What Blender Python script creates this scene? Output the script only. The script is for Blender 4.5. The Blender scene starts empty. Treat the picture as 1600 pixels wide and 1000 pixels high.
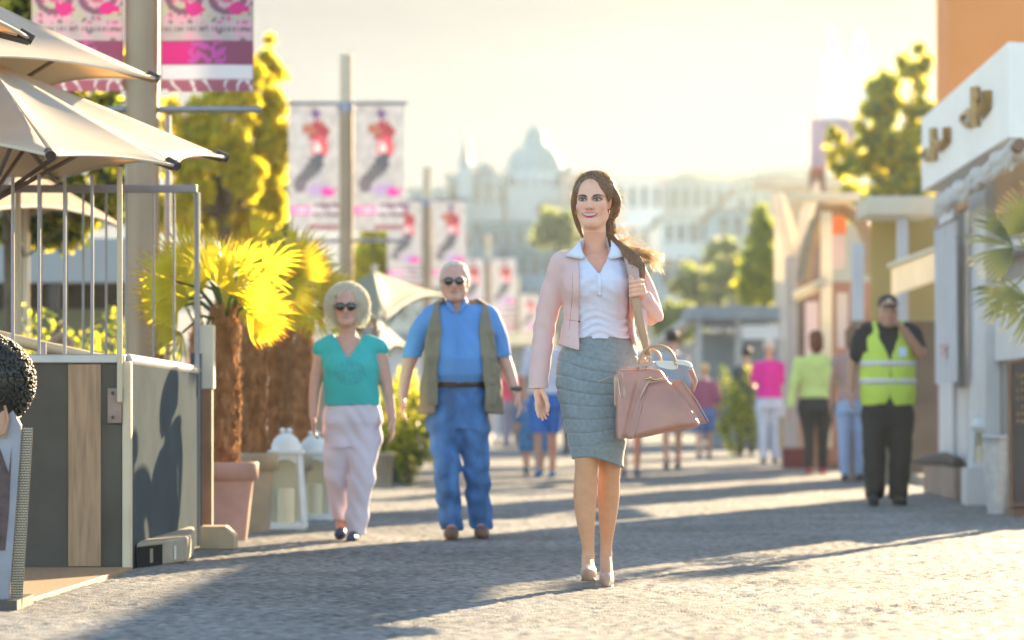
import bpy, math, random
import numpy as np
from mathutils import Vector, Matrix
R = math.radians
random.seed(7); rng = np.random.default_rng(7)
scene = bpy.context.scene
COL = scene.collection

# ------------------------------------------------------------ camera
F = 4667.0; HZ = 633.0; CH = 0.8          # focal length in photo pixels, horizon row, camera height
cam_d = bpy.data.cameras.new("camera"); cam = bpy.data.objects.new("camera", cam_d); COL.objects.link(cam)
cam.location = (0, 0, CH); cam.rotation_euler = (R(90), 0, 0)
cam_d.sensor_width = 36; cam_d.lens = 36 * F / 1600; cam_d.shift_y = (HZ - 500) / 1600
cam_d.clip_start = 0.1; cam_d.clip_end = 3000
cam_d.dof.use_dof = True; cam_d.dof.focus_distance = 13.0; cam_d.dof.aperture_fstop = 2.2
scene.camera = cam

# ------------------------------------------------------------ sky, sun, exposure
VEIL = 0.565
SUN_AZ, SUN_EL = 24.2, 15.3                # degrees right of the street axis, above the horizon
w = bpy.data.worlds.new("World"); scene.world = w; w.use_nodes = True
nt = w.node_tree; bg = nt.nodes["Background"]
sky = nt.nodes.new("ShaderNodeTexSky"); sky.sky_type = 'NISHITA'; sky.sun_disc = False
sky.sun_elevation = R(SUN_EL); sky.sun_rotation = R(SUN_AZ)
sky.air_density = 1.2; sky.dust_density = 2.2; sky.ozone_density = 1.5
bg.inputs[1].default_value = 0.098
# thin bright cloud veil: no part of the sky shines brighter than the veil, which turns from cream to gold towards the sun
N_ = nt.nodes.new; geo = N_("ShaderNodeTexCoord"); dot = N_("ShaderNodeVectorMath"); dot.operation = 'DOT_PRODUCT'
dot.inputs[1].default_value = (math.sin(R(SUN_AZ)) * math.cos(R(SUN_EL)), math.cos(R(SUN_AZ)) * math.cos(R(SUN_EL)), math.sin(R(SUN_EL)))
nt.links.new(geo.outputs["Generated"], dot.inputs[0]); mr_ = N_("ShaderNodeMapRange"); mr_.interpolation_type = 'SMOOTHSTEP'; mr_.inputs[1].default_value = math.cos(R(25)); mr_.inputs[2].default_value = math.cos(R(9)); nt.links.new(dot.outputs["Value"], mr_.inputs[0])
mp_ = N_("ShaderNodeMapping"); mp_.inputs["Scale"].default_value = (5, 5, 16); nt.links.new(geo.outputs["Generated"], mp_.inputs[0]); cn_ = N_("ShaderNodeTexNoise"); cn_.inputs["Scale"].default_value = 1.6; cn_.inputs["Detail"].default_value = 6; cn_.inputs["Distortion"].default_value = .5; nt.links.new(mp_.outputs[0], cn_.inputs["Vector"])
cr_ = N_("ShaderNodeMapRange"); cr_.inputs[1].default_value = .3; cr_.inputs[2].default_value = .7; cr_.inputs[3].default_value = .90; cr_.inputs[4].default_value = 1.08; nt.links.new(cn_.outputs[0], cr_.inputs[0])
mx_ = N_("ShaderNodeMix"); mx_.data_type = 'RGBA'; nt.links.new(mr_.outputs[0], mx_.inputs["Factor"]); k_ = VEIL / .098
mx_.inputs["A"].default_value = (.172 * k_, .166 * k_, .156 * k_, 1); mx_.inputs["B"].default_value = (.245 * k_, .178 * k_, .080 * k_, 1)
sc_ = N_("ShaderNodeVectorMath"); sc_.operation = 'SCALE'; nt.links.new(mx_.outputs["Result"], sc_.inputs[0]); nt.links.new(cr_.outputs[0], sc_.inputs["Scale"])
m3_ = N_("ShaderNodeMapRange"); m3_.interpolation_type = 'SMOOTHSTEP'; m3_.inputs[1].default_value = .45; m3_.inputs[2].default_value = .80; nt.links.new(dot.outputs["Value"], m3_.inputs[0])
m4_ = N_("ShaderNodeMix"); m4_.data_type = 'RGBA'; m4_.inputs["A"].default_value = (9, 9, 9, 1); nt.links.new(m3_.outputs[0], m4_.inputs["Factor"]); nt.links.new(sc_.outputs[0], m4_.inputs["B"])
mn_ = N_("ShaderNodeVectorMath"); mn_.operation = 'MINIMUM'; nt.links.new(sky.outputs[0], mn_.inputs[0]); nt.links.new(m4_.outputs["Result"], mn_.inputs[1]); nt.links.new(mn_.outputs[0], bg.inputs[0])
sd = bpy.data.lights.new("sun", 'SUN'); so = bpy.data.objects.new("sun", sd); COL.objects.link(so)
sd.energy = 4.1; sd.angle = R(0.6); sd.color = (1.0, 0.77, 0.47)
sdir = Vector((math.sin(R(SUN_AZ)) * math.cos(R(SUN_EL)), math.cos(R(SUN_AZ)) * math.cos(R(SUN_EL)), math.sin(R(SUN_EL))))
so.rotation_euler = sdir.to_track_quat('Z', 'Y').to_euler()
vs = scene.view_settings; vs.view_transform = 'Standard'; vs.look = 'None'; vs.gamma = 1.0; vs.exposure = 2.56
scene.cycles.volume_max_steps = 64; scene.cycles.volume_step_rate = 10
scene.cycles.max_bounces = 7; scene.cycles.diffuse_bounces = 4; scene.cycles.transparent_max_bounces = 12; scene.cycles.volume_bounces = 1
scene.cycles.sample_clamp_indirect = 6.0

def P(px, py, d):                          # a point that the photo shows at (px, py), d metres down the street
    return Vector(((px - 800) / F * d, d, CH - (py - HZ) / F * d))
def GD(py): return F * CH / (py - HZ)      # distance of a ground point on row py

# ------------------------------------------------------------ mesh helpers
class MB:
    def __init__(s): s.v = []; s.f = []; s.m = []; s.sm = []
    def add(s, vs, fs, m=0, sm=False):
        o = len(s.v); s.v += [tuple(v) for v in vs]
        for f in fs: s.f.append([i + o for i in f]); s.m.append(m); s.sm.append(sm)
        return s
    def box(s, c, d, rz=0, m=0, rx=0, ry=0, taper=1.0):
        M_ = Matrix.Translation(Vector(c)) @ Matrix.Rotation(rz, 4, 'Z') @ Matrix.Rotation(ry, 4, 'Y') @ Matrix.Rotation(rx, 4, 'X')
        vs = []
        for z in (-.5, .5):
            k = taper if z > 0 else 1.0
            for x, y in ((-.5, -.5), (.5, -.5), (.5, .5), (-.5, .5)): vs.append(M_ @ Vector((x * d[0] * k, y * d[1] * k, z * d[2])))
        return s.add(vs, [(3, 2, 1, 0), (4, 5, 6, 7), (0, 1, 5, 4), (1, 2, 6, 5), (2, 3, 7, 6), (3, 0, 4, 7)], m)
    def bb(s, x0, x1, y0, y1, z0, z1, m=0):
        return s.box(((x0 + x1) / 2, (y0 + y1) / 2, (z0 + z1) / 2), (x1 - x0, y1 - y0, z1 - z0), m=m)
    def tube(s, pts, r, n=10, m=0, cap=True, flat=1.0):
        pts = [Vector(p) for p in pts]; rs = r if isinstance(r, (list, tuple)) else [r] * len(pts)
        vs = []; up = None
        for i, p in enumerate(pts):
            t = (pts[min(i + 1, len(pts) - 1)] - pts[max(i - 1, 0)]).normalized()
            if up is None: up = Vector((0, 0, 1)) if abs(t.z) < .9 else Vector((0, 1, 0))
            a = t.cross(up).normalized(); b = a.cross(t).normalized(); up = b
            for k in range(n):
                q = 2 * math.pi * k / n; vs.append(p + a * math.cos(q) * rs[i] + b * math.sin(q) * rs[i] * flat)
        fs = [(i * n + k, i * n + (k + 1) % n, (i + 1) * n + (k + 1) % n, (i + 1) * n + k) for i in range(len(pts) - 1) for k in range(n)]
        s.add(vs, fs, m, True)
        if cap: s.add(vs[:n], [tuple(range(n))], m); s.add(vs[-n:], [tuple(reversed(range(n)))], m)
        return s
    def lathe(s, prof, c, n=24, m=0, sq=0):
        vs = []
        for r, z in prof:
            for k in range(n):
                q = 2 * math.pi * k / n; vs.append((c[0] + math.cos(q) * r, c[1] + math.sin(q) * r, c[2] + z))
        fs = [(i * n + k, i * n + (k + 1) % n, (i + 1) * n + (k + 1) % n, (i + 1) * n + k) for i in range(len(prof) - 1) for k in range(n)]
        s.add(vs, fs, m, True)
        if prof[0][0] > 1e-4: s.add(vs[:n], [tuple(reversed(range(n)))], m)
        if prof[-1][0] > 1e-4: s.add(vs[-n:], [tuple(range(n))], m)
        return s
    def prism(s, poly, y0, y1, m=0):       # polygon in XZ, extruded along Y
        n = len(poly); vs = [(x, y0, z) for x, z in poly] + [(x, y1, z) for x, z in poly]
        return s.add(vs, [tuple(range(n)), tuple(range(2 * n - 1, n - 1, -1))] + [(i, i + n, (i + 1) % n + n, (i + 1) % n) for i in range(n)], m)
    def plan(s, poly, z0, z1, m=0):        # polygon in XY, extruded up
        n = len(poly); vs = [(x, y, z0) for x, y in poly] + [(x, y, z1) for x, y in poly]
        return s.add(vs, [tuple(range(n - 1, -1, -1)), tuple(range(n, 2 * n))] + [(i, (i + 1) % n, (i + 1) % n + n, i + n) for i in range(n)], m)
    def ball(s, c, r, m=0, n=10, k=6):
        r = r if isinstance(r, (tuple, list)) else (r, r, r); vs = []
        for i in range(k + 1):
            a = math.pi * i / k
            for j in range(n):
                b = 2 * math.pi * j / n; vs.append((c[0] + r[0] * math.sin(a) * math.cos(b), c[1] + r[1] * math.sin(a) * math.sin(b), c[2] - r[2] * math.cos(a)))
        return s.add(vs, [(i * n + j, i * n + (j + 1) % n, (i + 1) * n + (j + 1) % n, (i + 1) * n + j) for i in range(k) for j in range(n)], m, True)
    def build(s, name, mats, parent=None, bevel=0, solid=0, smooth=None):
        me = bpy.data.meshes.new(name); me.from_pydata(s.v, [], s.f)
        mats = mats if isinstance(mats, (list, tuple)) else [mats]
        for x in mats: me.materials.append(x)
        me.polygons.foreach_set("material_index", s.m)
        me.polygons.foreach_set("use_smooth", s.sm if smooth is None else [smooth] * len(s.f)); me.update()
        o = bpy.data.objects.new(name, me); COL.objects.link(o)
        if parent is not None: o.parent = parent; o.matrix_parent_inverse = Matrix.Translation(parent.location).inverted() if parent.type == 'EMPTY' else Matrix.Identity(4)
        if bevel:
            b = o.modifiers.new("b", 'BEVEL'); b.width = bevel; b.segments = 2; b.limit_method = 'ANGLE'
        if solid:
            b = o.modifiers.new("s", 'SOLIDIFY'); b.thickness = solid; b.offset = 0
        return o
def tag(o, label=None, cat=None, group=None, kind=None):
    if label: o["label"] = label
    if cat: o["category"] = cat
    if group: o["group"] = group
    if kind: o["kind"] = kind
    return o
def thing(name, label, cat, loc=(0, 0, 0), group=None):
    o = bpy.data.objects.new(name, None); COL.objects.link(o); o.location = loc; o.empty_display_size = .1
    return tag(o, label, cat, group)
def dup(root, label, dx=(0, 0, 0), rz=None, scale=None):
    r = root.copy(); COL.objects.link(r); r["label"] = label
    r.location = root.location + Vector(dx)
    if rz is not None: r.rotation_euler.z = rz
    if scale: r.scale = scale
    def rec(a, b):
        for ch in list(a.children):
            c = ch.copy(); COL.objects.link(c); c.parent = b; rec(ch, c)
    rec(root, r)
    return r

# ------------------------------------------------------------ materials
_mc = {}
def M(name, col, rough=.6, var=.12, scale=6, bump=0, bscale=60, metal=0, trans=0, tcol=None, coat=0, sss=0, sheen=0, emit=0, stretch=None, attr=None, spec=.5, patch=0):
    if name in _mc: return _mc[name]
    m = bpy.data.materials.new(name); m.use_nodes = True; n = m.node_tree; L = n.links
    b = n.nodes["Principled BSDF"]; out = n.nodes["Material Output"]
    b.inputs["Roughness"].default_value = rough; b.inputs["Metallic"].default_value = metal
    b.inputs["Coat Weight"].default_value = coat; b.inputs["Sheen Weight"].default_value = sheen
    b.inputs["Specular IOR Level"].default_value = spec
    if sss:
        b.inputs["Subsurface Weight"].default_value = sss; b.inputs["Subsurface Radius"].default_value = (1, .35, .2); b.inputs["Subsurface Scale"].default_value = .012
    tc = n.nodes.new("ShaderNodeTexCoord"); co = tc.outputs["Object"]
    if stretch:
        mp = n.nodes.new("ShaderNodeMapping"); mp.inputs["Scale"].default_value = stretch; L.new(co, mp.inputs[0]); co = mp.outputs[0]
    if attr:
        at = n.nodes.new("ShaderNodeVertexColor"); at.layer_name = attr; base = at.outputs[0]
    else: base = None
    if var:
        nz = n.nodes.new("ShaderNodeTexNoise"); nz.inputs["Scale"].default_value = scale; nz.inputs["Detail"].default_value = 5; L.new(co, nz.inputs["Vector"])
        mr = n.nodes.new("ShaderNodeMapRange"); mr.inputs[1].default_value = .3; mr.inputs[2].default_value = .7
        mr.inputs[3].default_value = 1 - var; mr.inputs[4].default_value = 1 + var; L.new(nz.outputs[0], mr.inputs[0])
        mx = n.nodes.new("ShaderNodeVectorMath"); mx.operation = 'SCALE'; L.new(mr.outputs[0], mx.inputs["Scale"])
        if base is not None: L.new(base, mx.inputs[0])
        else: mx.inputs[0].default_value = col[:3]
        base = mx.outputs[0]
        if patch:                                # broad worn and stained areas
            n2 = n.nodes.new("ShaderNodeTexNoise"); n2.inputs["Scale"].default_value = .9; n2.inputs["Detail"].default_value = 6; n2.inputs["Distortion"].default_value = .6; L.new(co, n2.inputs["Vector"])
            m2 = n.nodes.new("ShaderNodeMapRange"); m2.inputs[1].default_value = .35; m2.inputs[2].default_value = .65; m2.inputs[3].default_value = 1 - patch; m2.inputs[4].default_value = 1 + patch; L.new(n2.outputs[0], m2.inputs[0])
            v2 = n.nodes.new("ShaderNodeVectorMath"); v2.operation = 'SCALE'; L.new(base, v2.inputs[0]); L.new(m2.outputs[0], v2.inputs["Scale"]); base = v2.outputs[0]
    if base is not None: L.new(base, b.inputs["Base Color"])
    else: b.inputs["Base Color"].default_value = (*col[:3], 1)
    if bump:
        nb = n.nodes.new("ShaderNodeTexNoise"); nb.inputs["Scale"].default_value = bscale; nb.inputs["Detail"].default_value = 6; L.new(co, nb.inputs["Vector"])
        bp = n.nodes.new("ShaderNodeBump"); bp.inputs["Strength"].default_value = 1; bp.inputs["Distance"].default_value = bump; L.new(nb.outputs[0], bp.inputs["Height"]); L.new(bp.outputs[0], b.inputs["Normal"])
    if emit:
        b.inputs["Emission Color"].default_value = (*col[:3], 1); b.inputs["Emission Strength"].default_value = emit
    if trans:
        t = n.nodes.new("ShaderNodeBsdfTranslucent")
        if tcol: t.inputs[0].default_value = (*tcol, 1)
        elif base is not None: L.new(base, t.inputs[0])
        else: t.inputs[0].default_value = (*col[:3], 1)
        ms = n.nodes.new("ShaderNodeMixShader"); ms.inputs[0].default_value = trans
        L.new(b.outputs[0], ms.inputs[1]); L.new(t.outputs[0], ms.inputs[2]); L.new(ms.outputs[0], out.inputs[0])
    _mc[name] = m; return m

def vcol_mesh(name, V, Fq, colors, mat, parent=None, smooth=True):   # numpy mesh with a point colour attribute 'Col'
    me = bpy.data.meshes.new(name); V = np.asarray(V, np.float32); Fq = np.asarray(Fq, np.int32); k = Fq.shape[1]
    me.vertices.add(len(V)); me.vertices.foreach_set("co", V.ravel()); me.loops.add(Fq.size); me.loops.foreach_set("vertex_index", Fq.ravel())
    me.polygons.add(len(Fq)); me.polygons.foreach_set("loop_start", np.arange(0, Fq.size, k, dtype=np.int32))
    me.polygons.foreach_set("use_smooth", np.full(len(Fq), smooth)); me.update(calc_edges=True); me.validate()
    if colors is not None:
        a = me.color_attributes.new("Col", 'FLOAT_COLOR', 'POINT'); c = np.ones((len(V), 4), np.float32); c[:, :3] = colors; a.data.foreach_set("color", c.ravel())
    me.materials.append(mat); o = bpy.data.objects.new(name, me); COL.objects.link(o)
    if parent is not None: o.parent = parent; o.matrix_parent_inverse = Matrix.Translation(parent.location).inverted() if parent.type == 'EMPTY' else Matrix.Identity(4)
    return o

def noise2(shape, dx, wl, seed, dy=None):   # smooth random field with feature size wl, unit deviation
    r = np.random.default_rng(seed); a = r.standard_normal(shape); fy = np.fft.fftfreq(shape[0], dx)[:, None]; fx = np.fft.fftfreq(shape[1], dy or dx)[None]
    k = np.sqrt(fx ** 2 + fy ** 2); f = np.exp(-((k * wl - .8) ** 2) / .25) + .3 * np.exp(-(k * wl * 3) ** 2); b = np.fft.ifft2(np.fft.fft2(a) * f).real
    return b / b.std()
# ============================================================ SETTING
m_street = M("street_stone", (.20, .19, .18), .72, .30, 14, .004, 70)
def hill_z(d): return max(0.0, d - 115) * .058
# near paving: a real lumpy sheet
ys = [5.0]
while ys[-1] < 62: ys.append(ys[-1] + (.026 if ys[-1] < 20 else .026 + (ys[-1] - 20) * .006))
xs = np.arange(-5.2, 6.2, .026); ys = np.array(ys)
hN = noise2((900, len(xs)), .026, .06, 3) * .0036 + noise2((900, len(xs)), .026, .9, 4) * .003
idx = np.clip((np.arange(len(ys))), 0, 899)
H = hN[idx % 900]
H = np.where(H > 0, H * .6, H * 1.3)
fade = np.minimum(1, np.minimum(xs - xs[0], xs[-1] - xs) / .3)[None] * np.clip((62 - ys) / 20, 0, 1)[:, None]
X, Y = np.meshgrid(xs, ys); V = np.stack([X, Y, H * fade], -1).reshape(-1, 3)
ny, nx = len(ys), len(xs); i = (np.arange(ny - 1)[:, None] * nx + np.arange(nx - 1)[None]).ravel()
Q = np.stack([i, i + 1, i + 1 + nx, i + nx], 1)
m_pave = M("lumpy_paving", (.200, .194, .186), .75, .48, 16, .006, 120, spec=.2, patch=.22)
tag(vcol_mesh("street", V, Q, None, m_pave), kind="structure")
g = MB(); rows = [-40, 0, 60, 115, 160, 220, 300, 420, 600, 900]
for j, d in enumerate(rows):
    for x in (-500, -120, -30, 30, 120, 500): g.v.append((x, d, hill_z(min(d, 480)) - (.03 if d < 115 else 0)))
for j in range(len(rows) - 1):
    for k in range(5): g.f.append((j * 6 + k, j * 6 + k + 1, (j + 1) * 6 + k + 1, (j + 1) * 6 + k)); g.m.append(0); g.sm.append(True)
tag(g.build("ground", m_street), kind="structure")

# ------------------------------------------------------------ far town
W = {"cream": M("cream_render", (.55, .54, .46), .8, .1, .3), "grey": M("grey_render", (.32, .38, .41), .8, .1, .3), "white": M("white_render", (.75, .74, .70), .8, .08, .3),
     "blue": M("slate_render", (.19, .29, .36), .8, .1, .3), "pink": M("rose_render", (.58, .42, .36), .8, .1, .3), "slate": M("slate_roofing", (.14, .18, .20), .6, .15, .5),
     "tile": M("red_tiles", (.40, .17, .10), .8, .2, 1), "glass": M("dark_window_glass", (.05, .06, .07), .15, 0), "copper": M("green_copper", (.14, .24, .27), .6, .15, .4)}
_win = {}
def house(px0, px1, top, d, depth, wall, roof, label, rows=2, cols=3, rh=.25, cat="building", flat=False, name="town_house"):
    zb = hill_z(d) - 1.5; a = P(px0, top, d); b = P(px1, top, d); x0, x1, zt = a.x, b.x, a.z; w_ = x1 - x0
    t = thing(name, label, cat, ((x0 + x1) / 2, d, zb))
    zr = zt if flat else zt - w_ * rh * .6
    MB().bb(x0, x1, d, d + depth, zb, zr).build("wall", W[wall], t)
    r = MB()
    if flat: r.bb(x0 - .4, x1 + .4, d - .4, d + depth + .4, zr + .002, zr + .6)
    else:
        e = .5; yc = d + depth / 2
        r.add([(x0 - e, d - e, zr), (x1 + e, d - e, zr), (x1 + e, d + depth + e, zr), (x0 - e, d + depth + e, zr), (x0 + w_ * .18, yc, zt), (x1 - w_ * .18, yc, zt)],
              [(3, 2, 1, 0), (0, 1, 5, 4), (1, 2, 5), (2, 3, 4, 5), (3, 0, 4)])
    r.build("roof", W[roof], t)
    hh = max(3.0, zr - hill_z(d)); ww = w_ / (cols * 2.1); wh = hh / (rows * 2.0); key = (round(ww, 1), round(wh, 1))
    for i in range(cols):
        for j in range(rows):
            cx = x0 + w_ * (i + .5) / cols; cz = hill_z(d) + hh * (j + .55) / rows
            if key not in _win:
                mb = MB(); mb.box((0, 0, 0), (key[0], .3, key[1])); o = mb.build("window", W["glass"]); _win[key] = o.data
            else: o = bpy.data.objects.new("window", _win[key]); COL.objects.link(o)
            o.parent = t; o.location = (cx - t.location.x, -.05, cz - zb)
    return t
house(1010, 1150, 273, 330, 22, "grey", "slate", "long grey civic building with dark roof right of the dome", 3, 8, .1)
house(1150, 1262, 288, 300, 20, "cream", "tile", "cream building with red roof below the hazy hill", 3, 6, .12)
house(640, 700, 285, 340, 18, "grey", "slate", "grey slate roofed house left of the church spire", 3, 3)
house(700, 792, 268, 350, 18, "grey", "slate", "grey block directly under the church spire", 3, 5, .08)
house(880, 935, 262, 345, 16, "pink", "slate", "rosy house with dark roof touching the right side of the dome", 3, 3)
house(960, 1035, 268, 320, 16, "white", "tile", "white house with brown roof behind the woman's head", 3, 4)
house(745, 860, 340, 240, 20, "blue", "slate", "blue grey building in front of the dome", 3, 6, .12)
house(850, 905, 310, 262, 14, "cream", "tile", "narrow cream house below the dome", 4, 3)
house(1035, 1130, 330, 250, 18, "white", "slate", "white building with pale bays above the trees", 3, 5, .15)
house(1120, 1230, 320, 235, 18, "grey", "tile", "grey building with a long red roof beside the cypress", 3, 5, .1)
house(625, 720, 350, 230, 16, "cream", "tile", "cream house behind the third lamp post", 4, 4)
house(700, 790, 400, 180, 16, "white", "slate", "white terrace above the old man's shoulder", 3, 5, .1)
house(790, 900, 385, 190, 14, "blue", "slate", "pale blue terrace left of the woman's shoulder", 3, 6, .1)
house(1030, 1120, 405, 175, 14, "grey", "slate", "low grey block between the woman and the trees", 3, 4, .1)
house(1130, 1215, 425, 160, 12, "pink", "tile", "low rosy house with red roof beyond the market", 2, 4, .15)
house(560, 640, 400, 170, 12, "cream", "tile", "cream house behind the second pair of banners", 3, 4, .2)
house(380, 470, 380, 190, 12, "white", "tile", "white house behind the yellow leafed tree", 3, 4, .2)
# domed church
t = thing("domed_church", "pale domed church on the skyline left of the woman's head", "church", (P(833, 400, 350).x, 355, hill_z(350)))
c = P(836, 300, 360); s = 360 / F
MB().bb(c.x - 50 * s, c.x + 46 * s, 350, 372, hill_z(340) - 1, P(0, 300, 360).z).build("nave", W["grey"], t)
zz = lambda py: P(0, py, 360).z - c.z
MB().lathe([(46 * s, zz(310)), (46 * s, zz(272)), (44 * s, zz(272))], c, 32).build("drum", W["grey"], t)
dm = MB().lathe([(46 * s, zz(273)), (44.5 * s, zz(258)), (41 * s, zz(247)), (35 * s, zz(238)), (28 * s, zz(232)), (22 * s, zz(228)), (17.5 * s, zz(226)), (17 * s, zz(212)), (14 * s, zz(206)), (7 * s, zz(199)), (2 * s, zz(194)), (.01, zz(190))], c, 32).build("dome", W["copper"], t)
MB().lathe([(9 * s, zz(285)), (9 * s, zz(268)), (7 * s, zz(261)), (2 * s, zz(256)), (.01, zz(250))], c + Vector((54 * s, 0, 0)), 16).build("corner_turret", W["copper"], t)
for k in range(9):
    a = math.pi * (k + .5) / 9; MB().box((c.x - math.cos(a) * 46 * s, c.y - math.sin(a) * 46 * s, c.z + zz(291)), (4 * s, .4, 22 * s), rz=-a + math.pi / 2).build("window", W["glass"], t)
# spire church
t = thing("spired_church", "thin pointed church spire on the skyline", "church", (P(727, 400, 350).x, 352, hill_z(350)))
c = P(727, 300, 350); s = 350 / F
MB().bb(c.x - 10 * s, c.x + 10 * s, 347, 350.6, hill_z(340) - 1, P(0, 262, 350).z).build("tower", W["grey"], t)
MB().lathe([(13 * s, P(0, 262, 350).z - c.z), (8 * s, P(0, 248, 350).z - c.z), (4.5 * s, P(0, 228, 350).z - c.z), (.01, P(0, 200, 350).z - c.z)], (c.x, 349, c.z), 8).build("spire", W["slate"], t)
t = thing("small_cupola_chapel", "small rounded cupola just right of the spire", "church", (P(757, 400, 350).x, 352, hill_z(350)))
c = P(757, 300, 352); s = 352 / F
MB().lathe([(17 * s, -22 * s), (17 * s, 28 * s)], c, 16).build("drum", W["grey"], t)
MB().lathe([(18 * s, 28 * s), (15 * s, 36 * s), (9 * s, 42 * s), (3 * s, 46 * s), (.01, 53 * s)], c, 16).build("cupola", W["slate"], t)
# twin towers in the glow
for nm, px, lb in (("church_tower", 1300, "left one of two very pale church towers in the glow"), ("church_tower", 1343, "right one of two very pale church towers in the glow")):
    c = P(px, 200, 300); s = 300 / F; t = thing(nm, lb, "tower", (c.x, 300, hill_z(300)), "pale twin towers")
    MB().bb(c.x - 15 * s, c.x + 15 * s, 298, 302, hill_z(300) - 1, P(0, 108, 300).z).build("shaft", W["white"], t)
    MB().lathe([(17 * s, 0), (7 * s, 30 * s), (.01, 66 * s)], (c.x, 300, P(0, 108, 300).z), 8).build("spire", W["white"], t)
# hazy hill
hv = MB(); prof = [(985, 300), (1040, 285), (1062, 255), (1085, 243), (1120, 240), (1160, 247), (1190, 246), (1230, 238), (1300, 232), (1400, 236), (1520, 250), (1700, 290)]
pts = [P(a, b, 400) for a, b in prof]
for j, k in ((0, 0), (10, .6), (30, 1), (70, .9), (110, 0)):
    for q in pts: hv.v.append((q.x, q.y + j, 12 + (q.z - 12) * k))
n_ = len(pts)
for j in range(4):
    for k in range(n_ - 1): hv.f.append((j * n_ + k, j * n_ + k + 1, (j + 1) * n_ + k + 1, (j + 1) * n_ + k)); hv.m.append(0); hv.sm.append(True)
tag(hv.build("hill", M("wooded_hill", (.16, .19, .12), .9, .3, .2)), kind="structure")

# ------------------------------------------------------------ trees
def leafmat(n, c, t): return M(n, c, .55, .35, 3, trans=.6, tcol=t)
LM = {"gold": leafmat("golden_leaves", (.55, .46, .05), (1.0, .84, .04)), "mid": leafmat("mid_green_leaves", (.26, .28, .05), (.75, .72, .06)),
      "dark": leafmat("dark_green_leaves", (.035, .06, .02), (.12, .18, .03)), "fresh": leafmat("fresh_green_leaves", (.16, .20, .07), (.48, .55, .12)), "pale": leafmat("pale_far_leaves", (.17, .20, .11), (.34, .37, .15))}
m_bark = M("tree_bark", (.13, .10, .07), .9, .3, 8, .01, 30)
def tree(name, label, bx, by, bz, blobs, trunk_r, leaf, n, mats, seed, group=None, trunk_top=None):
    r = np.random.default_rng(seed); t = thing(name, label, "tree", (bx, by, bz), group)
    b = np.array(blobs, float)             # rows cx, cy, cz, rx, ry, rz
    zc = b[:, 2].min() if trunk_top is None else trunk_top
    tb = MB(); tb.tube([(bx, by, bz - .1), (bx + .05, by, (bz + zc) / 2), (bx, by, zc)], [trunk_r, trunk_r * .75, trunk_r * .55], 8)
    for q in b: tb.tube([(bx, by, min(zc, q[2])), ((bx + q[0]) / 2, (by + q[1]) / 2, (zc + q[2]) / 2 + .1), tuple(q[:3])], [trunk_r * .45, trunk_r * .25, trunk_r * .08], 6)
    tb.build("trunk", m_bark, t)
    wts = (b[:, 3] * b[:, 4] * b[:, 5]); per = np.maximum(1, (n * wts / wts.sum()).astype(int)); C = []
    for q, k in zip(b, per):
        nc = max(4, k // 40); u = r.standard_normal((nc, 3)); u /= np.linalg.norm(u, axis=1)[:, None]; cc = u * (r.random(nc) ** .45)[:, None] * q[3:6] + q[:3]
        pick = cc[r.integers(0, nc, k)]; C.append(pick + r.standard_normal((k, 3)) * q[3:6].mean() * .13)
    C = np.concatenate(C); k = len(C); sz = leaf * (.6 + .8 * r.random(k))[:, None]
    a = r.standard_normal((k, 3)); a /= np.linalg.norm(a, axis=1)[:, None]; c_ = np.cross(a, r.standard_normal((k, 3))); c_ /= np.linalg.norm(c_, axis=1)[:, None]
    V = np.stack([C - a * sz, C + c_ * sz * .55, C + a * sz, C - c_ * sz * .55], 1).reshape(-1, 3)
    mm = r.random(k) < .5
    me = vcol_mesh("crown", V, np.arange(4 * k).reshape(-1, 4), None, mats[0], t, smooth=False)
    for x in mats[1:]: me.data.materials.append(x)
    me.data.polygons.foreach_set("material_index", r.integers(0, len(mats), len(me.data.polygons)).astype(np.int32))
    return t
DEPTH = [1.0]
def blobs_px(lst): # px, py, d, r(px), depth radius factor
    o = []
    for px, py, d, rx, rz in lst:
        q = P(px, py, d); s = d / F; o.append((q.x, q.y, q.z, rx * s, (rx + rz) / 2 * s * DEPTH[0], rz * s))
    return o
DEPTH[0] = .28
q = P(350, 600, 40)
tree("broadleaf_tree", "tall golden leafed tree rising behind the potted palms", q.x, 40, 0, blobs_px([(395, 130, 40, 45, 60), (410, 220, 40, 45, 80), (340, 200, 39, 60, 55), (300, 260, 39, 50, 60), (395, 330, 41, 55, 60), (320, 330, 40, 50, 50), (425, 90, 40, 12, 45), (270, 330, 39, 40, 50), (425, 300, 40, 30, 60), (365, 135, 39, 45, 50), (438, 190, 40, 22, 70), (300, 190, 39, 45, 45), (375, 280, 39, 45, 45), (285, 240, 39, 40, 45)]), .16, .08, 15000, [LM["gold"], LM["mid"], LM["gold"]], 1)
DEPTH[0] = 1.0
q = P(400, 600, 46)
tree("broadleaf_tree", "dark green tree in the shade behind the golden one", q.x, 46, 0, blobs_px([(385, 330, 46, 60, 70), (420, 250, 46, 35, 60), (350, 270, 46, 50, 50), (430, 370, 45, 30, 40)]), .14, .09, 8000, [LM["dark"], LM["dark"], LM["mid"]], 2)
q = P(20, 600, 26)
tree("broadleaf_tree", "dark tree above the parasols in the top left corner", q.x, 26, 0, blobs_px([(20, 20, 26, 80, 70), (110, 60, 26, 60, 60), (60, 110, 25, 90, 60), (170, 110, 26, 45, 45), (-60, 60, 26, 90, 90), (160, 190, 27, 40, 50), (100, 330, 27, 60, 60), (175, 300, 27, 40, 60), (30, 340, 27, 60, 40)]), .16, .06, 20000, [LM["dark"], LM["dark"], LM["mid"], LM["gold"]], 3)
q = P(585, 600, 62)
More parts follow.
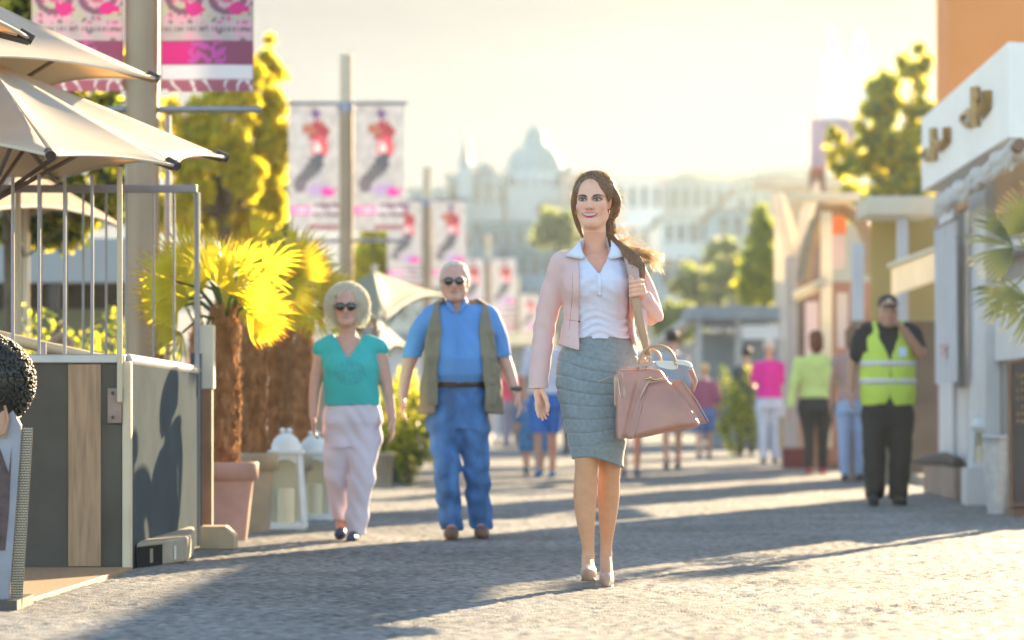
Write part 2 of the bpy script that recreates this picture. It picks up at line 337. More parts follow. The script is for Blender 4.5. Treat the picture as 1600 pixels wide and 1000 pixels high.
tree("broadleaf_tree", "small sunlit green tree under the second pair of banners", q.x, 62, 0, blobs_px([(590, 395, 62, 36, 36), (565, 410, 62, 25, 30), (615, 420, 62, 25, 30)]), .12, .1, 4000, [LM["mid"], LM["gold"]], 4)
DEPTH[0] = .5
q = P(1400, 600, 52)
tree("broadleaf_tree", "bright hazy green tree left of the sign box", q.x, 52, 0, blobs_px([(1390, 150, 52, 45, 40), (1430, 110, 52, 26, 40), (1400, 230, 52, 55, 40), (1340, 250, 52, 45, 30), (1420, 300, 52, 50, 40), (1350, 320, 52, 45, 35), (1300, 215, 52, 25, 18), (1375, 190, 52, 35, 35), (1430, 180, 52, 30, 40), (1395, 285, 52, 50, 35)]), .15, .10, 9000, [LM["fresh"], LM["gold"]], 5)
DEPTH[0] = 1.0
q = P(1190, 600, 75)
tree("cypress_tree", "narrow upright green tree beyond the market stalls", q.x, 75, 0, blobs_px([(1190, 360, 75, 16, 35), (1190, 400, 75, 26, 45), (1188, 440, 75, 32, 45), (1195, 330, 75, 8, 20)]), .14, .12, 7000, [LM["mid"], LM["fresh"], LM["fresh"]], 6)
for k, (px, py, d, r_, lb) in enumerate([(1150, 425, 120, 36, "yellow green tree just left of the cypress"), (1095, 440, 125, 34, "round pale green tree beyond the bag"), (1060, 500, 100, 30, "low green tree right of the woman's elbow"), (870, 355, 150, 30, "pale yellow tree below the dome"), (905, 420, 140, 30, "pale green tree hidden beside the woman's jacket"), (1130, 395, 140, 25, "small far tree on the town slope")]):
    q = P(px, 600, d); tree("far_tree", lb, q.x, d, hill_z(d), blobs_px([(px, py, d, r_, r_ * .8), (px - r_ * .6, py + r_ * .4, d, r_ * .7, r_ * .6), (px + r_ * .6, py + r_ * .5, d, r_ * .7, r_ * .6)]), .2, .22, 2600, [LM["pale"], LM["fresh"]], 20 + k, "trees on the town slope")
q = P(520, 700, 26)
# ============================================================ LAMP POLES WITH BANNERS
m_pole = M("brushed_steel_pole", (.34, .245, .17), .45, .1, 3, metal=.55)
m_rail = M("galvanised_rail", (.30, .29, .32), .45, .1, 10, metal=.7)
m_ban = M("printed_banner", (1, 1, 1), .7, .0, attr="Col", trans=.10)
def paint_banner(name, x0, x1, y, z0, z1, seed, parent, kind=0):
    nx_, nz_ = 60, 150; r = np.random.default_rng(seed)
    U, Vv = np.meshgrid(np.linspace(0, 1, nx_), np.linspace(0, 1, nz_)); c = np.empty((nz_, nx_, 3)); c[:] = (.72, .68, .68)
    n1 = noise2((nz_, nx_), 1, 14, seed); n2 = noise2((nz_, nx_), 1, 6, seed + 1)
    c *= (.74 + .05 * n1)[..., None]
    def blot(mask, col, k=1.0): c[mask] = c[mask] * (1 - k) + np.array(col) * k
    def ell(u, v, a, b, ang=0):
        du, dv = U - u, (Vv - v) * 2.6; ca, sa = math.cos(ang), math.sin(ang); x = du * ca + dv * sa; z = -du * sa + dv * ca
        return (x / a) ** 2 + (z / b) ** 2 + .25 * n2 < 1
    if kind == 0:      # a leaping rider in red and black over a magenta title block
        blot(ell(.55, .93, .09, .10), (.18, .10, .25)); blot(ell(.60, .78, .20, .26, .2), (.38, .06, .08)); blot(ell(.42, .80, .16, .10, -.5), (.45, .16, .10))
        blot(ell(.62, .66, .17, .22), (.75, .12, .16)); blot(ell(.58, .66, .08, .12), (.75, .7, .7)); blot(ell(.52, .52, .16, .30, -.5), (.12, .12, .14)); blot(ell(.36, .44, .26, .13, .7), (.16, .15, .17))
        blot(ell(.22, .36, .13, .14), (.20, .17, .2)); blot(ell(.62, .33, .26, .12), (.50, .36, .60)); blot(ell(.80, .31, .14, .10), (.80, .08, .42)); blot((Vv < .22) & (Vv > .12) & (U > .5) & (n2 > -1), (.22, .10, .16))
        blot((Vv < .20) & (Vv > .13) & (U < .46), (.80, .10, .45)); blot((np.abs(Vv - .165) < .022) & ((U * 14 % 1) < .6) & (U > .08), (.85, .82, .82)); blot((Vv < .05) & (Vv > .012) & (U > .4), (.35, .12, .14), .8)
    elif kind == 1:    # busy pink pattern with a dark band
        c *= np.array([.95, .80, .80]); blot(n1 > .6, (.66, .36, .42)); blot((n2 > 1.0) & (Vv > .3), (.60, .12, .25)); blot((n1 < -.7) & (Vv > .3), (.50, .52, .30), .6); blot(n2 < -1.3, (.25, .15, .18))
        for u, v in ((.25, .42), (.72, .42), (.5, .62), (.25, .80), (.75, .80)):
            q = (U - u) ** 2 + ((Vv - v) * 2.6) ** 2; blot((q < .045) & (q > .02), (.22, .10, .14)); blot(q < .006, (.60, .1, .2)); blot(ell(u + .12, v - .055, .11, .07), (.66, .03, .22))
        blot((Vv < .285) & (Vv > .265) & ((U * 22 % 1) < .55), (.25, .16, .18)); blot((Vv < .225) & (Vv > .115), (.26, .06, .12)); blot((Vv < .215) & (Vv > .125) & (U < .38), (.62, .02, .20)); blot((Vv < .215) & (Vv > .125) & (np.abs(U - .5) < .2) & (n2 > -.2), (.55, .08, .35))
        blot((Vv < .115) & (Vv > .06), (.78, .70, .70)); blot(Vv < .05, (.35, .10, .14)); blot((Vv < .05) & (np.abs(n1) < .4), (.75, .68, .68)); blot((U > .985) | (U < .015), (.25, .08, .12))
    X_ = x0 + (x1 - x0) * U; Z_ = z0 + (z1 - z0) * Vv; Yv = y + .012 * np.sin(U * 7 + Vv * 5)
    ii = (np.arange(nz_ - 1)[:, None] * nx_ + np.arange(nx_ - 1)[None]).ravel()
    return vcol_mesh(name, np.stack([X_, Yv, Z_], -1).reshape(-1, 3), np.stack([ii, ii + 1, ii + 1 + nx_, ii + nx_], 1), np.clip(c, .02, 1).reshape(-1, 3), m_ban, parent, smooth=True)
def lamp_pole(px, d, label, seed, kind, pr=.085, thick=None, bw=.60):
    x = P(px, 0, d).x; t = thing("banner_pole", label, "banner pole", (x, d, 0), "steel poles with double banners")
    p = MB(); pr = thick or pr; p.tube([(x, d, 0), (x, d, 4.42)], pr, 20); p.build("pole", m_pole, t)
    MB().lathe([(pr * 1.12, 0), (pr * 1.12, .10), (pr, .12)], (x, d, 4.33), 20).build("collar", m_rail, t)
    MB().tube([(x, d, 4.43), (x, d, 5.02)], pr * .92, 20).build("lamp_head", M("frosted_lamp_tube", (.62, .50, .36), .4, .05), t)
    MB().lathe([(pr * 1.7, 0), (pr * 1.7, .02), (pr * 1.15, .05)], (x, d, .005), 20).build("base_plate", m_rail, t)
    for z in (2.78, 4.44):
        MB().tube([(x - pr - bw - .06, d, z), (x - pr, d, z)], .022, 8).build("banner_arm", m_rail, t); MB().tube([(x + pr, d, z), (x + pr + bw + .06, d, z)], .022, 8).build("banner_arm", m_rail, t)
    paint_banner("banner", x - pr - bw - .01, x - pr - .01, d, 2.90, 4.42, seed, t, kind)
    paint_banner("banner", x + pr + .01, x + pr + bw + .01, d, 2.90, 4.42, seed, t, kind)
    return t
t = lamp_pole(222, 20, "thick nearest pole with pink patterned banners rising behind the parasols", 11, 1, thick=.115, bw=.62)
x = t.location.x; MB().tube([(x + .16, 20.1, 0), (x + .16, 20.1, 2.75)], .022, 8).build("side_pipe", m_rail, t)
lamp_pole(541, 36, "pole with a pair of red and black rider banners against the bright sky", 21, 0)
lamp_pole(667, 53, "third pole with banners left of the old man's head", 31, 0)
lamp_pole(762, 74, "fourth pole with faint banners above the old man's shoulder", 41, 0)
lamp_pole(808, 98, "farthest banner pole nearest the woman's sleeve", 51, 0)

# ============================================================ PARASOLS
m_can = M("cream_parasol_cloth", (.66, .60, .50), .8, .05, 4, .0006, 250, trans=.42, tcol=(.80, .56, .28), stretch=(1, 1, 1))
m_hem = M("parasol_hem", (.60, .52, .42), .8, .05); m_tip = M("black_parasol_tip", (.04, .03, .03), .4, .1); m_rib = M("dark_rib", (.09, .07, .06), .5, .1)
def parasol(name, label, tips, apex, sag=.10, scal=.16, foot=None, group=None, lift=.10, mat=None):
    apex = Vector(apex); tips = [Vector(q) for q in tips]; base = Vector((apex.x, apex.y, 0)); t = thing(name, label, "parasol", base, group)
    m = MB(); nt_ = len(tips); ns, nr = 14, 10; edges = []
    for i in range(nt_):
        a, b = tips[i], tips[(i + 1) % nt_]; vs = []
        for u in range(ns + 1):
            s = u / ns; e = a.lerp(b, s); k = 4 * s * (1 - s); e = e.lerp(Vector((apex.x, apex.y, e.z)), scal * k); e.z += lift * k; edges.append(e)
            for v in range(nr + 1):
                q = v / nr; p = apex.lerp(e, q); p.z += -sag * math.sin(math.pi * q) * (.35 + k * .9) + .02 * math.sin(math.pi * q); vs.append(p)
        m.add(vs, [(u * (nr + 1) + v, u * (nr + 1) + v + 1, (u + 1) * (nr + 1) + v + 1, (u + 1) * (nr + 1) + v) for u in range(ns) for v in range(nr)], 0, True)
    can = m.build("canopy", mat or m_can, t, solid=.004)
    MB().tube(edges + [edges[0]], .009, 6).build("hem", m_hem, can)
    for q in tips:
        o = (q - apex).normalized()
        MB().tube([q - o * .06, q + o * .012], [.024, .024], 10).build("tip_cap", m_tip, t)
        inner = apex.lerp(q, .52); inner.z -= .10; MB().tube([inner, apex.lerp(q, .985) - Vector((0, 0, .02))], .014, 8).build("rib", m_rib, t)
        hub = Vector((apex.x, apex.y, apex.z - .75)); MB().tube([hub, apex.lerp(q, .55) - Vector((0, 0, .09))], .012, 8).build("strut", m_rib, t)
    MB().tube([base, apex + Vector((0, 0, .08))], .03, 12).build("pole", m_hem, t)
    MB().box(base + Vector((0, 0, .03)), (.5, .5, .06)).build("base", m_rib, t)
    return t
parasol("parasol", "large grey and cream parasol, lowest of the near three", [P(275, 259, 14.5), P(352, 246, 16.0), P(88, 280, 17.4), P(-170, 290, 17.2), P(-330, 262, 15.5), P(-180, 205, 13.4), P(79, 243, 13.3)], P(-22, 92, 15.3), sag=.05, scal=.06, lift=.03, group="parasols over the terrace")
parasol("parasol", "cream parasol with glowing tan underside, middle of the near three", [P(246, 123, 16.0), P(24, 165, 17.6), P(-300, 140, 16.4), P(-100, 88, 14.3)], P(-75, -25, 15.9), sag=.07, scal=.12, lift=.06, group="parasols over the terrace")
parasol("parasol", "parasol showing only one corner at the top left edge", [P(48, 61, 13.6), P(-40, 118, 14.8), P(-280, 70, 13.6), P(-170, 30, 12.4)], P(-130, -45, 13.5), sag=.05, scal=.12, group="parasols over the terrace")
m_can2 = M("tan_parasol_cloth", (.52, .40, .28), .8, .1, 4, trans=.35, tcol=(.50, .32, .16))
parasol("parasol", "tan parasol farther back, seen behind the thin railing rods", [P(190, 352, 25), P(40, 342, 27), P(-160, 340, 25), P(-30, 330, 22)], P(40, 262, 25), sag=.05, mat=m_can2, scal=.1)
m_can3 = M("beige_sail_cloth", (.27, .25, .17), .8, .06, 3, trans=.10, tcol=(.50, .42, .25))
parasol("parasol", "broad beige parasol between the old couple in the background", [P(700, 462, 34), P(560, 520, 36), P(440, 500, 33), P(600, 500, 29)], P(585, 424, 33), sag=.12, mat=m_can3, scal=.08)
parasol("parasol", "pale grey parasol low behind the old man's left shoulder", [P(640, 545, 44), P(560, 552, 46), P(520, 540, 43), P(600, 550, 40)], P(590, 500, 44), sag=.05, mat=M("pale_cloth", (.28, .28, .28), .8, .05, trans=.1), scal=.08)

# ============================================================ TERRACE BARRIER
m_panel = M("slate_grey_panel", (.105, .092, .076), .8, .18, 3, .0008, 120, spec=.1); m_panel2 = M("blue_grey_panel", (.085, .10, .11), .95, .12, 3, .0008, 120, spec=.0)
m_board = M("knotty_pine_board", (.36, .22, .12), .6, .25, 5, .001, 60, stretch=(9, 9, .8)); m_cap = M("zinc_cap", (.42, .42, .43), .4, .1, 8, metal=.6); m_gold = M("pale_edge_trim", (.60, .50, .34), .5, .08)
y0 = 14.45; xs0 = P(205, 0, y0).x; xs1 = P(311, 0, 17.0).x; zt = P(0, 568, y0).z
t = thing("terrace_barrier", "grey terrace barrier with a bare pine board and thin steel rods on top", "barrier", (xs0, y0, 0))
MB().bb(-4.0, xs0 - .045, y0, y0 + .05, 0, zt).build("front_panel", m_panel, t, bevel=.004)
MB().bb(P(107, 0, y0).x, P(158, 0, y0).x, y0 - .012, y0 - .001, .02, zt - .004).build("pine_board", m_board, t, bevel=.002)
MB().bb(-4.0, xs0 - .03, y0 - .02, y0 + .09, zt + .001, zt + .045).build("top_rail", m_cap, t, bevel=.006)
MB().bb(xs0 - .043, xs0, y0 - .015, y0 + .06, 0, zt + .012).build("corner_post", m_gold, t, bevel=.01)
sp = MB(); z1_ = P(0, 584, 17.0).z; a = Vector((xs0 - .01, y0 + .062, 0)); b = Vector((xs1, 17.0, 0)); e = Vector((-.04, 0, 0))
sp.add([a, b, b + e, a + e, a + Vector((0, 0, zt)), b + Vector((0, 0, z1_)), b + e + Vector((0, 0, z1_)), a + e + Vector((0, 0, zt))], [(0, 1, 5, 4), (2, 3, 7, 6), (4, 5, 6, 7), (1, 2, 6, 5), (3, 0, 4, 7), (3, 2, 1, 0)])
sp.build("side_panel", m_panel2, t)
MB().tube([a + Vector((-.02, 0, zt + .02)), b + Vector((-.02, 0, z1_ + .02))], .03, 10).build("side_rail", m_cap, t)
MB().box(b + Vector((-.02, .03, (z1_ + .12) / 2 + .03)), (.06, .06, z1_ + .06)).build("end_post", m_panel2, t, bevel=.01)
# bracket and tall rod
xr = P(187, 0, y0 - .05).x; zr0 = P(0, 655, y0).z
MB().tube([(xr, y0 - .05, P(0, 628, y0).z), (xr, y0 - .05, P(0, 262, y0).z)], .0135, 12).build("rod", m_gold, t)
br = MB().bb(P(169, 0, y0).x, P(191, 0, y0).x, y0 - .022, y0 - .002, zr0 - .02, P(0, 606, y0).z).build("bracket", M("rusty_plate", (.28, .20, .16), .5, .2, 10, metal=.4), t, bevel=.003)
for py in (614, 652): MB().ball(P(176, py, y0 - .025), .008).build("bolt", m_rib, br)
for px in (20, 61, 101, 144): MB().tube([P(px, 560, y0 + .04), P(px, 272, y0 + .04)], .0085, 8).build("rod", m_rail, t)
yb = 17.0; zt2 = P(0, 295, yb).z
t2 = thing("screen_frame", "tall thin steel screen frame with vertical rods behind the terrace barrier", "railing", (P(308, 0, yb).x, yb, 0))
MB().bb(-4.5, P(308, 0, yb).x, yb - .02, yb + .02, zt2 - .022, zt2 + .022).build("top_bar", m_rail, t2, bevel=.004)
for px, r_ in ((308, .016), (28, .018)): MB().tube([P(px, 0, yb) * 1 if False else Vector((P(px, 0, yb).x, yb + .0, .0)), Vector((P(px, 0, yb).x, yb, zt2 - .02))], r_, 10).build("post", m_gold if px == 28 else m_rail, t2)
for px in (64, 104, 130, 166, 198, 240, 272): MB().tube([Vector((P(px, 0, yb).x, yb, .0)), Vector((P(px, 0, yb).x, yb, zt2 - .02))], .007, 8).build("rod", m_rail, t2)
t3 = thing("handrail", "round steel handrail sloping down behind the barrier top", "handrail", P(20, 700, 15))
MB().tube([P(-60, 512, 14.9), P(60, 540, 15.1), P(205, 572, 15.6)], .03, 12).build("rail", m_gold, t3)
for px in (-20, 68): MB().tube([P(px, 700, 15.0), P(px, 535, 15.0)], .014, 8).build("post", m_rail, t3)
# fittings seen over the barrier
c = thing("terrace_chair", "rounded tan chair back showing above the handrail", "chair", P(95, 760, 18.5))
bk = MB(); bk.tube([P(78, 565, 18.5), P(80, 535, 18.5), P(95, 524, 18.5), P(108, 535, 18.5), P(112, 565, 18.5)], .03, 10); bk.build("backrest", M("tan_wicker", (.40, .25, .15), .6, .2, 30), c)
MB().box(P(95, 640, 18.7), (.42, .4, .05)).build("seat", _mc["tan_wicker"], c, bevel=.01)
for dx in (-.18, .18):
    for dy in (-.05, .35): MB().tube([P(95, 640, 18.5) + Vector((dx, dy, -.02)), Vector((P(95, 0, 18.5).x + dx, 18.5 + dy, 0))], .014, 8).build("leg", m_rib, c)
# kerb block and plank paving
m_kerb = M("pale_concrete", (.36, .30, .22), .8, .2, 6, .002, 60); m_dark = M("black_paint", (.03, .03, .03), .9, .2, spec=.02)
kx = xs0 + .055
k = thing("kerb_block", "low pale kerb with black painted stripes at the barrier's foot", "kerb", (kx, 15, 0))
MB().plan([(kx - .05, 14.62), (P(292, 0, 15.3).x, 15.25), (P(303, 0, 15.8).x, 15.8), (P(303, 0, 16.6).x, 16.6), (kx - .2, 16.6)], .0, .125).build("block", m_kerb, k, bevel=.012)
va, vb = Vector((kx - .05, 14.62, 0)), Vector((P(292, 0, 15.3).x, 15.25, 0)); dv = (vb - va); nn = Vector((dv.y, -dv.x, 0)).normalized() * .004
def strip(u0, u1, z0, z1, name, mat, par): p0, p1 = va + dv * u0 + nn, va + dv * u1 + nn; return MB().add([p0 + Vector((0, 0, z0)), p1 + Vector((0, 0, z0)), p1 + Vector((0, 0, z1)), p0 + Vector((0, 0, z1))], [(0, 1, 2, 3)]).build(name, mat, par)
strip(.0, .50, .004, .105, "black_stripe", m_dark, k); strip(.24, .30, .02, .09, "drain_slot", m_kerb, k).location = nn * .6
strip(.74, .78, .02, .09, "drain_slot", M("white_mark", (.7, .68, .62), .6, .1), k)
wd = thing("small_concrete_wedge", "small tan wedge shaped block beside the terracotta pot", "block", P(340, 852, 17))
MB().prism([(P(314, 0, 16.6).x, 0), (P(368, 0, 16.6).x, 0), (P(368, 0, 16.6).x, P(0, 838, 16.6).z), (P(352, 0, 16.6).x, P(0, 822, 16.6).z), (P(314, 0, 16.6).x, P(0, 822, 16.6).z)], 16.55, 16.75).build("block", M("tan_concrete", (.42, .32, .20), .7, .2), wd, bevel=.006)
pv = MB().plan([(-3.4, 11.4), (P(20, 0, 11.75).x, 11.75), (P(206, 0, 14.42).x, 14.42), (-4.6, 14.42)], -.01, .018); tag(pv.build("wooden_edging", m_board, bevel=.004), kind="structure")

# ============================================================ POTTED PALMS
m_terra = M("terracotta", (.46, .27, .22), .75, .18, 5, .001, 60); m_terra2 = M("weathered_tan_pot", (.34, .27, .19), .75, .2, 5, .001, 60); m_soil = M("soil", (.06, .045, .03), .95, .3, 20)
m_fib = M("palm_fibre", (.38, .20, .10), .9, .45, 14, .01, 60, trans=.3, tcol=(.75, .42, .18), spec=.1); m_frond = M("palm_leaf", (.16, .18, .03), .45, .35, 3, trans=.62, tcol=(.86, .72, .04)); m_frond_o = M("palm_leaf_tip", (.45, .22, .03), .5, .2, 3, trans=.55, tcol=(.75, .32, .03))
m_frond_g = M("palm_leaf_green", (.06, .10, .03), .5, .25, 3, trans=.45, tcol=(.28, .36, .05))
def fan(mb, c, ax, nrm, rad, spread, nl, seed, tipm=1, lw=.36):
    r = random.Random(seed); ax = ax.normalized(); nrm = (nrm - ax * nrm.dot(ax)).normalized(); sd_ = ax.cross(nrm)
    for i in range(nl):
        if r.random() < .12: continue
        a = (i / (nl - 1) - .5) * spread; L_ = rad * (1 - .18 * abs(a) / (spread / 2)) * r.uniform(.78, 1.05); d1 = ax * math.cos(a) + sd_ * math.sin(a); sdv = (sd_ * math.cos(a) - ax * math.sin(a))
        wd_ = rad * spread / nl * lw; pts = []
        for q, wq, dz in ((.04, .15, 0), (.45, .62, .02), (.75, .55, .0), (.9, .3, -.12), (1.0, .04, -.26)):
            ce = c + d1 * L_ * q + nrm * (dz * L_) ; pts.append((ce - sdv * wd_ * wq, ce + nrm * wd_ * .25 * wq, ce + sdv * wd_ * wq))
        vs = [x for p in pts for x in p]; fs = []; 
        for k in range(4): fs += [(k * 3, k * 3 + 1, k * 3 + 4, k * 3 + 3), (k * 3 + 1, k * 3 + 2, k * 3 + 5, k * 3 + 4)]
        mb.add(vs[:12], fs[:6], 0); mb.add(vs[9:], [(0, 1, 4, 3), (1, 2, 5, 4)], tipm if r.random() < .6 else 0)
def palm(label, base, ht, tr_, leaves, seed, potm=None, pot=(.20, .50), grp="potted fan palms", cat="palm", stem_h=None, mats=None, lw=.44):
    t = thing("potted_palm" if potm else "fan_palm", label, cat, base, grp); r = random.Random(seed); tr = tr_ * .56
    if potm:
        R0, hp = pot; MB().lathe([(R0 * .66, 0), (R0 * .78, hp * .45), (R0 * .86, hp * .76), (R0 * .9, hp * .78), (R0 * 1.0, hp * .78), (R0 * 1.02, hp * .98), (R0, hp), (R0 * .9, hp), (R0 * .86, hp * .9)], base, 40).build("pot", potm, t, bevel=0)
        MB().lathe([(R0 * .86, hp * .88), (.01, hp * .93)], base, 24).build("soil", m_soil, t)
    z0 = pot[1] * .85 if potm else 0
    tk = MB(); n = 26; pr = []
    for i in range(n + 1): pr.append((tr * (1 + .05 * math.sin(i * 2.1)), z0 + (ht - z0) * i / n))
    tk.lathe(pr, base, 16)
    for i in range(int(900 * (ht - z0))):          # shaggy fibre flaps
        z = z0 + (ht - z0) * r.random(); a = r.random() * 6.283; k = tr * r.uniform(.95, 1.1); dx, dy = math.cos(a), math.sin(a); c0 = Vector((base[0] + dx * k, base[1] + dy * k, z)); s_ = Vector((-dy, dx, 0)) * r.uniform(.012, .03); up = Vector((dx * r.uniform(.012, .036), dy * r.uniform(.012, .036), r.uniform(.03, .10) * r.choice((-1, 1, 1))))
        tk.add([c0 - s_, c0 + s_, c0 + up + s_ * .2, c0 + up * 1.05 - s_ * .3], [(0, 1, 2, 3)])
    tk.build("trunk", m_fib, t)
    crown = Vector((base[0], base[1], ht))
    for j, (px, py, d, rad, ang, spread, nl, face) in enumerate(leaves):
        c_ = P(px, py, d); L = MB(); out = Vector((math.cos(ang), face[1] * .5, math.sin(ang))); mid = crown.lerp(c_, .55) + Vector((0, 0, .05))
        L.tube([crown - Vector((0, 0, .05)), mid, c_], [.014, .010, .007], 6, m=2); fan(L, c_, out, Vector(face), rad, spread, nl, seed * 31 + j, lw=lw)
        L.build("frond", mats or [m_frond, m_frond_o, m_frond_g], t)
    return t
def ring_leaves(px, py, d, n, seed, r0=.12, r1=.34, rad=(.22, .32)):
    r = random.Random(seed); o = []
    for i in range(n):
        a = r.uniform(-.5, 3.64); k = r.uniform(r0, r1); s = F / d
        o.append((px + math.cos(a) * k * s, py - math.sin(a) * k * s * .8, d + r.uniform(-.35, .35), r.uniform(*rad), a + r.uniform(-.4, .4), r.uniform(2.0, 3.2), 24, (r.uniform(-.6, .6), -1, r.uniform(-.2, .7))))
    return o
b1 = Vector((P(352, 0, 17.7).x, 17.7, 0))
palm("front fan palm with the largest glowing yellow leaves in a pink terracotta pot", b1, P(0, 490, 17.7).z, .125,
     [(275, 440, 17.5, .30, R(150), R(150), 30, (-.1, -1, .1)), (368, 465, 17.3, .34, R(50), R(185), 40, (.1, -1, .2)), (330, 430, 17.8, .30, R(100), R(160), 28, (0, -1, .3)), (285, 520, 17.6, .24, R(215), R(120), 22, (0, -1, .2)), (270, 470, 17.9, .26, R(200), R(160), 26, (0, -1, -.1))] + ring_leaves(345, 465, 17.8, 9, 5), 5, m_terra, (.195, P(0, 728, 17.5).z + .02))
b2 = Vector((P(395, 0, 18.9).x, 18.9, 0))
palm("second fan palm half hidden in a weathered tan pot", b2, P(0, 510, 18.9).z, .125, [(395, 380, 19.0, .28, R(55), R(70), 12, (0, -1, 0)), (430, 455, 18.9, .30, R(60), R(180), 30, (.2, -1, .2))] + ring_leaves(405, 468, 19, 7, 9), 6, m_terra2, (.16, .50))
b3 = Vector((P(438, 0, 20.6).x, 20.6, 0))
palm("third fan palm with greener leaves behind the white lanterns", b3, P(0, 500, 20.6).z, .13, ring_leaves(455, 470, 20.6, 11, 12, .1, .36), 7, m_terra2, (.22, .45), mats=[m_frond, m_frond, m_frond_g])
b4 = Vector((P(474, 0, 22.5).x, 22.5, 0))
palm("fourth fan palm just left of the blond old woman", b4, P(0, 515, 22.5).z, .10, ring_leaves(482, 485, 22.5, 9, 15, .1, .36, (.22, .32)), 8, m_terra2, (.2, .4), mats=[m_frond_g, m_frond, m_frond_g])
b5 = Vector((P(318, 0, 20.0).x, 20.0, 0))
palm("fan palm hidden behind the white post box", b5, P(0, 520, 20).z, .14, ring_leaves(320, 480, 20, 6, 19, .08, .25), 9, m_terra2, (.2, .45))
# white box on a stem
t = thing("post_box", "slim white box fixed on the frame's end post in front of the palm trunk", "box", P(323, 608, 17.15))
MB().bb(P(312, 0, 17.1).x, P(335, 0, 17.1).x, 17.05, 17.16, P(0, 608, 17.1).z, P(0, 508, 17.1).z).build("box", M("cream_plastic", (.66, .60, .48), .5, .05), t, bevel=.006)
MB().bb(P(315, 0, 17.1).x, P(332, 0, 17.1).x, 17.07, 17.14, .0, P(0, 608, 17.1).z - .001).build("stem", M("rust_brown_metal", (.30, .15, .08), .6, .2), t)

# ============================================================ LANTERNS
m_lw = M("white_lantern_paint", (.72, .72, .72), .45, .06, 12); m_candle = M("wax_candle", (.72, .62, .42), .5, .05, sss=.0); m_lg = M("lantern_pane", (.75, .70, .55), .12, 0, trans=.5)
def lantern(label, px, py, hgt, wd_, sc_=1.0, grp="white garden lanterns"):
    d = GD(py); c = P(px, py, d); c.z = 0; t = thing("lantern", label, "lantern", c, grp); H_ = hgt; w2 = wd_ / 2; wt = w2 * .74; dz = H_
    b = MB(); b.box(c + Vector((0, 0, .02)), (wd_, wd_, .04)); b.build("base", m_lw, t, bevel=.004)
    hb = H_ * .74
    for sx in (-1, 1):
        for sy in (-1, 1): MB().tube([c + Vector((sx * (w2 - .016), sy * (w2 - .016), .04)), c + Vector((sx * (wt - .012), sy * (wt - .012), hb))], .017, 4).build("corner_bar", m_lw, t)
    for sy in (-1, 1):                       # arched front and back fillets
        ar = MB(); n = 14; zs = hb - .02; z_ = hb - wt * .95
        for i in range(n):
            a0, a1 = math.pi * i / n, math.pi * (i + 1) / n; r_ = wt * .80
            yk = sy * (wt - .010)
            q = [(math.cos(a0) * r_, z_ + math.sin(a0) * r_ * .75), (math.cos(a1) * r_, z_ + math.sin(a1) * r_ * .75), (math.cos(a1) * r_, hb), (math.cos(a0) * r_, hb)]
            ar.add([c + Vector((x_, yk, zz_)) for x_, zz_ in q], [(0, 1, 2, 3)])
        ar.build("arch", m_lw, t, solid=.008)
    MB().box(c + Vector((0, 0, hb + .012)), (wt * 2 + .03, wt * 2 + .03, .024)).build("cornice", m_lw, t, bevel=.003)
    MB().lathe([(wt * 1.0, 0), (wt * .98, H_ * .05), (wt * .80, H_ * .11), (wt * .45, H_ * .155), (wt * .16, H_ * .17)], c + Vector((0, 0, hb + .024)), 20).build("roof", m_lw, t)
    fn = MB()
    for dx in (-.022, .022): fn.ball(c + Vector((dx, 0, hb + .035 + H_ * .175)), .020)
    fn.build("finial", m_lw, t)
    MB().lathe([(w2 * .42, .04), (w2 * .42, H_ * .38), (w2 * .36, H_ * .40)], c, 16).build("candle", m_candle, t)
    MB().box(c + Vector((0, w2 * .82, H_ * .38)), (w2 * 1.55, .004, H_ * .66)).build("back_pane", m_lg, t)
    return t
lantern("front white lantern with arched openings beside the pots", 447, 826, .655, .265)
lantern("white lantern behind the front one, beside the old woman's leg", 491, 812, .62, .27)
lantern("half hidden third white lantern touching the old woman's leg", 510, 800, .50, .22)

# ============================================================ CUT-OUT SIGN (left edge)
m_paint = M("printed_board", (1, 1, 1), .55, .04, attr="Col")
t = thing("cutout_sign", "cut-out figure board with black curly hair at the left edge", "sign board", P(0, 950, 11.7))
ds = 11.7; sx = lambda px: P(px, 0, ds).x; sz = lambda py: P(0, py, ds).z
outl = [(-60, 955), (12, 955), (18, 880), (24, 800), (30, 720), (33, 665), (20, 640), (-60, 640)]
b = MB(); b.prism([(sx(a), sz(c_)) for a, c_ in outl], ds, ds + .02); b.build("board", M("grey_printed_board", (.30, .30, .34), .5, .2, 6), t)
b = MB(); b.prism([(sx(a), sz(c_)) for a, c_ in [(-60, 740), (0, 700), (14, 740), (18, 700), (14, 800), (8, 860), (-60, 860)]], ds - .004, ds - .001); b.build("printed_shirt", M("dark_plaid_print", (.10, .06, .06), .7, .5, 20), t)
b = MB(); b.prism([(sx(a), sz(c_)) for a, c_ in [(-60, 600), (-5, 600), (-2, 690), (-10, 720), (-60, 730)]], ds - .004, ds - .001); b.build("printed_face", M("printed_skin", (.52, .28, .18), .6, .1), t)
ear = MB(); ear.ball((sx(5), ds - .012, sz(658)), (.022, .012, .068), n=16, k=10); ear.build("ear", _mc["printed_skin"], t)
ear = MB(); ear.tube([(sx(-1), ds - .02, sz(680)), (sx(8), ds - .024, sz(676)), (sx(14), ds - .024, sz(655)), (sx(9), ds - .024, sz(634)), (sx(0), ds - .02, sz(636))], .006, 8); ear.build("ear_rim", _mc["printed_skin"], t)
hb_ = MB(); m_curl = M("black_curly_hair", (.018, .015, .008), .35, .3, 20, coat=.4); r = random.Random(3)
hc = P(-40, 597, ds); rx_, rz_ = 96 / F * ds, 84 / F * ds
hb_.ball((hc.x, ds + .06, hc.z), (rx_ * .93, .13, rz_ * .93), n=24, k=16)
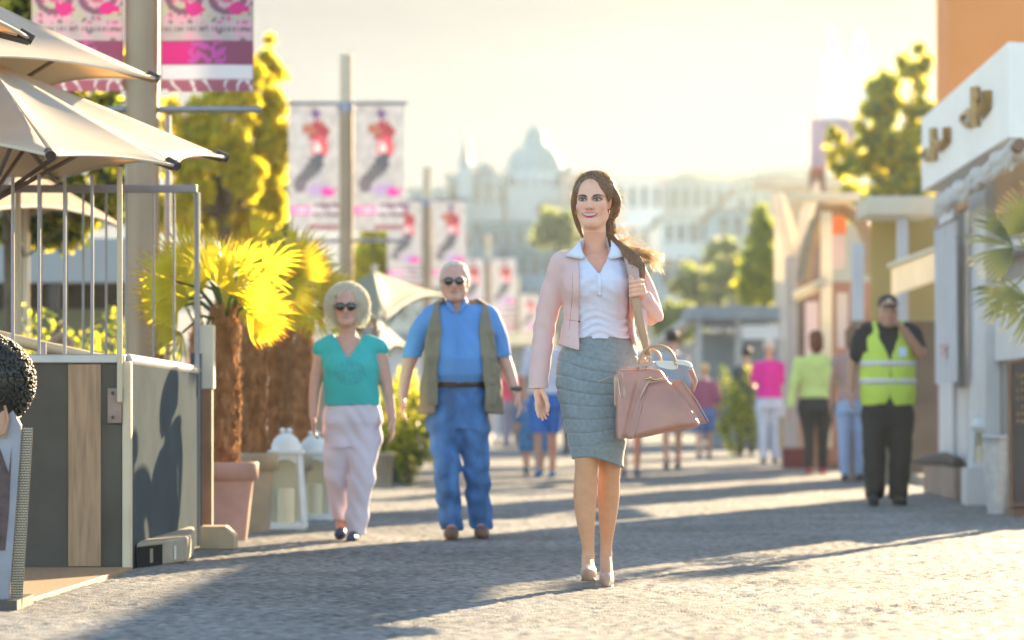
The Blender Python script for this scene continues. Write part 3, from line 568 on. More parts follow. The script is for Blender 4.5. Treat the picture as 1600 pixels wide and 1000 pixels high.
for i in range(3800):
    u = Vector((r.gauss(0, 1), r.gauss(0, 1), r.gauss(0, 1))).normalized()
    if u.y > .5: continue
    p = Vector((hc.x + u.x * rx_ * .95, ds + .06 + u.y * .14, hc.z + u.z * rz_ * .95))
    if p.x > sx(-10) - .02 and p.x < sx(22) and p.z < sz(628) and u.y < 0: continue
    if p.z < sz(655): continue
    hb_.ball(p, r.uniform(.004, .0075), n=5, k=3)
hb_.build("curly_hair", m_curl, t)
hb_ = MB(); hb_.tube([(sx(15) + .02, ds + .03, sz(935)), (sx(24) + .02, ds + .03, sz(800)), (sx(33) + .02, ds + .03, sz(665))], .005, 6)
pm = MB(); pa, pb = Vector((sx(13), ds + .0, sz(950))), Vector((sx(30), ds, sz(668))); n = 70
for i in range(n):
    for j in range(7):
        c_ = pa.lerp(pb, (i + .5) / n) + Vector((.006 + j * .0062, .03, 0)); pm.box(c_ + Vector((.0, 0, 0)), (.0036, .004, .0066 if (i + j) % 2 else .0040))
pm.build("perforated_edge", M("perforated_aluminium", (.62, .55, .45), .3, .1, metal=.6), t)
pk = MB(); pk.add([pa + Vector((0, .034, 0)), pa + Vector((.048, .034, 0)), pb + Vector((.048, .034, 0)), pb + Vector((0, .034, 0))], [(0, 1, 2, 3)]); pk.build("edge_backing", M("edge_backing_grey", (.10, .085, .075), .5, .1), t, solid=.004)
MB().box(P(8, 0, ds) * 0 + Vector((sx(0), ds + .12, .02)), (.16, .4, .04)).build("foot", m_rib, t)

# ============================================================ PAVILION behind the terrace
m_fas = M("pale_fascia", (.40, .40, .40), .6, .06, 1); m_drk = M("pavilion_wall", (.10, .08, .065), .8, .2, 2); m_olv = M("olive_panel", (.26, .25, .15), .7, .15, 2)
t = thing("pavilion", "low pavilion with pale grey fascia behind the terrace railing", "building", (P(60, 0, 31).x, 31, 0))
MB().bb(P(-220, 0, 30).x, P(208, 0, 30).x, 30, 30.2, P(0, 442, 30).z, P(0, 372, 30).z).build("fascia", m_fas, t, bevel=.01)
MB().bb(P(-220, 0, 30).x, P(204, 0, 30).x, 30.21, 36, P(0, 378, 30).z, P(0, 372, 30).z - .01).build("roof", m_fas, t)
MB().bb(P(-220, 0, 30).x, P(204, 0, 30).x, 33, 33.2, 0, P(0, 380, 30).z).build("back_wall", m_drk, t)
for px in (5, 75, 190): MB().bb(P(px, 0, 30).x, P(px + 16, 0, 30).x, 30.03, 30.17, 0, P(0, 442, 30).z - .002).build("column", M("dark_column", (.10, .075, .06), .6, .1), t)
MB().bb(P(-220, 0, 30).x, P(205, 0, 30).x, 31.0, 31.1, 0, P(0, 478, 30).z).build("olive_screen", m_olv, t)
# dark shrubs and planters between
m_bush = LM["dark"]
def bush(label, px, py, d, w_, h_, mats, seed, n=2500, leaf=.03, name="shrub"):
    q = P(px, py, d); rr = np.random.default_rng(seed); t = thing(name, label, "shrub", (q.x, d, 0))
    C = rr.standard_normal((n, 3)); C /= np.linalg.norm(C, axis=1)[:, None]; C *= (rr.random(n) ** .35)[:, None] * (1 + .25 * np.sin(C[:, :1] * 7 + C[:, 2:] * 5)); C = C * (w_ / 2, w_ / 2, h_ / 2) + (q.x, d, h_ / 2 + .05)
    a = rr.standard_normal((n, 3)); a /= np.linalg.norm(a, axis=1)[:, None]; b_ = np.cross(a, rr.standard_normal((n, 3))); b_ /= np.linalg.norm(b_, axis=1)[:, None]; sz_ = leaf * (.6 + .8 * rr.random(n))[:, None]
    o = vcol_mesh("foliage", np.stack([C - a * sz_, C + b_ * sz_ * .5, C + a * sz_, C - b_ * sz_ * .5], 1).reshape(-1, 3), np.arange(4 * n).reshape(-1, 4), None, mats[0], t, smooth=False)
    for x in mats[1:]: o.data.materials.append(x)
    o.data.polygons.foreach_set("material_index", rr.integers(0, len(mats), len(o.data.polygons)).astype(np.int32))
    st = MB()
    for k in range(5): st.tube([(q.x + rr.uniform(-.05, .05), d, -.02), (q.x + rr.uniform(-.3, .3) * w_, d + rr.uniform(-.1, .1), h_ * .6)], [.014, .006], 5)
    st.build("stems", m_bark, t); return t
bush("yellow green shrub between the old couple", 614, 700, 31, .55, 1.15, [LM["mid"], LM["gold"]], 1)
bush("dark shrub behind the old woman's hand", 640, 700, 30, .9, 1.0, [LM["dark"], LM["mid"]], 2)
bush("dark shrub beyond the shop row, left of the magenta top", 1150, 700, 46, 1.0, 1.3, [LM["dark"], LM["mid"]], 3)
bush("shaded shrub under the far left parasol", 120, 600, 24, 1.6, 1.5, [LM["dark"], LM["mid"]], 4, 4000)
def planter(label, px, py, w_, h_, mat):
    d = GD(py); c_ = P(px, py, d); t = thing("planter", label, "planter", (c_.x, d, 0)); MB().lathe([(w_ * .36, 0), (w_ * .46, h_ * .9), (w_ * .5, h_ * .9), (w_ * .5, h_), (w_ * .42, h_), (w_ * .42, h_ * .85)], (c_.x, d, 0), 20).build("tub", mat, t)
    MB().lathe([(w_ * .42, h_ * .86), (.01, h_ * .88)], (c_.x, d, 0), 16).build("soil", m_soil, t); return t
planter("dark square planter behind the old woman's hand", 622, 755, .42, .62, M("anthracite_planter", (.05, .055, .06), .5, .1)); planter("small pale planter at the old woman's side", 596, 762, .26, .34, m_kerb)
# ============================================================ RIGHT SHOP ROW
FX = lambda Y: 3.75 + .03 * (Y - 22)           # facade line of the shop row
m_wht = M("white_painted_wood", (.62, .60, .60), .6, .06, 4); m_org = M("orange_render", (.78, .27, .07), .8, .1, .6); m_shade = M("taupe_wall", (.30, .26, .24), .7, .12, 2); m_peach = M("peach_render", (.62, .36, .18), .7, .1, 1)
m_brick = M("brown_plinth", (.27, .19, .16), .7, .25, 5, .003, 30); m_plum = M("plum_trim", (.22, .05, .07), .5, .1)
t = thing("corner_shop", "low shop with white framed front and taupe wall at the right edge", "building", (4.1, 24.5, 0))
SH = lambda x, y, k: (x + .449 * k, y + k)
def wallp(Y0, Y1, z0, z1, dx0, dx1, name, mat, par=t, bevel=0):
    return MB().plan([(FX(Y0) + dx0, Y0), (FX(Y1) + dx0, Y1), (FX(Y1) + dx1, Y1), (FX(Y0) + dx1, Y0)][::-1], z0, z1).build(name, mat, par, bevel=bevel)
# main body: end walls slanted along the sun's rays so sunlight reaches the people
MB().plan([(FX(27.35) + .1, 27.35), SH(FX(27.35) + .1, 27.35, 4), SH(FX(21.9) + .1, 21.9, 4), (FX(21.9) + .1, 21.9)], 0, 3.3).build("wall", m_shade, t)
to = thing("orange_house", "tall plain orange building rising behind the sign box", "building", (5.4, 35, 0)); MB().bb(P(1463, 0, 36).x, P(1612, 0, 35).x, 35, 36, 0, 8.5).build("wall", m_org, to); MB().bb(P(1463, 0, 36).x - .05, P(1612, 0, 35).x + .05, 34.95, 36.05, 8.501, 8.7).build("roof", m_peach, to)
wallp(26.3, 27.4, .28, 3.3, 0, .12, "pilaster", m_wht, bevel=.01); wallp(27.41, 27.5, 0, 3.3, -.01, .12, "trim", m_plum)
wallp(23.85, 24.95, .0, 3.3, -.03, .1, "pilaster", m_wht, bevel=.01)
wallp(24.97, 26.28, .5, 2.5, .06, .099, "window", M("shop_glass", (.20, .18, .17), .1, .0)); wallp(24.97, 26.28, 2.5, 3.3, .03, .099, "lintel", m_peach)
wallp(25.5, 26.2, .30, .95, .03, .058, "white_panel", m_wht)
wallp(22.0, 23.84, 1.15, 1.75, .04, .09, "white_panel", m_wht); wallp(22.0, 23.84, 1.95, 2.02, -.06, .09, "shelf", m_wht)
wallp(21.95, 23.84, 2.3, 3.3, .05, .098, "fascia_panel", m_peach)
wallp(25.0, 27.4, 0, .27, -.14, .02, "plinth", m_brick, bevel=.01); wallp(23.9, 24.95, 0, .25, -.10, -.031, "plinth", m_brick, bevel=.01); wallp(21.9, 23.84, 0, .3, .0, .1, "plinth", m_brick)
# cloth banner in front of the window
bm = MB(); n = 14; vs = []
for i in range(n + 1):
    Yb = 24.7 + 1.5 * i / n; x_ = FX(Yb) - .16 + .02 * math.sin(i * 1.3)
    vs += [(x_, Yb, 2.33), (x_ + .01, Yb, .98 + .02 * math.sin(i))]
bm.add(vs, [(2 * i, 2 * i + 1, 2 * i + 3, 2 * i + 2) for i in range(n)], 0, True)
t2 = thing("hanging_cloth", "white cloth banner hanging in front of the shop window", "banner", (FX(25.4) - .16, 25.4, 1)); cl = bm.build("cloth", M("white_cloth", (.66, .65, .68), .8, .05, trans=.25), t2)
for k, (z_, w_) in enumerate(((1.30, .5), (1.24, .35))): MB().box((FX(25.3) - .185, 25.35, z_), (.004, w_, .035)).build("faded_red_print", M("faded_red", (.60, .36, .36), .8, .2), cl)
MB().tube([(FX(24.7) - .16, 24.65, 2.35), (FX(26.2) - .16, 26.25, 2.35)], .015, 8).build("rod", m_rail, t2)
# dark mat / roof over plinth
t2 = thing("bench_cushion", "dark rolled cushion lying on the brown plinth", "cushion", (FX(26) - .1, 26, .27))
MB().tube([(FX(25.2) - .08, 25.2, .31), (FX(26) - .1, 26, .335), (FX(27) - .14, 27.2, .30), (FX(27.5) - .2, 27.7, .28)], [.05, .06, .05, .02], 10).build("cushion", M("dark_canvas", (.06, .045, .05), .8, .2), t2)
# sign box
SXL = lambda Y: 3.50 + .0212 * (Y - 21.1)
def onsign(px, py):
    k = (px - 800) / F; Y = (3.50 - .0212 * 21.1) / (k - .0212); return Vector((SXL(Y), Y, CH - (py - HZ) / F * Y))
t3 = thing("sign_box", "long cream sign box with raised golden letters over the shop front", "sign", (3.6, 23.5, 2.7))
A0, A1 = onsign(1575, 65), onsign(1440, 185); B0, B1 = onsign(1575, 215), onsign(1440, 300)
m_sign = M("cream_sign_box", (.88, .86, .80), .5, .04, 2)
e = Vector((.45, .19, 0)); MB().add([A0, A1, B1, B0, A0 + e, A1 + e, B1 + e, B0 + e], [(3, 2, 1, 0), (4, 5, 6, 7), (0, 1, 5, 4), (2, 3, 7, 6), (1, 2, 6, 5), (3, 0, 4, 7)]).build("box", m_sign, t3, bevel=.008)
m_let = M("golden_letter", (.42, .25, .08), .4, .1, metal=.3)
def stroke(pts, name="letter", r=.022):
    q = [onsign(1420 + a / 3.333, 40 + b / 3.333) + Vector((-.03, 0, 0)) for a, b in pts]; mb = MB(); mb.tube(q, r, 4, cap=True); mb.build(name, m_let, t3)
ring = lambda cx, cy, rx, ry: [(cx + rx * math.cos(a * math.pi / 6), cy + ry * math.sin(a * math.pi / 6)) for a in range(13)]
stroke([(370, 320), (372, 525)], r=.045); stroke(ring(322, 488, 26, 32)); stroke(ring(366, 375, 14, 24), r=.016); stroke([(432, 338), (432, 405), (385, 465)], r=.045); stroke([(296, 470), (330, 440), (352, 470)])
stroke([(147, 535), (150, 705)], r=.038); stroke([(220, 530), (220, 590), (165, 640)], r=.04); stroke(ring(112, 672, 20, 26)); stroke([(135, 560), (150, 590), (185, 640)], r=.02)
# rolled awning
t4 = thing("rolled_awning", "white ruffled awning rolled up under the sign box", "awning", (3.6, 23.5, 2.5)); mb = MB(); rr = random.Random(4); pts = []; rad = []
for i in range(46):
    u = i / 45; px = 1588 - 125 * u; py = 232 + 92 * u + rr.uniform(-3, 3); q = onsign(px, py) + Vector((.02 + rr.uniform(-.02, .02), 0, 0)); pts.append(q); rad.append(.062 + rr.uniform(-.015, .02))
mb.tube(pts, rad, 12); mb.build("roll", M("white_awning_cloth", (.70, .66, .62), .8, .1, trans=.2), t4)
fr = MB()
for i in range(0, 44):
    q = pts[i]; a = rr.uniform(2, 5); fr.tube([q, q + Vector((-.05 + rr.uniform(-.05, .02), rr.uniform(-.06, .06), -.08 - rr.uniform(0, .05)))], [.035, .012], 6)
fr.build("ruffle", _mc["white_awning_cloth"], t4); MB().tube([pts[0] + Vector((0, -.12, .01)), pts[0] + Vector((0, .0, 0))], .045, 14).build("roller_end", M("brown_roller", (.20, .10, .06), .5, .1), t4)
# objects in front of the shop
d = 22.0; cx = P(1558, 0, d).x
t5 = thing("metal_tub", "tall ribbed zinc tub standing on the pavement at the right", "tub", (cx, d, 0)); prf = [(.068, 0), (.072, .06), (.088, .30), (.098, .50), (.104, .555), (.112, .565), (.112, .58), (.092, .578), (.09, .50)]
MB().lathe(prf, (cx, d, .0), 28).build("tub", M("zinc", (.55, .57, .60), .35, .15, 12, .002, 40, metal=.6), t5)
for k in range(16):
    a = k * math.pi / 8; MB().tube([(cx + math.cos(a) * .074, d + math.sin(a) * .074, .05), (cx + math.cos(a) * .101, d + math.sin(a) * .101, .53)], .004, 5).build("rib", _mc["zinc"], t5)
lt = lantern("white lantern standing behind the zinc tub", 1560, 0 + 795, .42, .18, grp=None); lt.location += Vector((.0, .9, .30)); st = thing("display_stand", "low white stand carrying a lantern by the shop wall", "stand", (lt.location.x, lt.location.y, 0)); MB().bb(lt.location.x - .13, lt.location.x + .13, lt.location.y - .13, lt.location.y + .13, 0, .298).build("box", m_wht, st, bevel=.006)
d = 21.3; t6 = thing("chalkboard", "brown framed chalkboard sign with orange writing at the right edge", "chalkboard", (P(1600, 0, d).x, d, 0)); x0, x1 = P(1580, 0, d).x, P(1660, 0, d).x; zt_ = P(0, 568, d).z; zl = .06
MB().add([(x0, d, zl), (x1, d - .1, zl), (x1, d + .02, zt_ + .09), (x0, d + .1, zt_)], [(0, 1, 2, 3)]).build("board", M("slate_board", (.05, .035, .035), .6, .2, 4), t6, solid=.02)
m_fr = M("brown_frame", (.16, .08, .05), .5, .2, 6)
for a_, b_ in (((x0, d, zl), (x0, d + .1, zt_)), ((x1, d - .1, zl), (x1, d + .02, zt_ + .09)), ((x0, d + .1, zt_), (x1, d + .02, zt_ + .09)), ((x0, d, zl + .03), (x1, d - .1, zl + .03))): MB().tube([Vector(a_) + Vector((0, -.02, 0)), Vector(b_) + Vector((0, -.02, 0))], .02, 4).build("frame", m_fr, t6)
rr = random.Random(8)
for k in range(7):
    z_ = zt_ - .09 - k * .055; ln = MB()
    for j in range(9):
        xx = x0 + .045 + j * .032; yy = d + .1 * (z_ / zt_) - .02 - (xx - x0) * .25
        if rr.random() < .85: ln.tube([(xx, yy, z_ + rr.uniform(-.01, .01)), (xx + .010, yy, z_ + .022), (xx + .018, yy, z_ + rr.uniform(-.01, .01))], .0032, 4)
    ln.build("chalk_line", M("orange_chalk", (.70, .38, .16), .8, .2), t6)
MB().add([(x0 + .06, d + .02, zl), (x0 + .06, d + .30, zl), (x0 + .06, d + .12, zt_)], [(0, 1, 2)]).build("rear_leg", m_fr, t6, solid=.03); MB().box((x0 + .22, d + .1, .03), (.42, .26, .06)).build("foot", m_fr, t6)
# small right palm
pb_ = Vector((P(1650, 0, 20.5).x, 20.5, 0))
palm("small fan palm reaching in from the right edge", pb_, 1.75, .07, [(1585, 385, 20.3, .44, R(176), R(120), 20, (0, -1, .35)), (1610, 470, 20.3, .40, R(200), R(130), 20, (0, -1, .2)), (1575, 455, 20.6, .33, R(238), R(130), 20, (.1, -1, .1)), (1612, 360, 20.4, .36, R(120), R(130), 20, (0, -1, .2)), (1640, 420, 20.4, .40, R(60), R(160), 18, (0, -1, .2))], 44, m_terra2, (.2, .4), "", mats=[M("dusky_palm_leaf", (.055, .075, .025), .5, .2, 3, trans=.25, tcol=(.14, .17, .05)), M("dusky_palm_tip", (.30, .26, .12), .5, .2, trans=.3), _mc["palm_leaf_green"]], lw=.46)

# ============================================================ MARKET ROW farther down
m_tarp = M("yellow_tarp", (.58, .48, .22), .8, .1, 2, trans=.4, tcol=(.80, .66, .32)); m_val = M("cream_valance", (.82, .76, .62), .8, .06, 3, trans=.4); m_post = M("grey_post", (.38, .38, .38), .5, .1, 3); m_stall = M("brown_stall_wall", (.27, .19, .14), .8, .2, 2); m_paleg = M("pale_grey_panel", (.50, .51, .53), .6, .08, 2)  # valance and stall walls lightened: hazy glow put into their colour
m_gstall = M("blue_grey_stall", (.20, .23, .26), .7, .15, 2)
def pbox(px0, px1, py0, py1, d, dep): a = P(px0, py1, d); b = P(px1, py0, d); return (a.x, b.x, d, d + dep, a.z, b.z)
t = thing("market_kiosk", "kiosk with yellow backlit tarp and white valance behind the guard", "kiosk", (P(1410, 0, 31).x, 31, 0))
MB().bb(*pbox(1355, 1462, 306, 336, 30.5, 1.0)).build("canopy", m_val, t, bevel=.02); MB().bb(*pbox(1360, 1470, 337, 500, 31.6, .03)).build("tarp", m_tarp, t); MB().bb(*pbox(1403, 1419, 337, 560, 30.6, .12)).build("post", m_wht, t)
MB().bb(P(1330, 0, 32).x, P(1475, 0, 32).x, 32, 32.1, 0, P(0, 501, 32).z).build("back_wall", m_stall, t); MB().bb(P(1395, 0, 31).x, P(1462, 0, 31).x, 31, 31.5, 0, .8).build("counter", m_stall, t)
v = MB(); a, b, c_, e_ = P(1393, 418, 29.6), P(1462, 392, 27.9), P(1462, 438, 27.9), P(1393, 462, 29.6)
for k in (0, 1): v.v += [tuple(q + Vector((.0, .0, 0)) + Vector((.03 * k, .02 * k, 0))) for q in (a, b, c_, e_)]
v.f += [(0, 1, 2, 3), (7, 6, 5, 4), (0, 4, 5, 1), (1, 5, 6, 2), (2, 6, 7, 3), (3, 7, 4, 0)]; v.m += [0] * 6; v.sm += [False] * 6; v.build("valance", m_val, t)
MB().tube([P(1390, 416, 29.6), P(1463, 389, 27.9)], .03, 8).build("valance_bar", M("bright_bar", (.7, .62, .45), .4, .05), t)
t = thing("market_stall", "open market stall with pale posts and arched frames beside the yellow kiosk", "stall", (P(1270, 0, 37).x, 37, 0))
MB().bb(*pbox(1240, 1345, 300, 312, 36, .4)).build("lintel", m_val, t); MB().bb(*pbox(1284, 1300, 330, 700, 36.2, .15)).build("post", m_val, t); MB().bb(*pbox(1228, 1246, 400, 700, 37, .15)).build("post", m_post, t); MB().bb(*pbox(1332, 1350, 380, 690, 35.5, .15)).build("post", m_paleg, t)
MB().tube([P(1245, 462, 37), P(1290, 440, 36.2)], .07, 8).build("brace", m_val, t); MB().bb(P(1236, 0, 38.5).x, P(1420, 0, 38.5).x, 38.5, 38.6, 0, P(0, 440, 38.5).z).build("back_wall", m_stall, t)
MB().bb(P(1258, 0, 38.4).x, P(1278, 0, 38.4).x, 38.35, 38.4, 1.1, P(0, 470, 38).z).build("window", m_wht, t); MB().bb(P(1316, 0, 36).x, P(1332, 0, 36).x, 36.5, 36.6, 1.5, P(0, 455, 36).z).build("poster", m_paleg, t)
ac = MB(); ac.tube([P(1255, 440, 36.5), P(1262, 390, 36.5), P(1275, 350, 36.5), P(1292, 328, 36.5), P(1318, 325, 36.5), P(1345, 345, 36.5), P(1362, 390, 36.5), P(1358, 430, 36.5)], .09, 10); ac.build("arch", M("brown_arch", (.34, .25, .16), .7, .15), t)
MB().bb(*pbox(1298, 1322, 332, 366, 37.2, .05)).build("orange_panel", M("orange_panel", (.62, .25, .10), .7, .1, trans=.3), t); MB().bb(*pbox(1300, 1320, 367, 420, 37.2, .05)).build("pale_panel", m_paleg, t)
def sail(label, pts, d, wd_):
    t = thing("feather_flag", label, "flag", Vector((P(pts[-1][0], 0, d).x, d, 0)), "curved white flags"); L = MB(); q = [P(a, b, d) for a, b in pts]; n = len(q); vs = []
    for i, p in enumerate(q): k = wd_ * math.sin(math.pi * (i + .6) / (n + .4)); vs += [p + Vector((-k, 0, 0)), p + Vector((k, .02, 0))]
    L.add(vs, [(2 * i, 2 * i + 1, 2 * i + 3, 2 * i + 2) for i in range(n - 1)], 0, True); L.build("flag_cloth", m_val, t, solid=.01)
    MB().tube([Vector((q[-1].x, d + .03, 0))] + [p + Vector((0, .03, 0)) for p in reversed(q)], .02, 6).build("mast", m_post, t)
sail("curved white flag leaning right, nearest the cypress", [(1206, 300), (1216, 302), (1222, 330), (1230, 360), (1240, 400), (1243, 420)], 42, .13)
sail("curved white flag leaning left against the arched stall", [(1276, 282), (1274, 300), (1262, 330), (1256, 360), (1250, 400), (1247, 420)], 42, .10)
t = thing("hanging_sheet", "long pale cloth hanging from the stall row beside the cypress", "cloth", P(1222, 440, 43)); MB().bb(*pbox(1210, 1236, 340, 440, 43, .04)).build("cloth", m_val, t); MB().tube([Vector((P(1222, 0, 43).x, 43.06, 0)), P(1222, 335, 43) + Vector((0, .06, 0))], .03, 8).build("post", m_post, t)
t = thing("advert_board", "tall pale pink advertising board on a red brown pillar in the glow", "billboard", P(1300, 633, 58)); MB().bb(*pbox(1268, 1345, 186, 262, 58, .15)).build("board", M("faded_pink_print", (.62, .42, .45), .7, .3, 1), t); MB().bb(*pbox(1266, 1290, 262.1, 560, 58.2, .3)).build("pillar", M("red_brown_pillar", (.36, .18, .12), .7, .1), t)
t = thing("row_building", "long low roofed market hall behind the stalls", "building", (P(1330, 0, 64).x, 64, 0)); MB().bb(*pbox(1236, 1460, 286, 640, 64, 4)).build("wall", M("sand_wall", (.62, .52, .36), .8, .1, .5), t); MB().bb(*pbox(1180, 1340, 275, 291, 62.5, 1)).build("roof_edge", m_val, t)  # sand wall lightened too, the glow put into its colour
t = thing("market_stall", "grey roofed stall at the far end beside the low branches", "stall", (P(1180, 0, 55).x, 55, 0))
MB().bb(*pbox(1080, 1235, 478, 498, 55, 3)).build("roof", M("blue_grey_roof", (.22, .25, .28), .7, .1), t); MB().bb(*pbox(1095, 1235, 520, 690, 57.5, .1)).build("back_wall", m_gstall, t)
for px in (1088, 1150, 1215): MB().bb(*pbox(px, px + 8, 498, 695, 55.2, .1)).build("post", m_post, t)
MB().bb(*pbox(1160, 1232, 508, 530, 55.1, .05)).build("pale_stall_panel", m_wht, t); MB().bb(*pbox(1110, 1170, 630, 697, 56, .5)).build("counter", m_gstall, t)  # plain white panel under the stall roof
t = thing("market_stall", "dark canopied stall with a long sloping roof right of the woman's elbow", "stall", (P(1060, 0, 70).x, 70, 0))
MB().tube([P(1030, 535, 70), P(1095, 488, 66)], .12, 6).build("roof_beam", m_post, t); MB().bb(*pbox(1035, 1110, 540, 680, 71, .1)).build("back_wall", m_gstall, t); MB().bb(*pbox(1090, 1100, 495, 690, 66, .15)).build("post", m_post, t); MB().bb(*pbox(1098, 1200, 500, 512, 64, 1)).build("awning", M("dark_awning", (.10, .11, .12), .7, .1), t)
t = thing("market_stall", "dark stall front directly behind the yellow topped woman", "stall", (P(1290, 0, 42).x, 42, 0)); MB().bb(*pbox(1236, 1340, 470, 700, 42, .1)).build("wall", M("dark_stall_wall", (.11, .10, .10), .8, .2), t); MB().bb(*pbox(1180, 1236, 560, 705, 47, .1)).build("side_wall", m_gstall, t)  # stall front in one plain dark colour
t = thing("white_crate", "pale crate on the ground between the magenta and yellow tops", "crate", P(1240, 0, 38)); cr = pbox(1220, 1258, 655, 700, 38, .4); MB().bb(*cr).build("box", m_kerb, t, bevel=.01); MB().bb(cr[0] - .01, cr[1] + .01, cr[2] - .01, cr[3] + .01, cr[5] + .001, cr[5] + .03).build("lid", m_kerb, t); MB().bb(pbox(1224, 1254, 700, 715, 38, .3)[0], cr[1], 38, 38.3, 0, cr[4] - .002).build("base", M("maroon_base", (.12, .03, .04), .7, .1), t)
# far left-hand market clutter behind the couple
for k, (px0, px1, py0, py1, d, mt, lb) in enumerate([(560, 700, 520, 600, 80, m_paleg, "pale stall wall behind the old man's arm"), (690, 790, 470, 560, 95, m_val, "pale stall beyond the old man's right shoulder"), (760, 860, 520, 640, 85, m_gstall, "blue grey stall behind the man's watch hand"), (420, 520, 520, 620, 60, m_stall, "brown stall hidden behind the palm trunks")]):
    t = thing("far_stall", lb, "stall", (P((px0 + px1) / 2, 0, d).x, d, 0)); MB().bb(P(px0, 0, d).x, P(px1, 0, d).x, d, d + 1, 0, P(0, py0 + 20, d).z).build("wall", mt, t); MB().bb(P(px0 - 8, 0, d).x, P(px1 + 8, 0, d).x, d - .5, d + 1.2, P(0, py0 + 19, d).z, P(0, py0, d).z).build("roof", m_val if k else m_gstall, t)
# kerb stones glinting along the right of the street
kb = thing("kerb_line", "low pale kerb running along the right of the street", "kerb", (4.2, 30, 0))
MB().plan([(P(1440, 0, 29.8).x, 29.6), (P(1240, 0, 45).x + .05, 45), (P(1240, 0, 45).x + .25, 45), (P(1440, 0, 29.8).x + .2, 29.6)][::-1], -.02, .09).build("stone", m_kerb, kb, bevel=.01)
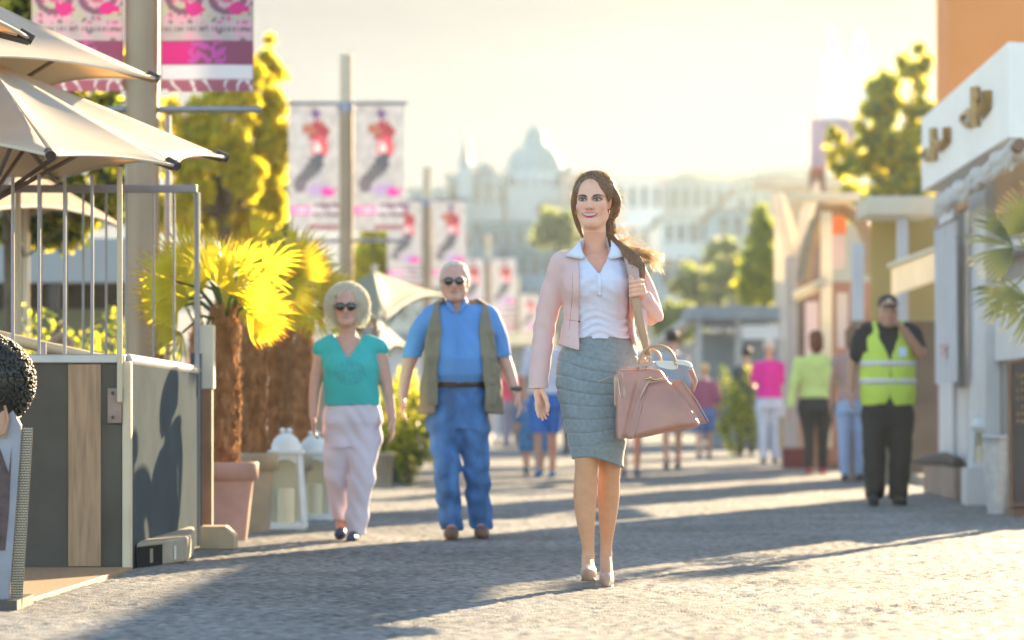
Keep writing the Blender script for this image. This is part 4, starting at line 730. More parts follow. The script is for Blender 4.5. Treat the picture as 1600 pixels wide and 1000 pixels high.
# ============================================================ BODIES: smooth distance fields meshed as one surface
def axis(*seg):                                # (start, end, step) runs joined into one coordinate array
    a = []
    for s0, s1, h in seg: a.append(np.arange(s0, s1 - h * .4, h))
    a.append(np.array([seg[-1][1]])); return np.concatenate(a).astype(np.float32)
def smin(a, b, k):
    if k <= 0: return np.minimum(a, b)
    h = np.maximum(k - np.abs(a - b), 0) / k; return np.minimum(a, b) - h * h * k * .25
def rotm(e): return np.array(Matrix.Rotation(e[2], 3, 'Z') @ Matrix.Rotation(e[1], 3, 'Y') @ Matrix.Rotation(e[0], 3, 'X'), np.float32)
class SDF:
    def __init__(s, X, Y, Z): s.ax = (X, Y, Z); s.f = np.full((len(X), len(Y), len(Z)), .15, np.float32)
    def sl(s, lo, hi):
        o = []
        for a, l, h in zip(s.ax, lo, hi):
            i0, i1 = np.searchsorted(a, l), np.searchsorted(a, h)
            if i1 <= i0: return None
            o.append(slice(max(0, i0 - 1), i1 + 1))
        return tuple(o)
    def g(s, q): return s.ax[0][q[0]][:, None, None], s.ax[1][q[1]][None, :, None], s.ax[2][q[2]][None, None, :]
    def put(s, q, d, k, op='u'):
        d = d.astype(np.float32)
        if op == 'u': s.f[q] = smin(s.f[q], d, k)
        elif op == 's': s.f[q] = -smin(-s.f[q], d, k)
        return s
    def cone(s, a, b, ra, rb, k=.02, op='u', flat=None):
        a, b = np.array(a, np.float32), np.array(b, np.float32); m = max(ra, rb) + .05 + k
        q = s.sl(np.minimum(a, b) - m, np.maximum(a, b) + m)
        if q is None: return s
        x, y, z = s.g(q); d = b - a; L = max(float(d @ d), 1e-9)
        t = np.clip(((x - a[0]) * d[0] + (y - a[1]) * d[1] + (z - a[2]) * d[2]) / L, 0, 1)
        dx, dy, dz = x - a[0] - t * d[0], y - a[1] - t * d[1], z - a[2] - t * d[2]
        if flat is not None:                     # squeeze along a direction
            n, c = np.array(flat[0], np.float32), flat[1]; w = dx * n[0] + dy * n[1] + dz * n[2]; e = w * (1 / c - 1); dx = dx + e * n[0]; dy = dy + e * n[1]; dz = dz + e * n[2]
        return s.put(q, np.sqrt(dx * dx + dy * dy + dz * dz) - (ra + (rb - ra) * t), k, op)
    def chain(s, pts, k=.02, sub=5, op='u', flat=None):   # pts: (x, y, z, r), joined by one smooth curve
        p = np.array(pts, float); n = len(p)
        if n > 2 and sub > 1:
            e = np.vstack([2 * p[0] - p[1], p, 2 * p[-1] - p[-2]]); o = []
            for i in range(1, n):
                for t in np.arange(sub) / sub: o.append(.5 * (2 * e[i] + (e[i + 1] - e[i - 1]) * t + (2 * e[i - 1] - 5 * e[i] + 4 * e[i + 1] - e[i + 2]) * t * t + (3 * e[i] - e[i - 1] - 3 * e[i + 1] + e[i + 2]) * t ** 3))
            o.append(p[-1]); p = np.array(o)
        m = p[:, 3].max() + .05 + k; q = s.sl(p[:, :3].min(0) - m, p[:, :3].max(0) + m)
        if q is None: return s
        keep, s.f2 = s.f[q], None; T = SDF.__new__(SDF); T.ax = tuple(a[b] for a, b in zip(s.ax, q)); T.f = np.full(keep.shape, .15, np.float32)
        for a, b in zip(p[:-1], p[1:]): T.cone(a[:3], b[:3], a[3], b[3], 0, flat=flat)
        return s.put(q, T.f, k, op)
    def ell(s, c, r, rot=(0, 0, 0), k=.02, op='u'):
        m = max(r) + .04 + k; c = np.array(c, np.float32); q = s.sl(c - m, c + m)
        if q is None: return s
        x, y, z = s.g(q); x, y, z = x - c[0], y - c[1], z - c[2]; A = rotm(rot).T
        u, v, w_ = A[0, 0] * x + A[0, 1] * y + A[0, 2] * z, A[1, 0] * x + A[1, 1] * y + A[1, 2] * z, A[2, 0] * x + A[2, 1] * y + A[2, 2] * z
        k0 = np.sqrt((u / r[0]) ** 2 + (v / r[1]) ** 2 + (w_ / r[2]) ** 2); k1 = np.sqrt((u / r[0] ** 2) ** 2 + (v / r[1] ** 2) ** 2 + (w_ / r[2] ** 2) ** 2)
        return s.put(q, k0 * (k0 - 1) / np.maximum(k1, 1e-6), k, op)
    def loft(s, rows, k=.02, n=2.3, op='u', off=0, z0=None, z1=None):   # rows: z, cx, cy, rx, ry  (rising z)
        r = np.array(sorted(rows), np.float32); Z = s.ax[2]
        zf = lambda j: np.interp(Z, r[:, 0], r[:, j])
        def sm(v):
            return v
        cx, cy, rx, ry = [sm(zf(j))[None, None, :] for j in (1, 2, 3, 4)]; rx = rx + off; ry = ry + off
        x, y, z = s.g((slice(None),) * 3); z0 = r[0, 0] if z0 is None else z0; z1 = r[-1, 0] if z1 is None else z1
        d = ((np.abs((x - cx) / rx) ** n + np.abs((y - cy) / ry) ** n) ** (1 / n) - 1) * np.minimum(rx, ry)
        d = np.maximum(d, np.maximum(z0 - z, z - z1)); return s.put((slice(None),) * 3, d, k, op)
    def carve(s, fn, k=0):                       # keep where fn < 0 (fn of broadcast x, y, z)
        d = np.broadcast_to(fn(*s.g((slice(None),) * 3)), s.f.shape).astype(np.float32); s.f = -smin(-s.f, -d, k); return s
    def disp(s, fn): s.f = s.f + fn(*s.g((slice(None),) * 3)).astype(np.float32); return s
    def mesh(s):
        f = s.f; X, Y, Z = s.ax; neg = f < 0; nx, ny, nz = f.shape
        c = np.zeros((nx - 1, ny - 1, nz - 1), np.int8)
        for i in (0, 1):
            for j in (0, 1):
                for k in (0, 1): c += neg[i:nx - 1 + i, j:ny - 1 + j, k:nz - 1 + k]
        act = (c > 0) & (c < 8); I = np.argwhere(act); vid = np.full(act.shape, -1, np.int32); vid[act] = np.arange(len(I))
        S = np.zeros((len(I), 3)); N = np.zeros(len(I)); ax = (X, Y, Z)
        for a in range(3):
            o = [b for b in range(3) if b != a]
            for u in (0, 1):
                for v in (0, 1):
                    J = I.copy(); J[:, o[0]] += u; J[:, o[1]] += v; K = J.copy(); K[:, a] += 1
                    f0, f1 = f[tuple(J.T)], f[tuple(K.T)]; m = (f0 < 0) != (f1 < 0); t = np.where(m, f0 / np.where(m, f0 - f1, 1), 0)
                    p = np.stack([ax[b][J[:, b]] for b in range(3)], 1).astype(float); p[:, a] += t * (ax[a][K[:, a]] - ax[a][J[:, a]])
                    S += p * m[:, None]; N += m
        V = S / N[:, None]; F_ = []
        for a in range(3):
            b, c_ = (a + 1) % 3, (a + 2) % 3; sh = [slice(1, -1)] * 3; sh[a] = slice(0, -1); s2 = [slice(1, -1)] * 3; s2[a] = slice(1, None)
            n0 = neg[tuple(sh)]; n1 = neg[tuple(s2)]; m = n0 != n1; E = np.argwhere(m); fl = n0[m]
            E[:, b] += 1; E[:, c_] += 1
            def cell(db, dc):
                q = E.copy(); q[:, b] -= db; q[:, c_] -= dc; return vid[tuple(q.T)]
            Q = np.stack([cell(1, 1), cell(0, 1), cell(0, 0), cell(1, 0)], 1); Q[~fl] = Q[~fl][:, ::-1]; F_.append(Q)
        Fq = np.concatenate(F_); Fq = Fq[(Fq >= 0).all(1)]; return V, Fq
def relax(V, Fq, it=2, lam=.5, keep=None):
    E = np.concatenate([Fq[:, [i, (i + 1) % 4]] for i in range(4)])
    for _ in range(it):
        A = np.zeros_like(V); n = np.zeros(len(V))
        for c in range(3): A[:, c] = np.bincount(E[:, 0], V[E[:, 1], c], len(V)) + np.bincount(E[:, 1], V[E[:, 0], c], len(V))
        n = np.bincount(E[:, 0], minlength=len(V)) + np.bincount(E[:, 1], minlength=len(V)); T = A / np.maximum(n, 1)[:, None]
        w_ = lam if keep is None else lam * keep(V)[:, None]; V = V + (T - V) * w_
    return V
def sdf_part(name, S, parent, mat, colf=None, it=2, keep=None, big=True):
    V, Fq = S.mesh(); V = relax(V, Fq, it, keep=keep)
    if big:                                      # drop stray specks: keep the largest connected piece
        lab = np.arange(len(V))
        for _ in range(400):
            m = lab[Fq].min(1); new = lab.copy(); np.minimum.at(new, Fq.ravel(), np.repeat(m, 4)); new = new[new]
            if (new == lab).all(): break
            lab = new
        u, cnt = np.unique(lab, return_counts=True); kp = np.isin(lab, u[cnt > max(200, cnt.max() * .02)])
        idx = np.cumsum(kp) - 1; Fq = Fq[kp[Fq].all(1)]; Fq = idx[Fq]; V = V[kp]
    col = None if colf is None else colf(V)
    o = vcol_mesh(name, V, Fq, col, mat, None); o.parent = parent; return o
def vnoise(x, y, z, f, ph=0): return np.sin(x * f + ph + 1.3 * np.sin(y * f * .7 + z * f * .9 + ph)) * np.sin(z * f * 1.1 + ph * 2 + 1.1 * np.sin(x * f * .8)) * np.sin(y * f * .9 + 1.7 + ph)
m_skin = M("skin", (1, 1, 1), .48, .05, 30, attr="Col", sss=.12, spec=.4)
m_eye = M("eye_gloss", (1, 1, 1), .12, 0, attr="Col")

def head(S, c, k=1.0, yaw=0.0, male=False, jaw=1.0):
    """a head with eyes, nose, mouth and ears; c = chin-height reference point under the skull (x, y, z of eye line)"""
    cy_, sy_ = math.cos(yaw), math.sin(yaw)
    def w(x, y, z): z = z - 1.6975; x, y, z = x * k, y * k, z * k; return (c[0] + x * cy_ - y * sy_, c[1] + x * sy_ + y * cy_, c[2] + z)
    E = lambda x, y, z, r, kk=.02, op='u': S.ell(w(x, y, z), tuple(a * k for a in r), (0, 0, yaw), kk * k, op)
    E(0, .010, 1.728, (.074, .090, .083), .01); E(0, -.022, 1.662, (.062 * jaw, .062, .082), .03); E(0, -.066, 1.598, (.024 * jaw, .020, .018), .03)
    for q in (-1, 1):
        S.cone(w(q * .052 * jaw, 0, 1.635), w(q * .020 * jaw, -.06, 1.597), .016 * k, .015 * k, .03)
        E(q * .040, -.052, 1.668, (.024, .024, .022), .022); E(q * .028, -.071, 1.716, (.025, .013, .010), .018); E(q * .0315, -.094, 1.6985, (.018, .014, .011), .012, 's'); E(q * .0315, -.0675, 1.6975, (.0155, .015, .0125), .004)
        E(q * .011, -.0945, 1.6625, (.009, .010, .0075), .007); E(q * .076, .016, 1.688, (.009, .019, .034), .006); E(q * .086, .012, 1.692, (.005, .010, .019), .004, 's')
    S.cone(w(0, -.082, 1.712), w(0, -.103, 1.668), .009 * k, .012 * k, .012); E(0, -.0855, 1.6375, (.025, .010, .006), .006); E(0, -.083, 1.6265, (.022, .011, .007), .006); E(0, -.090, 1.6325, (.026, .004, .0022), .003, 's')
    return w
# ============================================================ THE WOMAN IN THE PINK JACKET
HX, HY = P(925, 0, 13.13).x, 13.13
hero = thing("person", "smiling woman in pink jacket, white shirt and grey pencil skirt striding forward", "person", (HX, HY, 0))
def lp(px, py, y=0.0): return ((px - 925) / 355.0, y, (917 - py) / 355.0)      # her own metres from photo rows
YAW = R(-11); HC = np.array([.004, .012, 1.700])   # head pivot
cY, sY = math.cos(YAW), math.sin(YAW)
def hw(x, y, z): return (HC[0] + x * cY - y * sY, HC[1] + x * sY + y * cY, z)     # head-local to body
def hl(V): x, y = V[:, 0] - HC[0], V[:, 1] - HC[1]; return x * cY + y * sY, -x * sY + y * cY, V[:, 2]
X = axis((-.30, -.18, .0026), (-.18, -.1, .006), (-.1, .26, .0024), (.26, .34, .006)); Y = axis((-.26, -.15, .0035), (-.15, .0, .0024), (.0, .34, .005))
Z = axis((-.02, .69, .005), (.69, .89, .0028), (.89, 1.24, .007), (1.24, 1.38, .0028), (1.38, 1.56, .005), (1.56, 1.84, .0021))
S = SDF(X, Y, Z)
# torso under the clothes, neck and shoulders
S.loft([(.86, .024, .02, .13, .09), (.98, .024, .02, .155, .105), (1.10, .028, .015, .118, .085), (1.17, .03, .01, .105, .075), (1.27, .03, .0, .118, .085), (1.36, .025, .0, .128, .09), (1.42, .02, .01, .125, .075), (1.46, .018, .015, .085, .06)], k=.03)
S.cone((.016, .03, 1.44), (.012, .022, 1.62), .053, .048, .03); S.cone((-.12, .02, 1.43), (.15, .02, 1.435), .045, .045, .03)
S.cone((-.055, -.048, 1.446), (-.005, -.055, 1.432), .009, .007, .02); S.cone((.085, -.048, 1.446), (.04, -.055, 1.432), .009, .007, .02)
# head
S.ell(hw(0, .010, 1.728), (.0745, .088, .083), (0, 0, YAW), .01); S.ell(hw(0, -.022, 1.664), (.0610, .062, .080), (0, 0, YAW), .03)
S.ell(hw(0, -.066, 1.598), (.022, .019, .017), (0, 0, YAW), .03); S.cone(hw(-.050, .0, 1.635), hw(-.018, -.06, 1.597), .016, .014, .03); S.cone(hw(.050, .0, 1.635), hw(.018, -.06, 1.597), .016, .014, .03)
for q in (-1, 1):
    S.ell(hw(q * .040, -.052, 1.668), (.024, .024, .022), (0, 0, YAW), .022); S.ell(hw(q * .028, -.070, 1.716), (.024, .012, .009), (0, 0, YAW), .018)
    S.ell(hw(q * .0315, -.094, 1.6985), (.017, .014, .0105), (0, 0, YAW), .012, 's'); S.ell(hw(q * .0315, -.0675, 1.6975), (.0155, .0150, .0125), (0, 0, YAW), .004)
    S.ell(hw(q * .0105, -.0945, 1.6625), (.0080, .010, .0070), (0, 0, YAW), .007); S.ell(hw(q * .032, -.078, 1.646), (.010, .009, .016), (0, q * .4, YAW), .016)
    S.ell(hw(q * .073, .016, 1.690), (.008, .018, .031), (.15, q * .2, YAW + q * .5), .006); S.ell(hw(q * .082, .012, 1.692), (.005, .010, .018), (.15, 0, YAW + q * .5), .004, 's')
S.cone(hw(0, -.082, 1.712), hw(0, -.1005, 1.670), .0075, .0098, .012); S.ell(hw(0, -.1015, 1.6665), (.0105, .0105, .0090), (0, 0, YAW), .006)
S.ell(hw(0, -.0865, 1.6385), (.026, .0105, .0062), (.2, 0, YAW), .006); S.ell(hw(0, -.0835, 1.6265), (.022, .0115, .0070), (-.2, 0, YAW), .006)
S.cone(hw(-.031, -.074, 1.640), hw(.031, -.074, 1.640), .002, .002, .004, 's'); S.ell(hw(0, -.090, 1.6325), (.028, .004, .0028), (0, 0, YAW), .003, 's')
# arms
RA = [(-.135, .02, 1.415, .043), (-.205, .03, 1.17, .036), (-.238, -.03, .885, .025)]; LA = [(.175, .02, 1.415, .043), (.262, .015, 1.205, .037), (.213, -.14, 1.275, .026)]
S.chain(RA, .02); S.chain(LA, .02)
def finger(pts, r0, r1, k=.005):
    n = len(pts) - 1
    for i in range(n): S.cone(pts[i], pts[i + 1], r0 + (r1 - r0) * i / n, r0 + (r1 - r0) * (i + 1) / n, k)
# hanging hand: back of the hand outward, fingers loosely bent
wx, wy, wz = -.238, -.03, .885
S.cone((wx, wy, wz), (wx + .004, wy - .004, wz - .035), .024, .026, .012, flat=((.75, -.66, 0), .62)); S.cone((wx + .004, wy - .006, wz - .035), (wx + .010, wy - .012, wz - .078), .031, .030, .012, flat=((.75, -.66, 0), .45))
for i, (o, L_, bnd) in enumerate(((-.026, .060, .30), (-.009, .070, .42), (.009, .066, .55), (.025, .052, .72))):
    b = np.array([wx + .010 + o * .66, wy - .012 + o * .75, wz - .082 + abs(o) * .12]); c1 = b + np.array([.10, -.08, -1]) * L_ * .42; c2 = c1 + np.array([.10 + .45 * bnd, -.1 - .1 * bnd, -1 + .2 * bnd]) * L_ * .34; c3 = c2 + np.array([.75 * bnd, -.3 * bnd, -.95 + .35 * bnd]) * L_ * .30
    finger([b, c1, c2, c3], .0088, .0058)
th = [(wx - .004 + .022, wy - .022, wz - .020), (wx + .034, wy - .042, wz - .055), (wx + .043, wy - .050, wz - .086), (wx + .042, wy - .052, wz - .112)]; finger(th, .0125, .0070, .008)
# gripping hand round the strap
gx, gy, gz = .190, -.185, 1.305
S.cone((.213, -.14, 1.272), (.208, -.168, 1.298), .025, .026, .015, flat=((.6, -.6, .5), .75)); S.ell((.205, -.176, 1.305), (.021, .018, .038), (0, 0, -.4), .012)
for i, (dz, L_) in enumerate(((.030, 1.0), (.0105, 1.06), (-.009, 1.0), (-.027, .86))):
    z_ = gz + dz; finger([(.212, -.186, z_ + .004), (.200, -.208, z_ + .003), (.172, -.214, z_ - .002), (.162, -.198, z_ - .004), (.172, -.186, z_ - .004)], .0095, .0078, .004)
finger([(.200, -.165, 1.320), (.176, -.178, 1.336), (.164, -.196, 1.348), (.160, -.206, 1.356)], .0115, .0078, .006)
# legs: front heel striking, rear foot still down
FL = [(-.035, .0, .86, .078), (-.028, -.03, .70, .068), (-.024, -.025, .56, .053), (-.027, -.020, .50, .050), (-.030, -.005, .40, .0515), (-.027, .0, .29, .041), (-.018, .01, .19, .029), (-.016, .012, .145, .0275)]
BL = [(.085, .02, .86, .078), (.084, .05, .70, .066), (.081, .075, .55, .052), (.079, .09, .49, .048), (.076, .125, .39, .049), (.073, .15, .29, .039), (.069, .17, .20, .028), (.067, .172, .155, .026)]
S.chain(FL, .03); S.chain(BL, .03); S.ell((-.024, -.050, .555), (.030, .022, .036), (0, 0, 0), .03); S.ell((.080, .045, .545), (.028, .02, .034), (0, 0, 0), .03)
S.cone((-.016, .018, .130), (-.016, .030, .105), .026, .022, .015); S.chain([(-.017, .012, .120, .026), (-.018, -.055, .102, .026), (-.019, -.12, .078, .027), (-.021, -.165, .078, .015)], .015)
S.cone((.067, .178, .130), (.067, .190, .110), .025, .021, .015); S.chain([(.067, .17, .125, .025), (.067, .11, .080, .026), (.067, .055, .038, .027), (.067, .0, .022, .015)], .015)
def hero_col(V):
    c = np.empty((len(V), 3)); c[:] = (.84, .46, .31); x, y, z = hl(V); hd = (z > 1.575) & (y < -.035)
    lg = V[:, 2] < .7; c[lg] = (.66, .34, .19)
    ch = (V[:, 2] < 1.56) & (V[:, 2] > 1.3) & (V[:, 0] > -.1) & (V[:, 0] < .15); c[ch] = (.76, .36, .23)  # neck and chest darker: neck shade put into the skin colour
    def mix(w_, col): c[:] = c * (1 - w_[:, None]) + np.array(col) * w_[:, None]
    soft = lambda d, e: np.clip(.5 - d / e, 0, 1)                                # d < 0 inside
    for q in (-1, 1):
        mix(soft(((x - q * .044) / .024) ** 2 + ((z - 1.664) / .016) ** 2 - 1, 1.6) * hd * .38, (.72, .26, .20))       # blush
        ex = (x - q * .0315) * q; ez = z - 1.6975
        mix(soft((ex / .024) ** 2 + ((ez - .006) / .0125) ** 2 - 1, .7) * hd * .78, (.17, .085, .10))                 # eye shadow
        up = .0054 * (1 - (ex / .0165) ** 2); lo = -.0038 * (1 - (ex / .0165) ** 2); slope = ex * .10
        mix(soft(np.maximum(ez - slope - up - .0038, lo - .0018 - ez + slope), .0014) * (np.abs(ex - .0015) < .0205) * hd, (.025, .015, .015))   # lash line
        eye = soft(np.maximum(ez - slope - up, lo - ez + slope), .001) * (np.abs(ex) < .0150) * hd
        mix(eye, (.52, .48, .46)); ir = ((ex + .000 - q * -.001) ** 2 + (ez - .0005) ** 2) ** .5; mix(eye * soft(ir - .0060, .0012), (.07, .10, .06)); mix(eye * soft(ir - .0032, .001), (.01, .01, .01))
        bx = (x - q * .034) * q; bz = z - (1.7140 + .0050 * (1 - ((bx - .004) / .022) ** 2)); th_ = .0038 * np.clip(1.25 - (bx + .02) / .055, .25, 1)
        mix(soft(np.abs(bz) - th_, .0018) * (bx > -.0215) * (bx < .0285) * hd, (.035, .018, .012))
        mix(soft(((x - q * .0085) / .0035) ** 2 + ((z - 1.6575) / .0022) ** 2 - 1, .8) * hd * .7, (.25, .09, .06))  # nostrils: shade of the recesses painted dark into the skin
    zc = 1.6314 + 5.5 * x * x; k_ = np.clip(1 - (x / .0350) ** 2, 0, 1) ** .6
    lip = soft(np.maximum(z - zc - .0105 * k_ * (1 - .16 * np.exp(-(x / .005) ** 2)), zc - .0125 * k_ - z), .0015) * (np.abs(x) < .0355) * hd
    mix(lip, (.60, .07, .15)); mix(soft(np.maximum(z - zc - .0052 * k_ ** .7, zc - .0030 * k_ - z), .001) * (np.abs(x) < .0290) * hd, (.82, .78, .75))
    mix(soft(np.abs(z - zc + .0042 * k_) - .0006, .001) * (np.abs(x) < .030) * hd * .6, (.22, .03, .05))
    nails = ((V[:, 2] < .735) & (V[:, 0] < -.1)); return c
sdf_part("body", S, hero, m_skin, hero_col, it=2, keep=lambda V: np.where(V[:, 2] > 1.56, .35, 1.0))
# ---- hair
m_hair = M("brown_hair", (.19, .092, .045), .5, .35, 10, .0016, 22, stretch=(9, 9, 1.2), spec=.35)
X = axis((-.16, .32, .0032)); Y = axis((-.16, .18, .0032)); Z = axis((1.28, 1.86, .0032)); H_ = SDF(X, Y, Z)
H_.ell(hw(.004, .034, 1.728), (.0970, .104, .1000), (0, 0, YAW), .01); H_.ell(hw(.004, .060, 1.775), (.075, .080, .058), (0, 0, YAW), .03); H_.ell(hw(.0, .070, 1.66), (.088, .06, .075), (0, 0, YAW), .03)
def opening(x, y, z):                              # the face opening, cut straight back from the front
    xx, yy = x - HC[0], y - HC[1]; lx = xx * cY + yy * sY; ly = -xx * sY + yy * cY
    d = ((np.abs(lx / .0715) ** 2.9 + np.abs((z - 1.660) / .0900) ** 2.9) ** (1 / 2.9) - 1) * .066
    return np.minimum(-d, .0) * 0 - np.maximum(d, ly - (.028 - .55 * np.clip(z - 1.70, 0, .1)))
H_.carve(opening, .006)
H_.ell(hw(.080, .006, 1.684), (.022, .026, .034), (0, 0, YAW), .006, 's')
H_.carve(lambda x, y, z: np.maximum(1.598 - z, 0) - .0001 - 0 * x + np.where(z > 1.60, -.1, 0), 0)
# side sweep past the cheek, ear cover behind, ponytail over the shoulder
H_.chain([hw(-.070, -.028, 1.735) + (.016,), hw(-.083, -.010, 1.69) + (.015,), hw(-.081, .012, 1.64) + (.013,), hw(-.068, .022, 1.59) + (.011,), hw(-.052, .034, 1.545) + (.007,)], .014)
H_.chain([hw(.066, -.030, 1.750) + (.014,), hw(.084, .010, 1.745) + (.018,), hw(.098, .040, 1.70) + (.022,), hw(.085, .060, 1.65) + (.024,)], .014)
pony = [(.060, .085, 1.66, .040), (.075, .075, 1.60, .030), (.082, .045, 1.545, .024), (.112, .000, 1.500, .024), (.150, -.055, 1.468, .026), (.182, -.088, 1.440, .027), (.205, -.105, 1.400, .024), (.209, -.112, 1.355, .018), (.196, -.118, 1.315, .006)]
H_.chain(pony, .02); H_.cone((.12, -.01, 1.50), (.165, -.100, 1.415), .014, .010, .015); H_.cone((.165, -.100, 1.415), (.163, -.115, 1.36), .010, .004, .01)
H_.chain([(.14, -.03, 1.475, .018), (.21, -.02, 1.475, .014), (.262, .0, 1.445, .006)], .015)
H_.disp(lambda x, y, z: .0004 * np.sin((x - HC[0]) * 260 + (y * 90) + 3 * np.sin(z * 22)) * np.sin(y * 210 + z * 60 + 1.0))
hair = sdf_part("hair", H_, hero, m_hair, it=1)
# combed strands lying on the hair, then flyaways
rr = random.Random(6); hs = [MB(), MB(), MB()]
def ray(dv):                                       # point on the hair surface along a direction from the skull centre
    dv = dv / np.linalg.norm(dv); c0 = np.array(hw(.0, .03, 1.715)); best = .06
    tt = np.arange(.05, .15, .002); pp = c0[None] + tt[:, None] * dv[None]; ii = [np.clip(np.searchsorted(a, pp[:, k]), 0, len(a) - 1) for k, a in enumerate(H_.ax)]; v = H_.f[ii[0], ii[1], ii[2]]
    w_ = np.where(v < 0)[0]; return c0 + dv * (tt[w_[-1]] + .0015) if len(w_) else None
for i in range(620):
    al = rr.uniform(-1.75, 1.75); st_ = np.array([math.sin(al) * .95, -.62 + .25 * abs(math.sin(al)), max(math.cos(al), -.3) * 1.0]); en = np.array([.10 + rr.uniform(-.25, .3), .9, -.55 + rr.uniform(-.15, .2)]); st_ = st_ / np.linalg.norm(st_); en = en / np.linalg.norm(en); pts = []
    if al * 1.0 < -.9 and rr.random() < .5: en = np.array([-.6, .45, -.9])
    for j in range(8):
        u = j / 7; dv = st_ * (1 - u) + en * u + np.array([math.sin(al) * .5, 0, .35]) * math.sin(math.pi * u) * .6; b_ = np.array([dv[0] * cY - dv[1] * sY, dv[0] * sY + dv[1] * cY, dv[2]]); q = ray(b_)
        if q is None: break
        pts.append(q)
    if len(pts) > 3: hs[i % 3].tube(pts, [.0012] * len(pts), 3, cap=False)
for i in range(170):                               # down the ponytail
    a = rr.uniform(0, 6.283); k = rr.uniform(.55, 1.02); n_ = rr.randint(5, len(pony)); s0 = rr.randint(0, 3); pts = []
    for j in range(s0, n_): x_, y_, z_, r_ = pony[j]; aa = a + j * .12; pts.append((x_ + math.cos(aa) * r_ * k, y_ - abs(math.sin(aa)) * r_ * k, z_ + math.sin(aa) * r_ * .4 * k))
    if len(pts) > 2: hs[i % 3].tube(pts, [.0014] * len(pts), 3, cap=False)
for mb, cc in zip(hs, ((.10, .045, .020), (.26, .135, .065), (.17, .08, .038))):
    o = mb.build("hair_strands", M("hair_strand_%d" % int(cc[0] * 100), cc, .42, .2)); o.parent = hair
mb = MB(); rr = random.Random(5)
def strand(pts, r0=.0007, r1=.0002): n = len(pts); mb.tube(pts, [r0 + (r1 - r0) * i / (n - 1) for i in range(n)], 3, cap=False)
for i in range(230):                               # over the head, combed back
    a = rr.uniform(0, 6.283); e = rr.uniform(.05, 1.25); k = rr.uniform(1.005, 1.05); pts = []
    for j in range(5):
        ee = e - j * .10; aa = a + j * rr.uniform(-.06, .09); q = hw(.104 * math.cos(ee) * math.cos(aa) * k, .036 + .107 * math.cos(ee) * math.sin(aa) * k, 1.730 + .107 * math.sin(ee) * k)
        pts.append(Vector(q))
    l0 = hl(np.array([pts[2]]));
    if l0[1][0] < -.035 and abs(l0[0][0]) < .075 and l0[2][0] < 1.775: continue
    strand(pts)
for i in range(170):                               # loose ends of the ponytail caught by the light
    s0 = rr.choice(pony[2:7]); p = Vector(s0[:3]) + Vector((rr.uniform(-.6, .9), rr.uniform(-.5, .5), rr.uniform(.2, 1))) * s0[3]; d_ = Vector((rr.uniform(.5, 1.3), rr.uniform(-.2, .8), rr.uniform(-.15, .45))); L_ = rr.uniform(.03, .14)
    strand([p, p + d_ * L_ * .35 + Vector((0, 0, .006)), p + d_ * L_ * .7 + Vector((0, 0, rr.uniform(-.01, .02))), p + d_ * L_ + Vector((0, 0, rr.uniform(-.05, .01)))], .0008)
for i in range(150):                               # blown tuft past the shoulder
    p = Vector((rr.uniform(.15, .215), rr.uniform(-.05, .01), rr.uniform(1.455, 1.488))); q = Vector((.285 + rr.uniform(-.03, .03), rr.uniform(-.05, .05), 1.425 + rr.uniform(-.035, .045))); m_ = p.lerp(q, .5) + Vector((0, 0, rr.uniform(.0, .022)))
    strand([p, m_, q, q + Vector((rr.uniform(-.005, .012), 0, rr.uniform(-.03, -.004)))], .0010, .0003)
for i in range(60):
    q = Vector(hw(rr.uniform(.07, .11), .05 + rr.uniform(-.02, .03), rr.uniform(1.60, 1.76))); strand([q, q + Vector((rr.uniform(.01, .03), 0, rr.uniform(-.01, .012))), q + Vector((rr.uniform(.02, .055), rr.uniform(-.01, .02), rr.uniform(-.04, .01)))], .0008)
o = mb.build("loose_strands", M("light_brown_strands", (.34, .21, .11), .35, .2, trans=.6, tcol=(1, .85, .60))); o.parent = hair
# ---- earrings
for q in (-1, 1):
    e_ = MB(); e_.ball(hw(q * .0745, -.002, 1.655), .0042, n=8); e_.tube([hw(q * .0745, -.002, 1.652), hw(q * .0745, -.002, 1.640)], .002, 6); o = e_.build("earring", M("pale_gold", (.75, .62, .42), .2, 0, metal=.9)); o.parent = hero
# ---- shirt
m_shirt = M("white_shirt_cotton", (.70, .69, .80), .75, .04, 6, .0012, 180)
TOR = [(1.05, .027, .012, .150, .113), (1.10, .028, .010, .138, .105), (1.17, .030, .005, .124, .094), (1.24, .030, -.004, .130, .102), (1.30, .030, -.012, .139, .115), (1.345, .030, -.016, .142, .118), (1.39, .028, -.008, .141, .104), (1.43, .024, .004, .135, .086), (1.465, .020, .012, .105, .072), (1.49, .016, .018, .065, .062)]
X = axis((-.16, .22, .0032)); Y = axis((-.19, .16, .004)); Z = axis((1.06, 1.56, .0032)); T = SDF(X, Y, Z)
T.loft(TOR, k=.01, z0=1.094, z1=1.485); T.ell((-.030, -.078, 1.325), (.052, .048, .055), (0, 0, .2), .05); T.ell((.088, -.078, 1.325), (.052, .048, .055), (0, 0, -.2), .05)
T.cone((.016, .030, 1.44), (.014, .026, 1.505), .066, .062, .02)
def neckcut(x, y, z):                              # open V neckline, down to the first closed button
    w_ = np.clip((z - 1.368) * .62, 0, .074); w_ = w_ + np.clip((z - 1.47) * .4, 0, .02)
    return np.minimum(w_ - np.abs(x - (.028 - .10 * (z - 1.37))) - np.where(z < 1.374, .012, 0), .06) * np.where(y < .02, 1, 0) + np.where(y < .02, 0, -.1)
T.carve(neckcut, .003)
